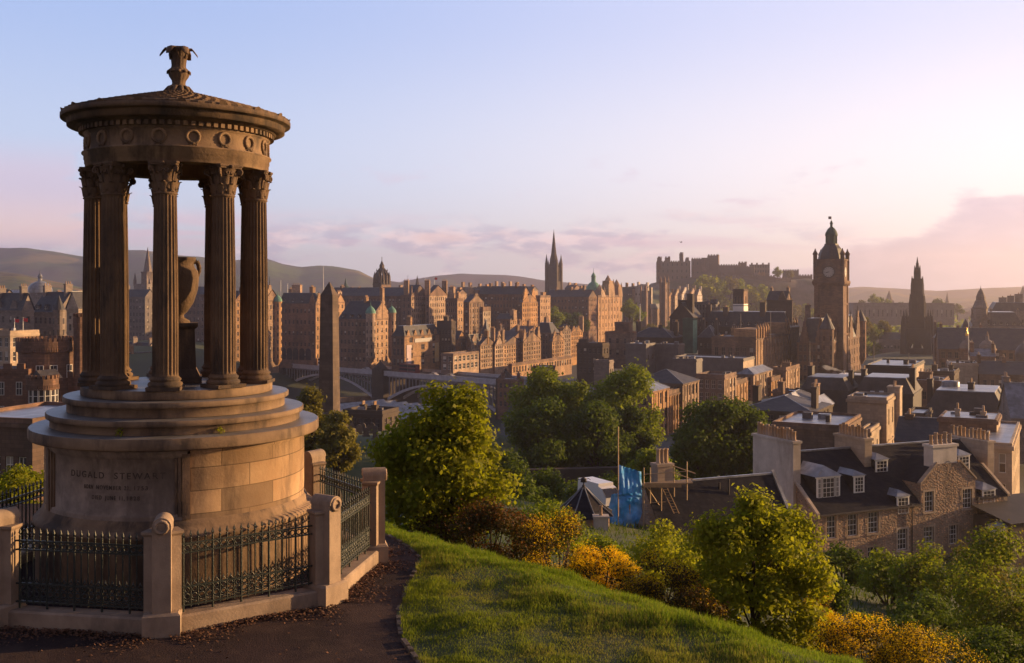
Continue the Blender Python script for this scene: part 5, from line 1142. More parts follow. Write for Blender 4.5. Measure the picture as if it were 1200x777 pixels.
terr('farthest lit pavilion of the terrace below the hotel', 905, 921, 937, 434, 490, 345, roof='flat', rh=.9, rm='felt', s=(4, 4), pilaster=5, chim=((.5, .5, 3, 1.4, 2),))
B('flat_block', 'long dark flat-roofed block with one lit end in the middle of the roofs', 789, 871, 884, 422, 446, 335, d=None, wall='grey_cladding', swall='stone_pale', roof='flat', rh=.5, rm='felt', f=(0, 0), s=(0, 0))  # pale end wall: sunlight on the block put into its colour
B('flat_block', 'lower grey step in front of the long dark flat-roofed block', 788, 816, 818, 422.5, 440, 322, d=6, wall='grey_cladding', roof='flat', rh=.4, rm='pale_flat', f=(0, 0), s=(0, 0))
for i, (x0, x1, x2, yt, yb, Y, lb) in enumerate(((733, 757, 768, 404, 428, 362, 'left grey plant-room box with a white roof'), (768, 795, 802, 404.5, 428, 366, 'right grey plant-room box with a white roof'))):
    B('plant_room', lb, x0, x1, x2, yt, yb, Y, wall='grey_cladding', roof='flat', rh=.3, f=(0, 0), s=(1, 2), rm='pale_flat', group='grey plant rooms'); o_ = None
    mb = MB(); L0, C0 = wp(x0, yt, Y), wp(x1, yt, Y)
B('flat_block', 'brown stone block with a fat square chimney at the left of the roofs', 709, 738, 746, 391, 420, 385, wall='stone_brown', roof='flat', rh=.6, f=(2, 3), chim=((.62, .5, 5.5, 4, 4.2),), rm='felt')
B('flat_block', 'dark soot-stained block with a carved gable beside the big tree top', 676, 706, 714, 405, 440, 372, wall='stone_dark', roof='flat', rh=.8, f=(3, 5), rm='felt', chim=((.15, .4, 3, 2, 2),))
B('flat_block', 'small pinkish block behind the tall tree top', 696, 714, 719, 424, 445, 305, wall='stone_grey', roof='flat', rh=.4, f=(0, 0), s=(1, 2))
B('slate_hall', 'blue-slated sloping hall roof left of the green copper lantern', 738, 788, 800, 396, 412, 400, wall='stone_dark', roof='hip', rh=3.6, f=(1, 6))
B('slate_hall', 'blue-slated sloping hall roof right of the green copper lantern', 818, 838, 846, 396, 412, 398, wall='stone_dark', roof='hip', rh=4.5, f=(1, 4))
o = B('copper_lantern', 'green copper rooftop lantern box with a pale lit side', 800, 812, 817, 374, 402, 390, wall='copper_dark', swall='copper', roof='flat', rh=.3, cornice=True, f=(0, 0), s=(0, 0), rm='copper')  # sunlit side painted in paler copper, the shaded front in darker
B('gabled_block', 'dark gabled block with a lit square chimney stack above the copper lantern', 785, 812, 815, 372, 400, 420, d=12, wall='stone_dark', roof='gabley', rh=6, f=(3, 4), chim=((.78, .3, 2.4, 2.4, 9.5), (.45, .5, 5, 2, 7)))
B('glass_block', 'blue-grey glazed rooftop block between dark chimneys', 814, 834, 836, 355, 375, 440, d=12, wall='grey_cladding', roof='flat', rh=.4, f=(2, 5), ww=2.6, wh=2.4, rm='felt', chim=((1.0, .3, 2.4, 2.4, 1.5),))
o = B('stair_tower', 'square tower with a dark arcaded top and plain cream base', 859, 871.5, 876.5, 340, 368, 440, wall='stone_dark', swall='stone_brown', roof='flat', rh=.4, f=(1, 3), s=(1, 1), wh=5, ww=1.1)
mb = MB(); mb.box(-.06, o.a + .06, -.06, o.b, -4, o.H * .42); mb.build('plinth', 'white_paint', o.root)
B('slate_range', 'long dark mansard range with tall chimneys running up to the clock hotel', 822, 926, 936, 384, 425, 415, d=16, wall='stone_dark', roof='mansard', rh=6, f=(3, 16), dorm=(12, 0), chim=((.26, .2, 2, 2, 8), (.68, .2, 2.2, 2, 10), (.96, .3, 2.4, 2, 11), (.05, .3, 2, 2, 9)))
B('gabled_block', 'dark block on the roofs with a lit curved gable left of the hotel', 899, 921, 926, 352, 372, 455, d=10, wall='stone_dark', swall='stone_brown', roof='gablex', rh=4, f=(1, 3), gab=(('f', .6, 1.0, 4, 0),))
o = B('post_office', 'grand post office with lit pilastered attic pavilions and a plain side wall', 834, 886, 935, 397, 450, 372, wall='stone_brown', swall='stone_gold_lit', roof='flat', rh=.6, f=(2, 6), s=(3, 15), ww=1.4, wh=3, rm='felt', pilaster=16, maxd=75, chim=((.2, .3, 3, 2, 3), (.5, .5, 6, 3, 2), (.8, .2, 2, 2, 3.5)))
for u0, u1, hh in ((.0, .27, 3.4), (.64, .98, 4.6)):
    mb = MB(); y0, y1 = o.b * u0, o.b * u1; mb.box(o.a - 8, o.a + .1, y0, y1, o.H + .06, o.H + hh)
    for q in range(5):
        yy = y0 + (y1 - y0) * (q + .5) / 5; mb.box(o.a + .1, o.a + .6, yy - .45, yy + .45, o.H + .06, o.H + hh + .6); mb.cone((o.a + .1, yy, o.H + hh + .6), .55, 1.4, 4)
    mb.build('attic_pavilion', 'stone_gold_lit', o.root)
# clock hotel
o = B('hotel', 'huge ornate sandstone hotel with dormer gables under a clock tower', 934, 969, 1009, 402, 452, 392, wall='stone_brown', swall='stone_brown', roof='mansard', rh=9, f=(4, 6), s=(4, 12), ww=1.3, wh=2.6, maxd=80, chim=((.08, .2, 1.6, 2.6, 14), (.55, .3, 4.5, 2, 14.5), (.8, .2, 1.4, 2, 8)), gab=(('s', .03, .15, 9, 3), ('s', .22, .32, 7, 3), ('s', .62, .74, 9, 3), ('s', .84, .97, 11, 3), ('f', .1, .4, 8, 2), ('f', .62, .95, 9, 2)), dorm=(2, 0))
turret(o, o.a, 0, 2.6, 6, o.H + 5, 'stone_brown', 'slate', 6, False); turret(o, o.a, o.b, 2.2, 6, o.H + 6, 'stone_brown', 'slate', 5, False)
TWY = 408
r = R_(28); C = wp(988.5, 331, TWY); aw = 10.6; ux, uy, vx, vy = math.cos(r), -math.sin(r), math.sin(r), math.cos(r)
k0 = (953.5 - 600) / F; aw = (C.x - k0 * C.y) / (ux - k0 * uy)
zb = 100 - (425 - HY) / F * TWY; zc_ = C.z
tw = empty('clock_tower', (C.x - aw * ux, C.y - aw * uy, zb), 'tall clock tower with a domed crown, corner turrets and pale clock faces', 'clock tower', rz=-r)
bw = aw; Hs = zc_ - zb; mb = MB()
mb.box(.5, aw - .5, .5, bw - .5, -8, Hs - .5, 0)
for u in (.0, 1.0):
    for v in (.0, 1.0):
        x_, y_ = .9 + (aw - 1.8) * u, .9 + (bw - 1.8) * v; mb.box(x_ - .75, x_ + .75, y_ - .75, y_ + .75, -8, Hs - .5)
for z in (Hs * .34, Hs * .72): mb.box(.1, aw - .1, .1, bw - .1, z, z + .5)
mb.build('shaft', 'stone_brown', tw)
mb = MB(); mb.taper(-.1, aw + .1, -.1, bw + .1, Hs - 1.2, Hs, -.55, 0)
mb.box(-.5, aw + .5, -.5, bw + .5, Hs, Hs + .7)
for i in range(12):
    u = aw * (i + .5) / 12; mb.box(u - .2, u + .2, -.45, 0, Hs - 1.3, Hs - .2); mb.box(aw, aw + .45, u - .2, u + .2, Hs - 1.3, Hs - .2)
ctop = 100 - (305 - HY) / F * TWY - zb
mb.box(.35, aw - .35, .35, bw - .35, Hs + .7, ctop, 0); mb.box(-.05, aw + .05, -.05, bw + .05, ctop, ctop + .6)
mb.build('clock_stage', 'stone_brown', tw)
for u in (0, 1):
    for v in (0, 1):
        x_, y_ = .5 + (aw - 1) * u, .5 + (bw - 1) * v; mb = MB(); mb.lathe([(.8, Hs + .7), (.8, ctop + 2.2), (1.0, ctop + 2.3), (1.0, ctop + 2.9), (.8, ctop + 3.2), (.35, ctop + 4.0), (.2, ctop + 4.6), (0, ctop + 4.9)], 10, 0, x_, y_); mb.build('corner_turret', 'stone_brown', tw)
cz = 100 - (318.5 - HY) / F * TWY - zb; cr = 2.05
for face in ('f', 's'):
    mb = MB(); N = 32
    def fp(x, z, q): return (aw / 2 + x, .35 - q, cz + z) if face == 'f' else (aw - .35 + q, bw / 2 + x, cz + z)
    ring = lambda rr, q: [fp(rr * math.cos(6.2832 * i / N), rr * math.sin(6.2832 * i / N), q) for i in range(N)]
    mb.add(ring(cr, .12), (tuple(range(N)),), 0); a_, b_ = ring(cr, .16), ring(cr * 1.14, .16); mb.add(a_ + b_ + ring(cr * 1.14, 0), [(i, (i + 1) % N, N + (i + 1) % N, N + i) for i in range(N)] + [(N + i, N + (i + 1) % N, 2 * N + (i + 1) % N, 2 * N + i) for i in range(N)], 1)
    for h in range(12):
        t = h * math.pi / 6; d_ = Vector((math.sin(t), math.cos(t))); e_ = Vector((d_.y, -d_.x)) * .09
        mb.add([fp(*(d_ * cr * .72 - e_), .15), fp(*(d_ * cr * .72 + e_), .15), fp(*(d_ * cr * .95 + e_), .15), fp(*(d_ * cr * .95 - e_), .15)], ((0, 1, 2, 3),), 2)
    for t, ln, w_ in ((R_(250), cr * .5, .14), (R_(245 - 60 + 75), cr * .8, .1)):
        d_ = Vector((math.sin(t), math.cos(t))); e_ = Vector((d_.y, -d_.x)) * w_; mb.add([fp(*(-d_ * .2 - e_), .18), fp(*(-d_ * .2 + e_), .18), fp(*(d_ * ln + e_ * .4), .18), fp(*(d_ * ln - e_ * .4), .18)], ((0, 1, 2, 3),), 2)
    mb.build('clock_face', ['clock_face', 'stone_dark', 'black_iron'], tw)
    mb = MB()                                       # carved gable over each clock
    pts = [(-2.6, -2.5), (-2.6, 2.4), (-2.0, 3.2), (-1.2, 3.6), (-.9, 4.6), (0, 5.4), (.9, 4.6), (1.2, 3.6), (2.0, 3.2), (2.6, 2.4), (2.6, -2.5)]
    vs = [fp(x, z, .1) for x, z in pts] + [fp(x, z, -.8) for x, z in pts]; n_ = len(pts); mb.add(vs, [tuple(range(n_)), tuple(reversed(range(n_, 2 * n_)))] + [(i, (i + 1) % n_, n_ + (i + 1) % n_, n_ + i) for i in range(n_)]); mb.build('clock_gable', 'stone_brown', tw)
cx_, cy_ = aw / 2, bw / 2; d0 = ctop + .6; T0 = aw / 10.6
mb = MB(); mb.lathe([(5.0 * T0, d0), (4.6 * T0, d0 + 1.5), (3.6 * T0, d0 + 4.2), (2.6 * T0, d0 + 5.6), (2.5 * T0, d0 + 6.2)], 8, 0, cx_, cy_, smooth=False); mb.build('roof', 'slate', tw)
mb = MB(); l0 = d0 + 6.2
for q in range(8):
    t = q * math.pi / 4; mb.box(cx_ + 2.0 * math.cos(t) - .25, cx_ + 2.0 * math.cos(t) + .25, cy_ + 2.0 * math.sin(t) - .25, cy_ + 2.0 * math.sin(t) + .25, l0, l0 + 3.2)
mb.lathe([(1.1, l0), (1.1, l0 + 3.2)], 8, 0, cx_, cy_)
mb.lathe([(2.5, l0 + 3.2), (2.5, l0 + 3.7), (2.2, l0 + 4.6), (1.5, l0 + 5.9), (.7, l0 + 6.6), (.5, l0 + 6.8), (.5, l0 + 8), (.7, l0 + 8.1), (.2, l0 + 9.2), (0, l0 + 9.4)], 12, 0, cx_, cy_); mb.build('lantern', 'copper_dark', tw)
fz = 100 - (252 - HY) / F * TWY - zb; mb = MB(); mb.tube((cx_, cy_, l0 + 8.5), (cx_, cy_, fz), .12, .07, 6); fp_ = mb.build('flagpole', 'white_paint', tw)
mb = MB(); mb.add([(cx_, cy_, fz), (cx_ - 1.3, cy_ + .6, fz + .1), (cx_ - 1.3, cy_ + .6, fz - 1), (cx_, cy_, fz - 1.1)], ((0, 1, 2, 3),)); mb.build('flag', 'stone_grey', fp_)

# gothic monument spire
SYY = 606; t = empty('gothic_monument', wp(1075, 428, SYY), 'black gothic monument spire with buttress pinnacles in the hazy gardens', 'monument', rz=-R_(28)); q_ = SYY / F
def pz(y): return (428 - y) * q_
mat('gothic_stone', (0.055, 0.042, 0.038), 0.92, (0.035, 0.028, 0.026), .3)
mb = MB(); w0 = 6.6
for sx in (-1, 1):
    for sy in (-1, 1): mb.taper(sx * w0 - 1.9, sx * w0 + 1.9, sy * w0 - 1.9, sy * w0 + 1.9, -6, pz(392), .25)
mb.box(-6.4, 6.4, -6.4, 6.4, pz(398), pz(385)); mb.taper(-4.4, 4.4, -4.4, 4.4, -6, pz(408), .6); mb.taper(-2.2, 2.2, -2.2, 2.2, pz(408), pz(398), .3); mb.taper(-4.4, 4.4, -4.4, 4.4, pz(385), pz(362), .6)  # inner block added to darken the openings between the legs
for sx in (-1, 1):                                    # arches between the legs
    for ax in (0, 1):
        pts = [(-w0, pz(398))] + [(-4.6 * math.cos(R_(a)), pz(416) + 8.0 * math.sin(R_(a)) ** .8) for a in range(0, 181, 15)] + [(w0, pz(398))]
        vs = [((u, sx * 6.3, z) if ax == 0 else (sx * 6.3, u, z)) for u, z in pts]; mb.poly(vs)
mb.build('base', 'gothic_stone', t)
mb = MB(); mb.taper(-3.7, 3.7, -3.7, 3.7, pz(362), pz(347), .5); mb.box(-3.7, 3.7, -3.7, 3.7, pz(347), pz(345)); mb.taper(-2.9, 2.9, -2.9, 2.9, pz(345), pz(328), .5); mb.box(-2.7, 2.7, -2.7, 2.7, pz(328), pz(326.4)); mb.taper(-1.5, 1.5, -1.5, 1.5, pz(326.4), pz(318), .3)
mb.taper(-1.2, 1.2, -1.2, 1.2, pz(318), pz(301), 1.12)
for (w_, z0, z1, s_) in ((3.7, pz(370), pz(344), .6), (2.9, pz(350), pz(324), .5), (1.5, pz(330), pz(311), .32)):
    for k_ in range(8):
        a_ = k_ * math.pi / 4 + math.pi / 4; rr = w_ * (1.41 if k_ % 2 == 0 else 1.0) * .96; x_, y_ = rr * math.cos(a_), rr * math.sin(a_); mb.box(x_ - s_, x_ + s_, y_ - s_, y_ + s_, z0, z0 + (z1 - z0) * .62); mb.cone((x_, y_, z0 + (z1 - z0) * .62), s_ * 1.3, (z1 - z0) * .42, 4)
for zz, w_ in ((pz(315), 1.3), (pz(310), .9)): mb.lathe([(w_ * .8, zz), (w_, zz + .3), (w_ * .7, zz + .9)], 8, smooth=False)
mb.build('spire', 'gothic_stone', t)
for sx in (-1, 1):
    for sy in (-1, 1):
        mb = MB()
        for k_ in range(4):
            x_, y_ = sx * (w0 + (.9 if k_ % 2 else -.9)), sy * (w0 + (.9 if k_ // 2 else -.9)); mb.box(x_ - .55, x_ + .55, y_ - .55, y_ + .55, pz(393), pz(378)); mb.cone((x_, y_, pz(378)), .75, 4.2, 4)
        mb.taper(sx * w0 - 1.1, sx * w0 + 1.1, sy * w0 - 1.1, sy * w0 + 1.1, pz(393), pz(374), .3); mb.cone((sx * w0, sy * w0, pz(374)), 1.1, 6.2, 4)
        mb.path([(sx * w0, sy * w0, pz(383)), (sx * 5, sy * 5, pz(376)), (sx * 3.8, sy * 3.8, pz(370))], [.5, .5, .5], 5); mb.build('buttress_pinnacle', 'gothic_stone', t)

# shops to the right of the gothic spire
o = B('department_store', 'ornate store with a tall octagonal corner turret on the right skyline', 1139, 1200, 1215, 383, 440, 520, rot=20, d=30, wall='stone_grey', roof='mansard', rh=7, f=(4, 14), dorm=(8, 0))
mb = MB(); x_, y_ = 4.2, 2; mb.lathe([(4.0, 0), (4.0, o.H + 3), (4.6, o.H + 3.2), (4.6, o.H + 4)], 8, 0, x_, y_, smooth=False); mb.lathe([(3.4, o.H + 4), (3.4, o.H + 9), (3.9, o.H + 9.2), (2.6, o.H + 13), (2.2, o.H + 13.2), (2.2, o.H + 15), (1.0, o.H + 18), (.2, o.H + 19), (0, o.H + 21)], 8, 0, x_, y_, smooth=False)
for q in range(8):
    a_ = q * math.pi / 4; mb.cone((x_ + 4.2 * math.cos(a_), y_ + 4.2 * math.sin(a_), o.H + 4), .7, 4, 4)
mb.build('corner_turret', 'stone_grey', o.root)
B('store_block', 'far store roof with three dark rooftop domes at the right skyline', 1162, 1230, 1240, 365, 400, 600, rot=20, d=30, wall='stone_grey', roof='mansard', rh=5, f=(2, 12), chim=((.22, .3, 4, 4, 8), (.36, .3, 3.4, 3.4, 9), (.5, .3, 4, 4, 10)))
o = B('gabled_block', 'small dark pyramid-roofed pavilion left of the octagonal turret', 1126, 1138, 1141, 388, 420, 500, rot=20, d=6, wall='stone_grey', roof='pyr', rh=6, f=(2, 2))
o = B('theatre_block', 'brown stone block with rows of arched windows right of the gothic spire', 1095, 1126, 1132, 397, 445, 430, rot=20, d=16, wall='stone_brown', roof='mansard', rh=4, f=(3, 4), ww=1.7, wh=2.6)
o = B('register_hall', 'stone hall with a long slate roof and two lead cupolas right of the gothic spire', 1100, 1215, 1222, 411, 450, 400, rot=20, d=26, wall='stone_brown', roof='gablex', rh=8, f=(3, 14), ww=1.4, wh=2.4)
for px_, rr, hh, lb in ((1133, 2.6, 5, 0), (1157, 2.9, 5.5, 1)):
    p = Matrix.Rotation(R_(20), 4, 'Z') @ (wp(px_, 411, 392) - Vector(o.base)); mb = MB(); mb.lathe([(rr, -4), (rr, o.H + .5), (rr * 1.15, o.H + .7), (rr * 1.15, o.H + 1.4)], 8, 0, p.x, p.y, smooth=False); mb.lathe([(rr, o.H + 1.4), (rr * .95, o.H + 2.6), (rr * .6, o.H + 4), (rr * .22, o.H + 4.6), (rr * .2, o.H + 6)], 14, 1, p.x, p.y)
    c_ = mb.build('cupola', ['stone_brown', 'stone_grey'], o.root)
    if lb == 0: mb = MB(); mb.lathe([(.5, o.H + 6), (.6, o.H + 6.8), (.25, o.H + 7.6), (.12, o.H + 9), (0, o.H + 9.2)], 10, 0, p.x, p.y); mb.build('finial', 'gold_leaf', c_)
    else: mb = MB(); mb.lathe([(.5, o.H + 6), (.3, o.H + 7.2), (0, o.H + 8)], 10, 0, p.x, p.y); mb.build('finial', 'stone_gold_lit', c_)
t = empty('cupola', wp(1199, 424, 340), 'pale lead dome cut off by the right edge of the view', 'cupola'); mb = MB(); mb.lathe([(2.4, -5), (2.4, 2), (2.6, 2.2), (2.3, 3.8), (1.4, 5.2), (.3, 6), (0, 7)], 16); mb.build('dome', 'grey_cladding', t)
B('flat_block', 'blue-roofed low block between the two cupolas', 1138, 1166, 1170, 418, 440, 350, rot=20, d=9, wall='stone_brown', roof='gablex', rh=2.4, rm='lead_flat', f=(1, 5))
B('flat_block', 'plain tan stone block in front of the gold-tipped cupola', 1112, 1146, 1152, 428, 456, 325, rot=20, d=14, wall='stone_pale', roof='flat', rh=.6, f=(0, 0), s=(2, 3), rm='felt')
B('slate_hall', 'wide low dark slate hall at the right edge below the blue roof', 1148, 1225, 1230, 440, 458, 320, rot=16, d=16, wall='stone_brown', roof='gablex', rh=3.6, f=(1, 8))
t = empty('flagpole', wp(1135, 412, 380), 'tall flagpole with lights standing before the octagonal turret', 'flagpole'); mb = MB(); mb.tube((0, 0, -5), (0, 0, 38 / F * 380), .16, .08, 6); mb.build('pole', 'white_paint', t)
B('station_shed', 'low wide valley building with glazed roof left of the gothic spire', 1030, 1056, 1060, 398, 412, 640, rot=20, d=20, wall='stone_grey', roof='gablex', rh=4, f=(1, 6))
B('gallery', 'long hazy columned gallery building on the gardens far left of the gothic spire', 1000, 1118, 1122, 357, 376, 900, rot=12, d=40, wall='stone_grey', roof='flat', rh=1, f=(1, 22), wh=6)
for i, (px_, y0, y1, w_, Y, lb) in enumerate(((1042, 340, 362, 5, 1500, 'faint far steeple left of the gothic spire'), (1110, 342, 380, 3.4, 1250, 'faint needle steeple right of the gothic spire'), (1199, 334, 362, 5.5, 1400, 'faint domed tower at the far right edge'))):
    t = empty('steeple', wp(px_, y1, Y), lb, 'steeple', 'far steeples in the haze'); h_ = (y1 - y0) / F * Y; mb = MB(); mb.box(-w_, w_, -w_, w_, -10, h_ * .45); mb.build('tower', 'stone_grey', t); mb = MB(); mb.cone((0, 0, h_ * .45), w_ * 1.1, h_ * .55, 8); mb.build('spire', 'stone_grey', t)

# ================================================================== nearer roofs on the right
o = B('plant_block', 'long black rooftop plant block with one bright lit end', 1014, 1068, 1083, 431, 458, 262, d=None, wall='black_cladding', swall='stone_pale', roof='flat', rh=.4, rm='felt', f=(0, 0), s=(0, 0))  # bright end is painted sunlight, a pale wall on the black block
B('flat_block', 'dark mansard block with a pale flat roof beside the steaming pipe', 938, 994, 1006, 458, 492, 235, wall='felt', roof='mansard', rh=2.6, rm='felt', f=(0, 0), s=(0, 0), maxd=40)
t = empty('air_handler', wp(976, 449, 250), 'boxy white air handling unit on the pale flat roof', 'machine', rz=-R_(28)); mb = MB(); mb.box(-1.3, 1.3, -1, 1, 0, 1.5); mb.box(-1.4, 1.4, -1.1, 1.1, 1.5, 1.6); mb.box(-.5, .5, -1.04, -1, .3, 1.2, 1); mb.build('housing', ['white_paint', 'frame_grey'], t)
t = empty('boiler_house', wp(998, 449, 258), 'low dark boiler house with a white roof edge and a steaming pipe', 'building', rz=-R_(28)); mb = MB(); mb.box(-2.6, 3.4, -2, 2, -1, 2.1, 0); mb.box(-2.7, 3.5, -2.1, 2.1, 2.1, 2.35, 1); mb.build('wall', ['felt', 'white_paint'], t); mb = MB(); mb.tube((-1.8, 0, 2.3), (-1.8, 0, 3.1), .22); mb.build('pipe', 'steel', t)
B('flat_block', 'dark mansard block with four bright rooflights in front of the black plant block', 1002, 1070, 1080, 462, 492, 232, wall='felt', roof='mansard', rh=3.2, f=(1, 0), s=(0, 0), rm='felt', maxd=20)
for i in range(4):
    p = wp(1022 + 10.6 * i, 461.5, 229.5); mb = MB(); mb.box(-.45, .45, -.05, .1, -.7, .7); o_ = mb.build('rooflight', 'pale_flat', None, p, -R_(28)); o_.rotation_euler[0] = -R_(28); tag(o_, 'bright rooflight on the dark mansard slope, one of four in a row', 'rooflight', 'four rooflights')
B('flat_block', 'low stone range with a dark flat top left of the mansard block', 905, 972, 975, 462, 480, 262, d=6, wall='stone_brown', roof='flat', rh=.4, f=(1, 4), rm='felt')
B('slate_hall', 'low dark hall with a white ridge and pale hipped end right of the round tree', 868, 952, 978, 484, 505, 190, wall='stone_dark', roof='hip', rh=2.2, rm='slate', f=(1, 6), maxd=16)
B('slate_hall', 'small slate-hipped roof behind the white-ridged hall', 900, 950, 972, 476, 490, 215, wall='stone_brown', roof='hip', rh=2.4, rm='slate', f=(1, 4), maxd=14)
B('lead_roof', 'small steep white lead pyramid roof among the low halls', 919, 932, 940, 475, 486, 205, wall='stone_dark', roof='pyr', rh=2.2, rm='pale_flat', f=(0, 0), s=(0, 0))
B('lead_roof', 'lead-hipped rooflight block right of the white pyramid roof', 944, 962, 976, 480, 492, 200, wall='stone_dark', roof='pyr', rh=2.0, rm='lead_flat', f=(0, 0), s=(0, 0))
B('flat_block', 'pale weathered flat roof with a stone parapet behind the chimney stacks', 905, 986, 1010, 503, 530, 150, wall='stone_brown', roof='flat', rh=.5, f=(0, 0), s=(1, 3), rm='felt', maxd=16)
o = B('ashlar_block', 'tall tan ashlar block with a lit side, string courses and a chimney pier', 993, 1039, 1058, 470, 545, 168, wall='stone_pale', swall='stone_pale', roof='flat', rh=.5, f=(0, 0), s=(2, 2), ww=1.0, wh=2.6, rm='felt', style='white', near=True, maxd=9)
chimney(o.root, o.a - .2, o.b + 1.6, 2.0, 3.0, 0, o.H + 1.6, 'stone_pale', 4, 'y', True)
B('flat_block', 'lower lit wing with two windows below the tan ashlar block', 1012, 1020, 1040, 507, 545, 160, wall='stone_pale', swall='stone_pale', roof='flat', rh=.5, s=(1, 2), f=(0, 0), ww=1, wh=2, style='white', rm='felt', maxd=9)
B('mansard_store', 'wide dark mansard roof with a brilliant white flat top at the right', 1078, 1183, 1196, 494, 530, 205, d=22, wall='felt', roof='mansard', rh=5.2, rm='felt', f=(0, 0), s=(0, 0))
p = wp(1114, 458, 222); t = empty('water_tank', p, 'round grey tank drum standing on the white flat roof', 'tank'); mb = MB(); mb.lathe([(1.8, -1), (1.8, 1.9), (1.7, 2.1), (0, 2.25)], 20); mb.tube((-2.1, 0, -.4), (-2.1, 0, 1.6), .06, n=5); mb.build('drum', 'lead_flat', t)
p = wp(1153, 464, 214); t = empty('roof_hatch', p, 'dark hipped roof hatch on the white flat roof', 'roof hatch', rz=-R_(10)); mb = MB(); mb.add([(-1.6, -1, -.5), (1.6, -1, -.5), (1.6, 1, -.5), (-1.6, 1, -.5), (-.7, -1, 1.0), (.5, .3, 1.2)], ((0, 1, 5, 4), (1, 2, 5), (2, 3, 4, 5), (3, 0, 4))); mb.build('cover', 'felt', t)
B('glazed_roof', 'sloping glazed roof at the right edge beside the white flat top', 1186, 1240, 1250, 492, 520, 190, rot=16, d=14, wall='stone_grey', roof='gablex', rh=6, rm='lead_flat', f=(0, 0), s=(0, 0))
B('flat_block', 'mid-height tan block with a pale flat roof and lit end behind the third stack', 1100, 1168, 1184, 494, 575, 140, wall='stone_brown', swall='stone_pale', roof='flat', rh=.2, f=(0, 0), s=(2, 1), ww=.9, wh=2.4, style='white', rm='felt', chim=((.3, .3, .6, .6, 1.2), (.75, .3, .6, .6, 1.0)), maxd=9)
B('ashlar_block', 'tan ashlar wall with tall windows at the far right behind the rubble house', 1150, 1186, 1230, 524, 600, 128, wall='stone_pale', swall='stone_pale', roof='flat', rh=.4, f=(2, 2), s=(2, 6), ww=.9, wh=2.4, style='white', rm='pale_flat', maxd=24)
for i, (px_, y0, y1, Y, lb) in enumerate(((949, 400, 470, 300, 'tall thin pole in front of the hotel front'), (1024, 405, 432, 300, 'thin lamp pole behind the black plant block, left one'), (1065, 414, 432, 300, 'thin lamp pole behind the black plant block, right one'), (868, 368, 395, 380, 'thin pole in front of the long mansard range, left one'), (903, 366, 392, 380, 'thin pole in front of the long mansard range, right one'))):
    b0 = wp(px_, y1, Y); t = empty('mast', b0, lb, 'mast'); h_ = (y1 - y0) / F * Y; mb = MB(); mb.tube((0, 0, -3), (0, 0, h_), .14, .08, 6); mb.box(-.3, .3, -.06, .06, h_ - .1, h_ + .05); mb.build('pole', 'frame_grey', t)
B('flat_block', 'low tan roofs filling the gap right of the black plant block', 1070, 1104, 1112, 449, 475, 250, wall='stone_brown', roof='flat', rh=.5, f=(1, 4), s=(1, 2), rm='felt', chim=((.3, .5, 3, 2, 2),))
B('flat_block', 'dark flat roof block directly below the gold-tipped cupola', 1085, 1118, 1124, 438, 460, 300, wall='stone_dark', roof='flat', rh=.6, f=(2, 5), rm='lead_flat', chim=((.2, .5, 1.5, 1.5, 2), (.8, .5, 1.2, 1.2, 2)))
B('flat_block', 'dark recessed block between the ashlar block and the wide mansard roof', 1062, 1084, 1092, 488, 540, 190, wall='stone_dark', roof='flat', rh=.5, f=(3, 3), rm='felt', style='white')
B('flat_block', 'brown rear block with a lead roof between the ashlar block and the third stack', 1050, 1104, 1112, 520, 560, 150, wall='stone_brown', roof='gablex', rh=3, f=(2, 5), chim=((.2, .5, 1.2, 1.2, 3.5),))
# steam from the boiler pipe
sm = bpy.data.materials.new('steam'); sm.use_nodes = True; k = NT(sm.node_tree); k.n.clear(); ou = k.node('ShaderNodeOutputMaterial'); vv = k.node('ShaderNodeVolumePrincipled')
vv.inputs['Color'].default_value = (.95, .92, .92, 1); vv.inputs['Density'].default_value = .55; vv.inputs['Anisotropy'].default_value = .2
k.l.new(vv.outputs[0], ou.inputs['Volume']); MATS['steam'] = sm
p0 = wp(990, 436, 258); mb = MB(); N, K = 26, 10; vs = []
for i in range(N + 1):
    u = i / N; cpt = Vector((-5.2 * u - .3, 1.0 * u, 1.3 * u ** .7)); rr = (.10 + .62 * u ** .8) * (1 - sst(u, .8, 1.0) * .9)
    for j in range(K):
        a_ = 6.2832 * j / K; q = rr * (1 + .55 * mnoise.noise((u * 6, math.cos(a_) * 1.2, math.sin(a_) * 1.2))); vs.append(cpt + Vector((.3 * q * math.sin(3 * a_), q * math.cos(a_), q * math.sin(a_))))
mb.add(vs, [(i * K + j, (i + 1) * K + j, (i + 1) * K + (j + 1) % K, i * K + (j + 1) % K) for i in range(N) for j in range(K)] + [tuple(range(K)), tuple(reversed(range(N * K, N * K + K)))], 0, True)
tag(mb.build('steam', 'steam', None, p0), kind='stuff', label='wisp of pale steam drifting left from a roof pipe', cat='steam')
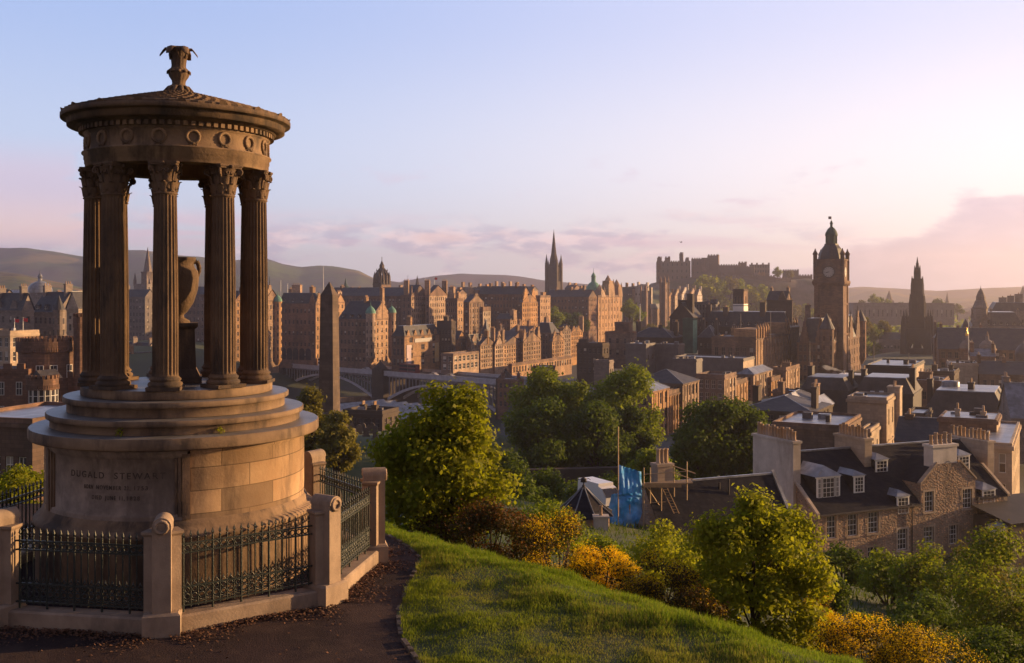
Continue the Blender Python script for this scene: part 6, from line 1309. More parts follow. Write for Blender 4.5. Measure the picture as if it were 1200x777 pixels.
# ================================================================== rubble-stone houses at the foot of the hill
mat('rubble', (0.27, 0.165, 0.105), 0.95, (0.17, 0.10, 0.07), 1.6, .8, 5)
def rubble_nodes():
    m = MATS['rubble']; k = NT(m.node_tree); p = k.n['Principled BSDF']; t = k.node('ShaderNodeTexCoord')
    v = k.node('ShaderNodeTexVoronoi'); v.inputs['Scale'].default_value = 3.6; k.l.new(k.mapping(t.outputs['Object'], (1, 1, 1.7)), v.inputs['Vector'])
    hs = k.node('ShaderNodeSeparateColor'); k.l.new(v.outputs['Color'], hs.inputs[0])
    c = k.mix(hs.outputs[0], c4((0.17, 0.10, 0.065)), c4((0.62, 0.38, 0.23))); c = k.mix(k.step(v.outputs['Distance'], .30, .52), c, c4((0.30, 0.22, 0.16)))
    c = k.mix(k.math('MULTIPLY', k.step(k.noise(t.outputs['Object'], .5, 4), .45, .65), .4), c, c4((.10, .065, .05)))
    k.put(p.inputs['Base Color'], c); b = k.node('ShaderNodeBump'); b.inputs['Strength'].default_value = .8; b.inputs['Distance'].default_value = .05
    k.l.new(k.math('SUBTRACT', 1.0, v.outputs['Distance']), b.inputs['Height']); k.l.new(b.outputs[0], p.inputs['Normal'])
rubble_nodes()
mat('slate_near', (0.017, 0.018, 0.030), 0.9, (0.028, 0.028, 0.036), .7, .35, 9, spec=.05, brick=(.32, .24, .012, .6, False), stain=((.05, .045, .04), .5, .4))
HP = wp(957, 603, 100.0); hr = R_(-23.5); hu, hv = Vector((math.cos(hr), -math.sin(hr), 0)), Vector((math.sin(hr), math.cos(hr), 0))
def hx(px, yl, P=HP):
    k_ = (px - 600) / F; return (k_ * (P.y + hv.y * yl) - P.x - hv.x * yl) / (hu.x - hu.y * k_)
def hz(px, py, yl, P=HP):
    x = hx(px, yl, P); Y = P.y + hu.y * x + hv.y * yl; return CAMZ - (py - HY) / F * Y - P.z
def rect(x0, x1, y0, y1, yl=0.0): return (hx(x0, yl), hx(x1, yl), hz((x0 + x1) / 2, y1, yl), hz((x0 + x1) / 2, y0, yl))
house = empty('stone_house', (HP.x, HP.y, HP.z), 'rubble-stone house with a slate roof, wide chimney walls, white dormers and a chimneyed gable', 'house', rz=-hr)
xA, xE = 0.0, hx(1180, 0); xm = hx(1036, 0); g0, g1 = hx(1079, 0), hx(1143, 0)
def eave(x): return 0.0 if x < xm else hz(1170, 583, 0) * .5
ze = eave(xE)
win_px = [(969, 980, 605, 631), (993.5, 1005, 603, 628), (1017.5, 1029.5, 600.5, 624.5), (1052, 1063, 620, 644), (1082.5, 1094, 617.5, 641), (1112.5, 1122, 615.5, 637.5), (1146.5, 1158, 612.5, 634),
          (1083.5, 1094, 576, 599.5), (1128, 1139, 573, 595.5), (1017, 1029, 641, 664), (1052, 1063, 658, 680), (1082, 1093, 656, 678), (969, 980, 646, 670)]
rects = [rect(*w) for w in win_px]
mb = MB(); tf = lambda x, q, z: (x, -q, z)
zk = hz(1079, 567, 0); zap = hz(1109, 543, 0); zk2 = zk
for xa, xb, zt_ in ((0.0, g0, 0.0), (g0, g1, zk2), (g1, xE, 0.0)):
    facade(mb, xb - xa, -14, zt_, [(r[0] - xa, r[1] - xa, r[2], r[3]) for r in rects if xa < r[0] < xb], lambda x, q, z, xa=xa: (x + xa, -q, z), .22)
gm_ = (g0 + g1) / 2; cw_ = (hx(1122, 0) - hx(1094, 0)) / 2
mb.poly([(g0, 0, zk2), (g1, 0, zk2), (gm_ + cw_, 0, zap), (gm_ - cw_, 0, zap)])
mb.quad((g0, 0, 0), (g0, 7, 0), (g0, 7, zk2), (g0, 0, zk2)); mb.quad((g1, 0, 0), (g1, 7, 0), (g1, 7, zk2), (g1, 0, zk2))
for z, x0, x1 in ((0, 0, xm), (0, xm, g0), (0, g1, xE)): pass
mb.quad((0, 0, -14), (0, 12.8, -14), (0, 12.8, 0), (0, 0, 0)); mb.quad((xE, 0, -14), (xE, 12.8, -14), (xE, 12.8, 0), (xE, 0, 0)); mb.quad((0, 12.8, -14), (xE, 12.8, -14), (xE, 12.8, 0), (0, 12.8, 0))
rz_ = hz(991, 525, 6.4)
for x_ in (0.02, xE - .02): mb.add([(x_, 0, 0), (x_, 12.8, 0), (x_, 6.4, rz_ - .1)], ((0, 1, 2),))
mb.build('wall', 'rubble', house)
for a, b, c, d in rects:                               # dressed margins round the windows
    mb = MB(); z_ = d + .2
    mb.add([(a - .2, -.035, c - .05), (a, -.035, c - .05), (a, -.035, d), (b, -.035, d), (b, -.035, c - .05), (b + .2, -.035, c - .05), (b + .2, -.035, z_), (a - .2, -.035, z_)], ((0, 1, 2, 7), (2, 3, 6, 7), (3, 4, 5, 6)))
    o_ = len(mb.v); mb.box(a - .25, b + .25, -.09, .15, c - .2, c - .05); mb.build('window_surround', 'stone_pale', house)
for a, z0, b, z1 in ((g0 - .1, zk2 - .1, gm_ - cw_, zap), (gm_ + cw_, zap, g1 + .1, zk2 - .1)):
    mb = MB(); mb.add([(a, -.12, z0), (b, -.12, z1), (b, .35, z1), (a, .35, z0), (a, -.12, z0 + .22), (b, -.12, z1 + .22), (b, .35, z1 + .22), (a, .35, z0 + .22)], ((0, 1, 5, 4), (4, 5, 6, 7), (3, 7, 6, 2), (0, 4, 7, 3), (1, 2, 6, 5))); mb.build('coping', 'stone_pale', house)
mb = MB(); z = -13.0; i = 0
while z < -.5: mb.box(xE - (.55 if i % 2 else .35), xE + .03, -.03, .3, z, z + .41); z += .4; i += 1
mb.build('quoins' if False else 'quoin_strip', 'stone_pale', house)
for q, y1_ in ((0.0, 3.0), (xE, 3.2)):
    k1 = rz_ * y1_ / 6.4; mb = MB(); mb.add([(q - .15, -.25, -.15), (q + .2, -.25, -.15), (q + .2, y1_, k1 + .1), (q - .15, y1_, k1 + .1), (q - .15, -.25, .1), (q + .2, -.25, .1), (q + .2, y1_, k1 + .35), (q - .15, y1_, k1 + .35)], ((0, 1, 5, 4), (4, 5, 6, 7), (0, 4, 7, 3), (1, 2, 6, 5))); mb.build('coping', 'stone_pale', house)
for a, b, c, d in rects:
    w_, h_ = b - a, d - c; link('window', win_mesh(w_, h_, 'fine'), house, ((a + b) / 2, .18, c), 0, (w_ / round(w_, 1), 1, h_ / round(h_, 1)))
mb = MB(); e = .25
for xa, xb, ya in ((-.1, g0 - .05, -e), (g0 - .05, g1 + .05, .3), (g1 + .05, xE + .1, -e)): za = rz_ * ya / 6.4; mb.quad((xa, ya, za), (xb, ya, za), (xb, 6.4, rz_), (xa, 6.4, rz_))
mb.quad((-.1, 6.4, rz_), (xE + .1, 6.4, rz_), (xE + .1, 13, -.1), (-.1, 13, -.1))
gy = 6.4 * (zap + .1) / rz_                            # cross roof behind the gable
mb.add([(g0 - .05, 0.02, zk2 - .02), (gm_, 0.02, zap + .25), (g1 + .05, 0.02, zk2 - .02), (g0 - .05, min(6.3, 6.4 * zk2 / rz_), zk2), (gm_, min(6.35, gy), zap + .25), (g1 + .05, min(6.3, 6.4 * zk2 / rz_), zk2)], ((0, 1, 4, 3), (1, 2, 5, 4)))
mb.box(-.1, xE + .1, 6.28, 6.52, rz_ - .05, rz_ + .12, 1)
mb.build('roof', ['slate_near', 'lead_flat'], house)
def stack(px_near, yn, yf, th, ytop, zb_, m, pots, px_top=None):
    x = hx(px_near, yn) ; x = min(x - .2, -.3) if zb_ < 0 else x; zt = hz(px_near, ytop, yn); mb = MB(); mb.box(x, x + th, yn, yf, zb_, zt - .25); mb.box(x - .12, x + th + .12, yn - .12, yf + .12, zt - .25, zt); c = mb.build('chimney', m, house)
    pm2 = MB(); pm2.lathe([(.24, 0), (.22, .06), (.19, .1), (.165, .95), (.205, .98), (.205, 1.08), (.15, 1.1), (.15, .8)], 10); me = pm2.mesh('chimney_pot', 'terracotta')
    for i in range(pots):
        u = (i + .5) / pots; link('chimney_pot', me, c, (x + th / 2, yn + .2 + (yf - yn - .4) * u, zt), 0, (1, 1, .85 + .25 * ((i * 7) % 5) / 4))
    return x, zt
x1_, _ = stack(934, 3.1, 9.6, .9, 517, -7, 'harl_white', 13); stack(1013.5, 4.2, 8.8, .95, 514, 1, 'stone_pale', 9); stack(1157.5, 3.4, 9.2, .95, 517, .5, 'stone_pale', 10)
mb = MB(); x0_, x1_ = hx(1094, 0), hx(1122, 0); zt = hz(1108, 521, 0); mb.box(x0_, x1_, .05, 1.3, zap - .3, zt - .25); mb.box(x0_ - .12, x1_ + .12, -.07, 1.42, zt - .25, zt); c = mb.build('chimney', 'harl_white', house)
pm2 = MB(); pm2.lathe([(.24, 0), (.22, .06), (.19, .1), (.165, .95), (.205, .98), (.205, 1.08), (.15, 1.1), (.15, .8)], 10); me = pm2.mesh('chimney_pot', 'terracotta')
for i in range(5): link('chimney_pot', me, c, (x0_ + .35 + (x1_ - x0_ - .7) * i / 4, .68, zt), 0, (1, 1, .9 + .2 * (i % 2)))
def dormer(x0, x1, y0, y1, yl, big=False):
    a, b = hx(x0, yl), hx(x1, yl); zb_, zt_ = hz((x0 + x1) / 2, y1, yl), hz((x0 + x1) / 2, y0, yl); back = min(6.2, 6.4 * (zt_ + .55) / rz_); mb = MB()
    mb.box(a, b, yl, back, zb_ - .5, zt_, 0); mb.box(a - .06, b + .06, yl - .05, yl + .05, zb_ - .12, zb_, 2); mb.box(a - .08, b + .08, yl - .06, yl + .1, zt_ - .14, zt_, 2)
    mx_ = (a + b) / 2; h_ = (b - a) * .34
    mb.add([(a - .2, yl - .2, zt_), (b + .2, yl - .2, zt_), (b + .2, back, zt_), (a - .2, back, zt_), (mx_, yl + .7, zt_ + h_), (mx_, 6.4 * (zt_ + h_) / rz_, zt_ + h_)], ((0, 1, 4), (1, 2, 5, 4), (3, 0, 4, 5), (0, 3, 2, 1)), 1)
    for q in (a - .02, b - .1): mb.box(q, q + .12, yl - .04, yl + .04, zb_, zt_ - .14, 2)
    dm = mb.build('dormer', ['slate_near', 'lead_flat', 'white_paint'], house)
    n_ = 2 if not big else 1
    if big:
        s_ = (b - a) * .2
        for u0, u1 in ((a + .1, a + s_), (a + s_ + .12, b - s_ - .12), (b - s_, b - .1)): w_, h2 = u1 - u0, zt_ - zb_ - .2; link('window', win_mesh(w_, h2, 'fine'), dm, ((u0 + u1) / 2, yl - .035, zb_ + .03), 0, (w_ / round(w_, 1), 1, h2 / round(h2, 1)))
    else: w_, h2 = b - a - .2, zt_ - zb_ - .2; link('window', win_mesh(w_, h2, 'fine'), dm, ((a + b) / 2, yl - .035, zb_ + .03), 0, (w_ / round(w_, 1), 1, h2 / round(h2, 1)))
dormer(957, 984, 558, 583, 1.6, True); dormer(1000.5, 1012.5, 557, 577, 1.7); dormer(1026, 1040, 538, 557, 3.6); dormer(1123, 1136, 533, 551, 3.0)
dormer(1051, 1065, 581, 602, .05); dormer(1151, 1166, 573, 592, .05)
for px_ in (1068, 1145): mb = MB(); x_ = hx(px_, 0); mb.tube((x_, -.12, -13), (x_, -.12, -.05), .06, .06, 6); mb.box(x_ - .14, x_ + .14, -.26, -.02, -.3, .05); mb.build('rain_pipe', 'felt', house)
mb = MB(); mb.box(.1, g0 - .2, -.42, -.26, -.16, -.04); mb.build('gutter', 'felt', house)
for px_, py_, yl in ((1096, 536, 3.6), (1103, 527, 4.6)): pass
mb = MB(); x_ = hx(1084, 4.4); mb.box(x_, x_ + 1.0, 4.0, 4.1, 6.4 * 0 + rz_ * 4.0 / 6.4 + .02, rz_ * 4.0 / 6.4 + .7); mb.v = [(x, y + (z - rz_ * 4.0 / 6.4) * 1.25, z + .06) for x, y, z in mb.v]; mb.build('rooflight', 'window_glass', house)
ah = empty('lean_to', wp(1188, 640, 104), 'low dark outbuilding with a white bay window beside the rubble house', 'outbuilding', rz=-hr)
mb = MB(); mb.box(-.4, 8, 0, 6, -5, 2.3); mb.build('wall', 'stone_dark', ah); mb = MB(); mb.add([(-.7, -.3, 2.3), (8.3, -.3, 2.3), (8.3, 6, 3.6), (-.7, 6, 3.6)], ((0, 1, 2, 3),)); mb.build('roof', 'felt', ah); mb = MB(); mb.box(-1.5, -.42, .4, 1.8, -.6, 1.9, 0); mb.add([(-1.6, .3, 1.9), (-.4, .3, 1.9), (-.4, 1.9, 1.9), (-1.6, 1.9, 1.9), (-.4, 1.1, 2.4)], ((0, 1, 4), (0, 4, 3), (2, 3, 4), (0, 3, 2, 1)), 1); bw_ = mb.build('bay', ['white_paint', 'lead_flat'], ah)
link('window', win_mesh(.8, 1.9, 'fine'), bw_, (-.96, .36, -.3))
# neighbour with the great slate slope
Q = wp(905, 555, 95.0); nb_ = empty('slate_house', (Q.x, Q.y, Q.z), 'dark house with one great plain slate slope left of the white chimney wall', 'house', rz=-hr); Lb = 13.5
mb = MB(); mb.quad((-Lb, 0, 0), (0, 0, 0), (0, -6.8, -9.2), (-Lb, -6.8, -9.2)); mb.quad((-Lb, 0, 0), (0, 0, 0), (0, 6, -8), (-Lb, 6, -8)); mb.box(-Lb, 0, -.12, .12, -.05, .12, 1)
mb.add([(-.12, -6.9, -9.3), (.2, -6.9, -9.3), (.2, 0, .1), (-.12, 0, .1), (-.12, -6.9, -9.05), (.2, -6.9, -9.05), (.2, 0, .35), (-.12, 0, .35)], ((0, 1, 5, 4), (4, 5, 6, 7), (1, 2, 6, 5), (0, 4, 7, 3)), 1)
mb.build('roof', ['slate_near', 'lead_flat'], nb_)
mb = MB(); mb.add([(0, 0, -.1), (0, -6.6, -9), (0, 5.8, -8), (0, -6.6, -16), (0, 5.8, -16)], ((0, 1, 3, 4, 2),)); mb.quad((-Lb, -6.6, -9), (0, -6.6, -9), (0, -6.6, -16), (-Lb, -6.6, -16)); mb.add([(-Lb, 0, -.1), (-Lb, -6.6, -9), (-Lb, 5.8, -8), (-Lb, -6.6, -16), (-Lb, 5.8, -16)], ((0, 1, 3, 4, 2),)); mb.build('wall', 'rubble', nb_)
for px_, py_ in ((843, 570), (854, 566)): 
    q_ = Matrix.Rotation(hr, 4, 'Z') @ (wp(px_, py_, 92) - Q); mb = MB(); mb.tube(q_ - Vector((0, 0, 1.4)), q_ + Vector((0, 0, .35)), .09, .09, 6); mb.build('vent_pipe', 'felt', nb_)
q_ = Matrix.Rotation(hr, 4, 'Z') @ (wp(776, 567, 91) - Q); ch_t = 44 / F * 91
mb = MB(); mb.box(q_.x - .78, q_.x + .78, q_.y - .55, q_.y + .55, q_.z - 3, q_.z + ch_t - 1.7); mb.box(q_.x - .86, q_.x + .86, q_.y - .63, q_.y + .63, q_.z + ch_t - 1.7, q_.z + ch_t - 1.45); c = mb.build('chimney', 'stone_pale', nb_)
for i in range(3): link('chimney_pot', me, c, (q_.x - .4 + .4 * i, q_.y, q_.z + ch_t - 1.45), 0, (1, 1, 1.15))

# scaffold with blue sheeting
mat('blue_sheet', (0.015, 0.24, 0.68), 0.42, (0.05, 0.38, 0.85), 1.3, .5, 5, spec=.5, stain=((.22, .38, .60), .8, .5))  # the pale streaks paint sky glints on the creases
mat('scaffold_pole', (0.42, 0.30, 0.18), 0.55, metal=.3); mat('plank', (0.42, 0.27, 0.14), 0.9, (.28, .18, .10), 2.0)
SC = wp(752, 620, 88); sf = empty('scaffold', SC, 'scaffold of poles and planks with torn bright blue sheeting round a chimney', 'scaffold')
def sp(px, py, Y): return wp(px, py, Y) - SC
mb = MB(); top_ = [(712, 602), (717, 578), (724.5, 578), (724.7, 544.5), (738, 549.5), (753, 555)]; NX, NZ = 40, 46
L0, L1 = [(724.7, 544.5), (724.5, 578), (717, 579), (712, 600), (716, 628)], [(753, 555), (754, 580), (754, 590), (754, 604), (746, 624)]
def lerp_poly(P, t): t *= len(P) - 1; i = min(int(t), len(P) - 2); f_ = t - i; return (P[i][0] + (P[i + 1][0] - P[i][0]) * f_, P[i][1] + (P[i + 1][1] - P[i][1]) * f_)
vs = []
for j in range(NZ + 1):
    a, b = lerp_poly(L0, j / NZ), lerp_poly(L1, j / NZ)
    for i in range(NX + 1):
        u = i / NX; p = sp(a[0] + (b[0] - a[0]) * u, a[1] + (b[1] - a[1]) * u, 88); n1_ = mnoise.noise((u * 3, j * .12, 2)); n2_ = mnoise.noise((u * 9, j * .3, 5))
        vs.append((p.x, p.y + u * .9 + n1_ * .22 + n2_ * .12 - .08 * abs(math.sin(u * 3 * math.pi)), p.z + n2_ * .05))
mb.add(vs, [(j * (NX + 1) + i, j * (NX + 1) + i + 1, (j + 1) * (NX + 1) + i + 1, (j + 1) * (NX + 1) + i) for j in range(NZ) for i in range(NX)], 0, True); mb.build('sheeting', 'blue_sheet', sf)
PO = [((724.5, 630), (724.5, 500)), ((738, 632), (738, 552)), ((754.5, 632), (754.5, 548)), ((775, 600), (775, 566)), ((805, 586), (805, 541)), ((762, 590), (762, 548)), ((790, 582), (790, 548))]
for a, b in PO:
    for dY in ((-1.1,) if a[0] in (724.5,) else (0,) if a[0] == 805 else (0, 2.2)): mb = MB(); mb.tube(sp(*a, 88.6 + dY), sp(*b, 88.6 + dY), .05, .05, 6); mb.build('pole', 'scaffold_pole', sf)
for a, b in (((724, 578), (756, 572)), ((754, 556), (808, 552)), ((754, 590), (780, 588)), ((786, 545), (815, 555)), ((786, 553), (815, 563)), ((755, 566), (775, 596))): mb = MB(); dy_ = -1.1 if a[0] < 720 or a[0] == 725 else 0; mb.tube(sp(*a, 88.7 + dy_), sp(*b, 88.9 + dy_), .045, .045, 6); mb.build('rail', 'scaffold_pole', sf)
A_, B_ = sp(754, 571, 88.4), sp(812, 566.5, 88.4); mb = MB(); n_ = 3
for i in range(n_): mb.add([(A_.x, A_.y + .5 * i, A_.z), (B_.x, B_.y + .5 * i, B_.z), (B_.x, B_.y + .5 * i + .46, B_.z), (A_.x, A_.y + .5 * i + .46, A_.z), (A_.x, A_.y + .5 * i, A_.z + .09), (B_.x, B_.y + .5 * i, B_.z + .09), (B_.x, B_.y + .5 * i + .46, B_.z + .09), (A_.x, A_.y + .5 * i + .46, A_.z + .09)], ((0, 1, 5, 4), (4, 5, 6, 7), (1, 2, 6, 5), (0, 4, 7, 3), (3, 7, 6, 2), (0, 3, 2, 1)))
mb.build('platform', 'plank', sf)
A_ = sp(755, 571, 88.3); mb = MB(); mb.box(A_.x, B_.x - 1.0, A_.y - .02, A_.y + .03, A_.z - .02, A_.z + .35); mb.build('toe_board', 'plank', sf)
mb = MB(); a, b = sp(776, 572, 88.2), sp(790, 602, 87.6)
for o_ in (0, .42): mb.tube(a + Vector((o_, 0, 0)), b + Vector((o_, 0, 0)), .04, .04, 5)
for i in range(9): p = a.lerp(b, (i + .5) / 9); mb.tube(p, p + Vector((.42, 0, 0)), .025, .025, 5)
mb.build('ladder', 'plank', sf)
# little turret cottage, van, wall below the trees
cp = wp(684, 612, 84); cot = empty('turret_cottage', cp, 'small cottage with a pointed lead-edged slate turret roof and ornate finial', 'cottage', rz=R_(20))
mb = MB(); mb.lathe([(2.2, -7), (2.2, .8)], 8, smooth=False); mb.build('wall', 'rubble', cot)
mb = MB(); mb.lathe([(2.5, .7), (1.7, 1.25), (.8, 2.1), (.22, 2.75), (.12, 2.9)], 8, smooth=False)
for q in range(8): a_ = q * math.pi / 4; mb.path([(2.52 * math.cos(a_), 2.52 * math.sin(a_), .74), (1.72 * math.cos(a_), 1.72 * math.sin(a_), 1.29), (.82 * math.cos(a_), .82 * math.sin(a_), 2.14), (.2 * math.cos(a_), .2 * math.sin(a_), 2.8)], [.05] * 4, 5, 1)
mb.build('roof', ['slate_near', 'lead_flat'], cot)
mb = MB(); mb.lathe([(.18, 2.8), (.12, 3.0), (.05, 3.05), (.05, 3.2), (.28, 3.25), (.22, 3.45), (.30, 3.5), (.05, 3.62), (0, 3.7)], 8)
for q in (-1, 1): mb.path([(0, 0, 3.45), (q * .45, 0, 3.5), (q * .6, 0, 3.38)], [.03, .03, .02], 5)
mb.build('finial', 'felt', cot)
mb = MB(); mb.box(.6, 1.7, -3.1, -2.3, -2, 1.0); mb.box(.52, 1.78, -3.18, -2.22, 1.0, 1.15); c = mb.build('chimney', 'harl_white', cot, rz=R_(-20)); link('chimney_pot', me, c, (1.15, -2.7, 1.15), 0, .7)
vp = wp(702, 592, 108); van = empty('van', (vp.x, vp.y, vp.z), 'pale box van parked below the trees behind the blue sheeting', 'van', rz=R_(-60))
mb = MB(); mb.taper(-2.6, 1.3, -1.0, 1.0, .45, 2.5, .08); mb.add([(1.3, -1, .45), (2.6, -1, .45), (2.6, 1, .45), (1.3, 1, .45), (1.3, -.95, 2.2), (1.8, -.9, 2.05), (2.6, -.95, 1.25), (1.3, .95, 2.2), (1.8, .9, 2.05), (2.6, .95, 1.25)], ((0, 1, 6, 5, 4), (3, 7, 8, 9, 2), (4, 5, 8, 7), (1, 2, 9, 6), (0, 3, 2, 1)), 0); mb.quad((1.84, -.82, 1.98), (2.56, -.86, 1.3), (2.56, .86, 1.3), (1.84, .82, 1.98), 1)
mb.build('body', ['bus_white', 'window_glass'], van)
for x in (-1.6, 1.7):
    for y in (-.92, .92): link('wheel', WH, van, (x, y, .38), 0, 1.1)
B('boundary_wall', 'high dark buttressed stone wall under the big green trees', 612, 727, 732, 548, 604, 150, rot=-8, d=1.4, wall='stone_dark', roof='', cornice=False, f=(0, 0), s=(0, 0), cat='wall')
mat('gravestone', (0.16, 0.125, 0.10), 0.9, (0.09, 0.075, 0.06), 1.2, .3, 10)
gr_ = random.Random(4)
for i, (px_, Y, h_) in enumerate(((398, 172, 1.5), (407, 168, 1.9), (414, 176, 1.3), (421, 180, 1.7), (429, 172, 1.4), (436, 182, 1.8), (440, 168, 2.1), (425, 190, 1.5), (433, 196, 1.6), (412, 192, 1.4))):
    X = (px_ - 600) / F * Y; o_ = empty('gravestone', (X, Y, ground(X, Y)), 'small dark upright gravestone on the green burial ground, one of ten', 'gravestone', 'gravestones on the green', rz=gr_.uniform(-.4, .4)); mb = MB(); w_ = gr_.uniform(.4, .6)
    pts = [(-w_, -.6), (w_, -.6)] + [(w_ * math.cos(R_(a)), h_ - w_ + w_ * math.sin(R_(a))) for a in range(0, 181, 20)]; n_ = len(pts); vs = [(x, -.12, z) for x, z in pts] + [(x, .12, z) for x, z in pts]
    mb.add(vs, [tuple(range(n_)), tuple(reversed(range(n_, 2 * n_)))] + [(k_, (k_ + 1) % n_, n_ + (k_ + 1) % n_, n_ + k_) for k_ in range(n_)]); mb.build('slab', 'gravestone', o_); mb = MB(); mb.box(-w_ - .15, w_ + .15, -.3, .3, -.5, .16); mb.build('plinth', 'gravestone', o_)
bdp = wp(798, 284, 420); t = bpy.data.objects.new('bird', None); bpy.data.objects.remove(t)
mb = MB(); mb.ball((0, 0, 0), .45, .16, .15, 8, 6); mb.add([(.15, 0, .05), (-.2, 0, .05), (-.25, .7, .4), (.05, .75, .42), (-.35, 1.3, .2)], ((0, 1, 2, 3), (3, 2, 4))); mb.add([(.15, 0, .05), (-.2, 0, .05), (-.25, -.7, .4), (.05, -.75, .42), (-.35, -1.3, .2)], ((0, 1, 2, 3), (3, 2, 4))); mb.ball((.5, 0, .06), .13, n=6, k=5); mb.cone((-.7, 0, 0), .12, .02, 4)
tag(mb.build('bird', 'stone_dark', None, bdp, R_(30)), 'tiny dark bird flying in the sky above the castle', 'bird')
# ================================================================== trees and bushes
def foliage(name, W_, H_, z0, n, leaf, seed, m, M=26, parent=None, shell=.45, rc=(.17, .30), flat=.8, top=1.0, mi2=None, D_=None):
    """clumps of leaves: W_ half width, crown between z0 and z0+H_"""
    r = np.random.default_rng(seed); D_ = D_ or W_
    C = []
    while len(C) < M:
        p = r.uniform(-1, 1, 3); q = np.linalg.norm(p)
        if q > 1 or q < shell: continue
        wz = 1.0 if p[2] < 0 else (1 - .35 * top * p[2])
        C.append((p[0] * W_ * .86 * wz, p[1] * D_ * .86 * wz, p[2] * H_ * .43))
    C = np.array(C); RC = r.uniform(rc[0], rc[1], M) * W_ * 1.25
    C[:, 2] += z0 + H_ * .5
    wts = RC ** 2 / np.sum(RC ** 2); idx = r.choice(M, n, p=wts)
    d = unit(r.normal(size=(n, 3))); rad = RC[idx] * np.power(r.random(n), .34) * np.where(r.random(n) < .10, r.uniform(1.0, 1.45, n), 1.0); off = d * rad[:, None]; off[:, 2] *= flat
    P = C[idx] + off + r.normal(0, leaf * .6, (n, 3))
    nr = unit(d * .75 + np.array([0, 0, .45]) + r.normal(0, .55, (n, 3))); tg = unit(np.cross(nr, r.normal(size=(n, 3))))
    sz = leaf * r.uniform(.5, 1.45, n)
    return scatter_quads(name, P, nr, tg, sz * .72, sz, m), C, RC
def limbs(mb, base_r, H_, C, seed, k=9, lean=.04, split=.35):
    rg_ = random.Random(seed); top = Vector((rg_.uniform(-lean, lean) * H_, rg_.uniform(-lean, lean) * H_, H_ * .72)); pts = [Vector((0, 0, -.06 * H_))] + [top * (i / 5) + Vector((rg_.uniform(-1, 1), rg_.uniform(-1, 1), 0)) * base_r * .5 for i in range(1, 6)]
    mb.path(pts, [base_r * 1.35] + [base_r * (1 - .155 * i) for i in range(5)], 9)
    for c in sorted(C.tolist(), key=lambda q: rg_.random())[:k]:
        c = Vector(c); t = min(.95, max(split, (c.z / H_) * .72)); i = t * 5; j = min(4, int(i)); s_ = pts[j].lerp(pts[j + 1], i - j); m_ = s_.lerp(c, .5) + Vector((0, 0, .06 * H_)); r0 = base_r * (1 - .155 * j) * .5
        mb.path([s_, m_, c], [r0, r0 * .6, r0 * .22], 6)
def tree(name, lb, px_, ytop, ybot, hw, Y, m, n, leaf, seed, M=26, group=None, cat='tree', shell=.45, rc=(.17, .30), top=1.0, k=9, base_r=None, ground_z=None, flat=.8, D_=None, trunkm='bark'):
    X = (px_ - 600) / F * Y; zt = CAMZ - (ytop - HY) / F * Y; zb = CAMZ - (ybot - HY) / F * Y; W_ = hw / F * Y
    gz = ground(X, Y) if ground_z is None else ground_z; gz = min(gz, zb + .3)
    t = empty(name, (X, Y, gz), lb, cat, group)
    me, C, RC = foliage('crown', W_, zt - zb, zb - gz, n, leaf, seed, m, M, None, shell, rc, flat, top, None, D_); link('crown', me, t)
    mb = MB(); limbs(mb, base_r or max(.02, W_ * .07), zt - gz, C, seed, k); mb.build('trunk', trunkm, t); return t
# foreground
tree('sycamore_tree', 'bright yellow-green young tree beside the fence, the taller of the two foreground trees', 524, 430, 650, 90, 25, 'leaf_spring', 24000, .115, 11, 60, shell=.3, rc=(.14, .25), k=20, base_r=.07, top=1.9)
tree('sycamore_tree', 'dense bright green round tree in front of the rubble houses', 884, 560, 772, 94, 20, 'leaf_spring', 27000, .088, 12, 60, shell=.3, rc=(.15, .25), k=18, base_r=.05)
tree('alder_tree', 'dark loose bush at the left foot of the tall foreground tree', 470, 540, 650, 40, 27, 'leaf_green', 3500, .10, 13, 18, k=10, cat='bush', base_r=.03)
def bush(name, lb, px_, ytop, ybot, hw, Y, parts, seed, M=22, group=None, D_=None, flat=.8):
    X = (px_ - 600) / F * Y; zt = CAMZ - (ytop - HY) / F * Y; zb = CAMZ - (ybot - HY) / F * Y; k_g = 1.2 if name == 'gorse_bush' else 1.12; W_ = hw * k_g / F * Y; zt += (zt - zb) * (k_g - 1.12) * 1.5; gz = min(ground(X, Y), zb + .05)
    t = empty(name, (X, Y, gz), lb, 'bush', group); C0 = None
    for i, (nm, m, n, leaf, dz_, ws) in enumerate(parts):
        me, C, RC = foliage(nm, W_ * ws, (zt - zb), zb - gz + dz_ * (zt - zb), n, leaf, seed + (0 if i == 0 else 0), m, M, None, .4, (.16, .28), flat, .9, None, D_); link(nm, me, t); C0 = C if C0 is None else C0
    mb = MB(); rg_ = random.Random(seed)
    for c in C0[:12]: c = Vector(c); b_ = Vector((c.x * .15, c.y * .15, -.1)); mb.path([b_, b_.lerp(c, .5) + Vector((rg_.uniform(-.1, .1), rg_.uniform(-.1, .1), .05)) * W_, c], [.02 * W_ + .008, .014 * W_ + .006, .006], 5)
    mb.build('stems' if False else 'stem', 'bark', t)
G = 'gorse bushes along the brow'
bush('gorse_bush', 'rust-brown bush with hardly any flowers at the foot of the tall foreground tree', 568, 590, 670, 46, 23, [('foliage', 'leaf_gorse', 5200, .062, 0, 1), ('dry_twigs', 'leaf_rust', 3000, .05, .06, 1)], 21, 26, G)
bush('gorse_bush', 'brown gorse with orange flowers right of the rust-brown bush', 652, 610, 702, 54, 22, [('foliage', 'leaf_gorse', 5600, .055, 0, 1), ('blossom', 'blossom_gorse', 7140, 0.030, .07, .98), ('dry_twigs', 'leaf_rust', 1500, .045, .05, 1)], 22, 26, G)
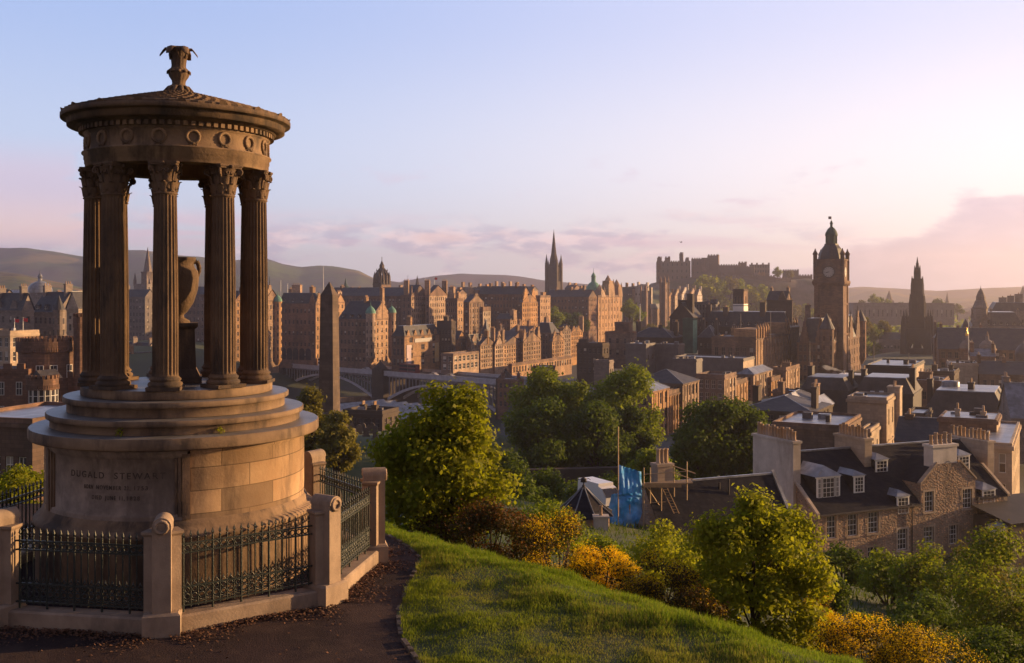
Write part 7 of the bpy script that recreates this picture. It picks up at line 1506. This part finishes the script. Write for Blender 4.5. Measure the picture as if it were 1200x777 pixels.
bush('gorse_bush', 'brightest orange-yellow gorse bush on the brow of the grass', 706, 645, 712, 40, 20.5, [('foliage', 'leaf_gorse', 4200, .05, 0, 1), ('blossom', 'blossom_gorse', 15640, 0.029, .06, 1)], 23, 24, G)
bush('gorse_bush', 'orange gorse bush between the bright bush and the round green tree', 775, 658, 734, 44, 19.5, [('foliage', 'leaf_gorse', 5200, .048, 0, 1), ('blossom', 'blossom_gorse', 7480, 0.026, .07, .98), ('dry_twigs', 'leaf_rust', 1500, .04, .05, 1)], 24, 24, G)
bush('gorse_bush', 'small brown gorse low on the brow left of the round green tree', 822, 690, 745, 34, 18.5, [('foliage', 'leaf_gorse', 3600, .045, 0, 1), ('dry_twigs', 'leaf_rust', 1600, .038, .05, 1), ('blossom', 'blossom_gorse', 1020, 0.023, .06, 1)], 25, 20, G)
bush('gorse_bush', 'orange-flowered gorse against the right side of the round green tree', 962, 700, 775, 28, 20.5, [('foliage', 'leaf_gorse', 2600, .048, 0, 1), ('blossom', 'blossom_gorse', 6460, 0.027, .07, 1)], 26, 18, G)
bush('gorse_bush', 'wide yellow-orange gorse at the bottom edge right of the round tree', 1008, 728, 800, 46, 18.5, [('foliage', 'leaf_gorse', 4600, .045, 0, 1), ('blossom', 'blossom_gorse', 10880, 0.025, .05, 1)], 27, 26, G)
bush('gorse_bush', 'low orange-topped gorse at the bottom edge nearest the right corner', 1085, 748, 810, 52, 18, [('foliage', 'leaf_gorse', 4600, .045, 0, 1), ('blossom', 'blossom_gorse', 7820, 0.025, .06, 1)], 28, 26, G)
bush('green_shrub', 'dark green shrub between the tall foreground tree and the blue sheeting', 648, 588, 650, 46, 34, [('foliage', 'leaf_green', 5200, .11, 0, 1)], 31, 24)
bush('green_shrub', 'yellow-green whippy shrub in front of the blue sheeting', 778, 612, 690, 42, 31, [('foliage', 'leaf_spring', 5200, .085, 0, 1)], 32, 26)
bush('green_shrub', 'dark leafy shrub under the left end of the rubble house', 988, 642, 690, 36, 64, [('foliage', 'leaf_dark', 4600, .2, 0, 1)], 33, 20)
bush('green_shrub', 'mid-green shrub under the middle of the rubble house', 1042, 644, 706, 40, 60, [('foliage', 'leaf_green', 5000, .2, 0, 1)], 34, 22)
bush('green_shrub', 'shrub with yellowing tips below the chimneyed gable', 1098, 640, 720, 48, 56, [('foliage', 'leaf_green', 6000, .18, 0, 1), ('young_shoots', 'leaf_olive', 1200, .16, .06, 1)], 35, 24)
bush('green_shrub', 'tall loose green shrub filling the bottom right corner', 1170, 612, 790, 76, 44, [('foliage', 'leaf_green', 13000, .14, 0, 1), ('young_shoots', 'leaf_olive', 2600, .13, .04, 1)], 36, 44)
bush('green_shrub', 'dark shrub on the lawn edge below the corner shrub', 1090, 690, 770, 48, 50, [('foliage', 'leaf_dark', 6500, .15, 0, 1)], 37, 26)
bush('green_shrub', 'small leafy shrub on the shaded lawn above the yellow gorse', 1012, 712, 738, 16, 46, [('foliage', 'leaf_green', 1200, .12, 0, 1)], 38, 12)
bush('green_shrub', 'sunlit yellow-green bush behind the railings at the left edge', 22, 552, 600, 44, 34, [('foliage', 'leaf_spring', 4200, .12, 0, 1)], 39, 22)
bush('green_shrub', 'dark bush behind the stone post at the right rear of the enclosure', 432, 560, 640, 30, 33, [('foliage', 'leaf_dark', 2600, .12, 0, 1)], 40, 16)
bush('green_shrub', 'leggy brown-stemmed shrub at the base of the tall foreground tree', 508, 600, 655, 40, 24, [('foliage', 'leaf_gorse', 2600, .06, 0, 1), ('dry_twigs', 'leaf_rust', 1500, .05, 0, 1)], 41, 18)
bush('green_shrub', 'leafy shrub filling the slope between the yellow-green shrub and the great slate slope', 800, 625, 700, 40, 36, [('foliage', 'leaf_green', 5000, .11, 0, 1)], 42, 22)
bush('green_shrub', 'spreading shrub below the turret cottage and the blue sheeting', 700, 628, 672, 40, 40, [('foliage', 'leaf_green', 5200, .13, 0, 1)], 43, 22)
bush('green_shrub', 'dark shrub right of the round green tree beside the shaded lawn', 975, 672, 716, 26, 52, [('foliage', 'leaf_dark', 2600, .16, 0, 1)], 44, 16)
bush('green_shrub', 'olive shrub in front of the lean-to with the white bay window', 1140, 640, 712, 40, 58, [('foliage', 'leaf_olive', 4600, .18, 0, 1)], 45, 22)
bush('green_shrub', 'low dark shrub between the yellow gorse and the corner shrub', 1056, 716, 776, 36, 40, [('foliage', 'leaf_dark', 4200, .12, 0, 1)], 46, 20)
bush('green_shrub', 'dark shrub at the bottom edge under the corner shrub', 1160, 735, 800, 60, 32, [('foliage', 'leaf_dark', 6200, .10, 0, 1)], 47, 26)
bush('gorse_bush', 'brown bush between the rust-brown bush and the orange-flowered gorse', 612, 606, 690, 34, 24, [('foliage', 'leaf_gorse', 4000, .06, 0, 1), ('dry_twigs', 'leaf_rust', 1800, .05, .05, 1)], 48, 20, G)
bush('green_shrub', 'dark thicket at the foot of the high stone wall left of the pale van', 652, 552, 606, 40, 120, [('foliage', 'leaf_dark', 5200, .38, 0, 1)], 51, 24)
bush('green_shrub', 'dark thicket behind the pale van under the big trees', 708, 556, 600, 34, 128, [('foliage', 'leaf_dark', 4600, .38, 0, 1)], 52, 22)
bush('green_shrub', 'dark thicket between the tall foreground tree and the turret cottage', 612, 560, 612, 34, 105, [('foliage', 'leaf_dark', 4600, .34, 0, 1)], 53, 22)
# middle distance
MG = 'big green trees below the hill'
for i, (lb, c_, t_, b_, hw, Y, m) in enumerate((
    ('leftmost tall tree of the green clump, its top just left of the middle', 634, 428, 560, 40, 178, 'leaf_green'), ('rounded tree in the middle of the green clump behind the blue sheeting', 672, 436, 565, 34, 182, 'leaf_green'),
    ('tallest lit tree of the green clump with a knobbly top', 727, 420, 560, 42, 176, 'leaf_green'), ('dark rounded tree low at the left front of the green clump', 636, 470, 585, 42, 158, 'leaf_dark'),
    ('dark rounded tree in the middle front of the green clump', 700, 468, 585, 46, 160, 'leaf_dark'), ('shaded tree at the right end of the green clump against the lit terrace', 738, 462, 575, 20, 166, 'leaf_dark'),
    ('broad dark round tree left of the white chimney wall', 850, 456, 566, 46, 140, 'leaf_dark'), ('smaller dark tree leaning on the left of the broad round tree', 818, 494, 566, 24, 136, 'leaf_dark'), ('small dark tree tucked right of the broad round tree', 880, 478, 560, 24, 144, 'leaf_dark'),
    ('small lighter green tree behind the scaffolded chimney', 764, 528, 582, 24, 120, 'leaf_green'), ('olive-brown tree in front of the foot of the obelisk', 362, 452, 545, 21, 122, 'leaf_olive'), ('olive-brown tree just right of the obelisk foot', 396, 480, 555, 19, 118, 'leaf_olive'), ('dark tree behind the foot of the tall foreground tree', 596, 520, 600, 30, 120, 'leaf_dark'))):
    tree('broadleaf_tree', lb, c_, t_, b_, hw * 1.2, Y, m, 22000 if i < 9 else 8000, .50 if i < 9 else .40, 60 + i, 30, MG, shell=.45, rc=(.20, .33), k=8, base_r=.45)
# far trees: four crowns, copied
FT = []
for i, m in enumerate(('leaf_green', 'leaf_olive', 'leaf_dark', 'leaf_spring')):
    me, C, RC = foliage('crown', 5.0, 9.0, 2.5, 1700, .95, 90 + i, m, 18, None, .35, (.2, .34)); mb = MB(); limbs(mb, .4, 11, C, i, 5); FT.append((me, mb.mesh('trunk', 'bark')))
def far(lb, group, spots, Y0):
    for j, (c_, t_, hw, v_) in enumerate(spots):
        Y = Y0 + (j * 37) % 30; s_ = hw / F * Y / 5.2; zt = CAMZ - (t_ - HY) / F * Y
        o_ = empty('broadleaf_tree', ((c_ - 600) / F * Y, Y, zt - 11.3 * s_), lb if isinstance(lb, str) else lb[j], 'tree', group, rz=j * 1.7, scale=s_); link('crown', FT[v_][0], o_); link('trunk', FT[v_][1], o_)
far('bushy green tree on the steep slope below the castle walls', 'trees on the castle slope', ((818, 330, 12, 3), (830, 322, 15, 3), (843, 330, 13, 0), (856, 325, 11, 1), (868, 330, 12, 0), (880, 334, 11, 3), (892, 336, 11, 0), (824, 345, 14, 3), (846, 348, 15, 3), (866, 348, 14, 0), (886, 350, 13, 0), (902, 342, 9, 0), (908, 352, 10, 1), (918, 352, 8, 0), (930, 356, 10, 1), (812, 346, 9, 1), (944, 358, 10, 0), (956, 362, 10, 1)), 1085)
far(('green tree in front of the castle gatehouse wall', 'small tree at the right of the castle gatehouse'), 'trees by the castle gate', ((911, 314, 6, 0), (926, 317, 5, 1)), 1190)
far('dark green tree on the mound between the ridge and the bank', 'trees on the mound', ((650, 362, 12, 0), (664, 366, 11, 2), (676, 366, 10, 2), (684, 374, 8, 2)), 690)
far('leafy tree on the slope below the college towers', 'trees under the college', ((738, 353, 11, 0), (748, 362, 9, 0), (764, 380, 10, 1), (776, 384, 9, 0), (789, 376, 10, 0), (800, 374, 9, 1), (730, 384, 9, 0), (755, 384, 8, 1), (708, 408, 10, 1), (692, 402, 9, 0)), 740)
far('hazy tree in the valley gardens around the gothic spire', 'trees in the gardens', ((1012, 372, 10, 1), (1024, 382, 10, 0), (1036, 376, 9, 1), (1046, 388, 9, 0), (1016, 396, 11, 0), (1030, 402, 11, 2), (1042, 402, 12, 2), (1054, 404, 9, 2), (1100, 380, 8, 0), (1112, 382, 9, 2), (1120, 386, 7, 2), (1006, 404, 9, 2), (1062, 396, 7, 0), (1092, 396, 8, 2), (1022, 416, 10, 2), (1050, 420, 9, 2)), 640)
far('faint far tree in the haze beyond the gothic spire', 'trees far in the haze', ((1024, 346, 7, 0), (1032, 348, 8, 2), (1040, 352, 7, 0), (1054, 354, 8, 2), (1066, 356, 7, 0), (1088, 356, 7, 1), (1098, 350, 8, 2), (1108, 356, 7, 0), (1122, 356, 8, 2), (1010, 352, 7, 1)), 1150)
# far town and woods as a mass
r = random.Random(8); mb = MB(); m2 = MB()
for i in range(520):
    a_ = R_(r.uniform(-28, -1) if i < 260 else r.uniform(14, 29)); d_ = r.uniform(900, 2300) if i < 260 else r.uniform(1400, 3000); X, Y = d_ * math.sin(a_), d_ * math.cos(a_); w_, h_ = r.uniform(6, 18), r.uniform(5, 11)
    gz = ground(X, Y); T = Matrix.Translation((X, Y, gz)) @ Matrix.Rotation(-R_(28 + r.choice((0, 0, 90, 12))), 4, 'Z'); mb.box(-w_, w_, -5, 5, -3, h_, r.choice((0, 0, 1)), T)
    mb.add([T @ Vector(p) for p in ((-w_ - .4, -5.4, h_), (w_ + .4, -5.4, h_), (w_ + .4, 5.4, h_), (-w_ - .4, 5.4, h_), (-w_, 0, h_ + 4), (w_, 0, h_ + 4))], ((0, 1, 5, 4), (1, 2, 5), (2, 3, 4, 5), (3, 0, 4)), r.choice((2, 2, 2, 3)))
tag(mb.build('distant_town', ['stone_grey', 'harl_white', 'slate', 'slate_red']), kind='stuff', label='distant rooftops of the town spread out below the hills', cat='town')
rr = np.random.default_rng(7); n = 26000; a_ = np.radians(np.where(rr.random(n) < .5, rr.uniform(-30, 0, n), rr.uniform(12, 30, n))); d_ = rr.uniform(1000, 3300, n); cl = np.array([mnoise.noise((float(x), float(y), 0)) for x, y in zip(np.sin(a_) * d_ * .006, np.cos(a_) * d_ * .006)]); kp = cl > .05; a_, d_ = a_[kp], d_[kp]; n = len(a_)
X, Y = np.sin(a_) * d_, np.cos(a_) * d_; Z = np.array([ground(float(x), float(y)) for x, y in zip(X, Y)]) + rr.uniform(0, 9, n); nr = unit(rr.normal(size=(n, 3)) + np.array([0, 0, .5])); tg = unit(np.cross(nr, rr.normal(size=(n, 3))))
tag(link('distant_woods', scatter_quads('distant_woods', np.c_[X, Y, Z], nr, tg, 5.0, 7.0, 'leaf_green')), kind='stuff', label='distant tree belts between the far rooftops', cat='woods')
# rough growth on the hillside below the brow
n = 150000; X = rr.uniform(-14, 60, n); Y = rr.uniform(15, 120, n); px_ = 600 + F * X / Y; ok = (px_ > 330) & (px_ < 1230); X, Y = X[ok], Y[ok]
S_ = np.array([screst(float(x), float(y)) for x, y in zip(X, Y)]); ok = (S_ > .9) & (S_ < 95) & (rr.random(len(X)) < np.clip(26 / np.maximum(Y, 1), .12, 1)); X, Y, S_ = X[ok], Y[ok], S_[ok]; n = len(X)
Z = np.array([ground(float(x), float(y)) for x, y in zip(X, Y)]); h_ = (.10 + .0042 * Y) * rr.uniform(.6, 1.5, n); a_ = rr.uniform(0, 6.283, n); tg = unit(np.c_[np.cos(a_) * .6, np.sin(a_) * .6, np.ones(n)]); nr = unit(np.cross(tg, np.c_[np.sin(a_), -np.cos(a_), 0 * a_]))
tag(link('rough_grass', scatter_quads('rough_grass', np.c_[X, Y, Z] + tg * h_[:, None] * .4, nr, tg, h_ * .16, h_, 'leaf_dark')), kind='stuff', label='rough grass on the hillside below the brow', cat='grass')
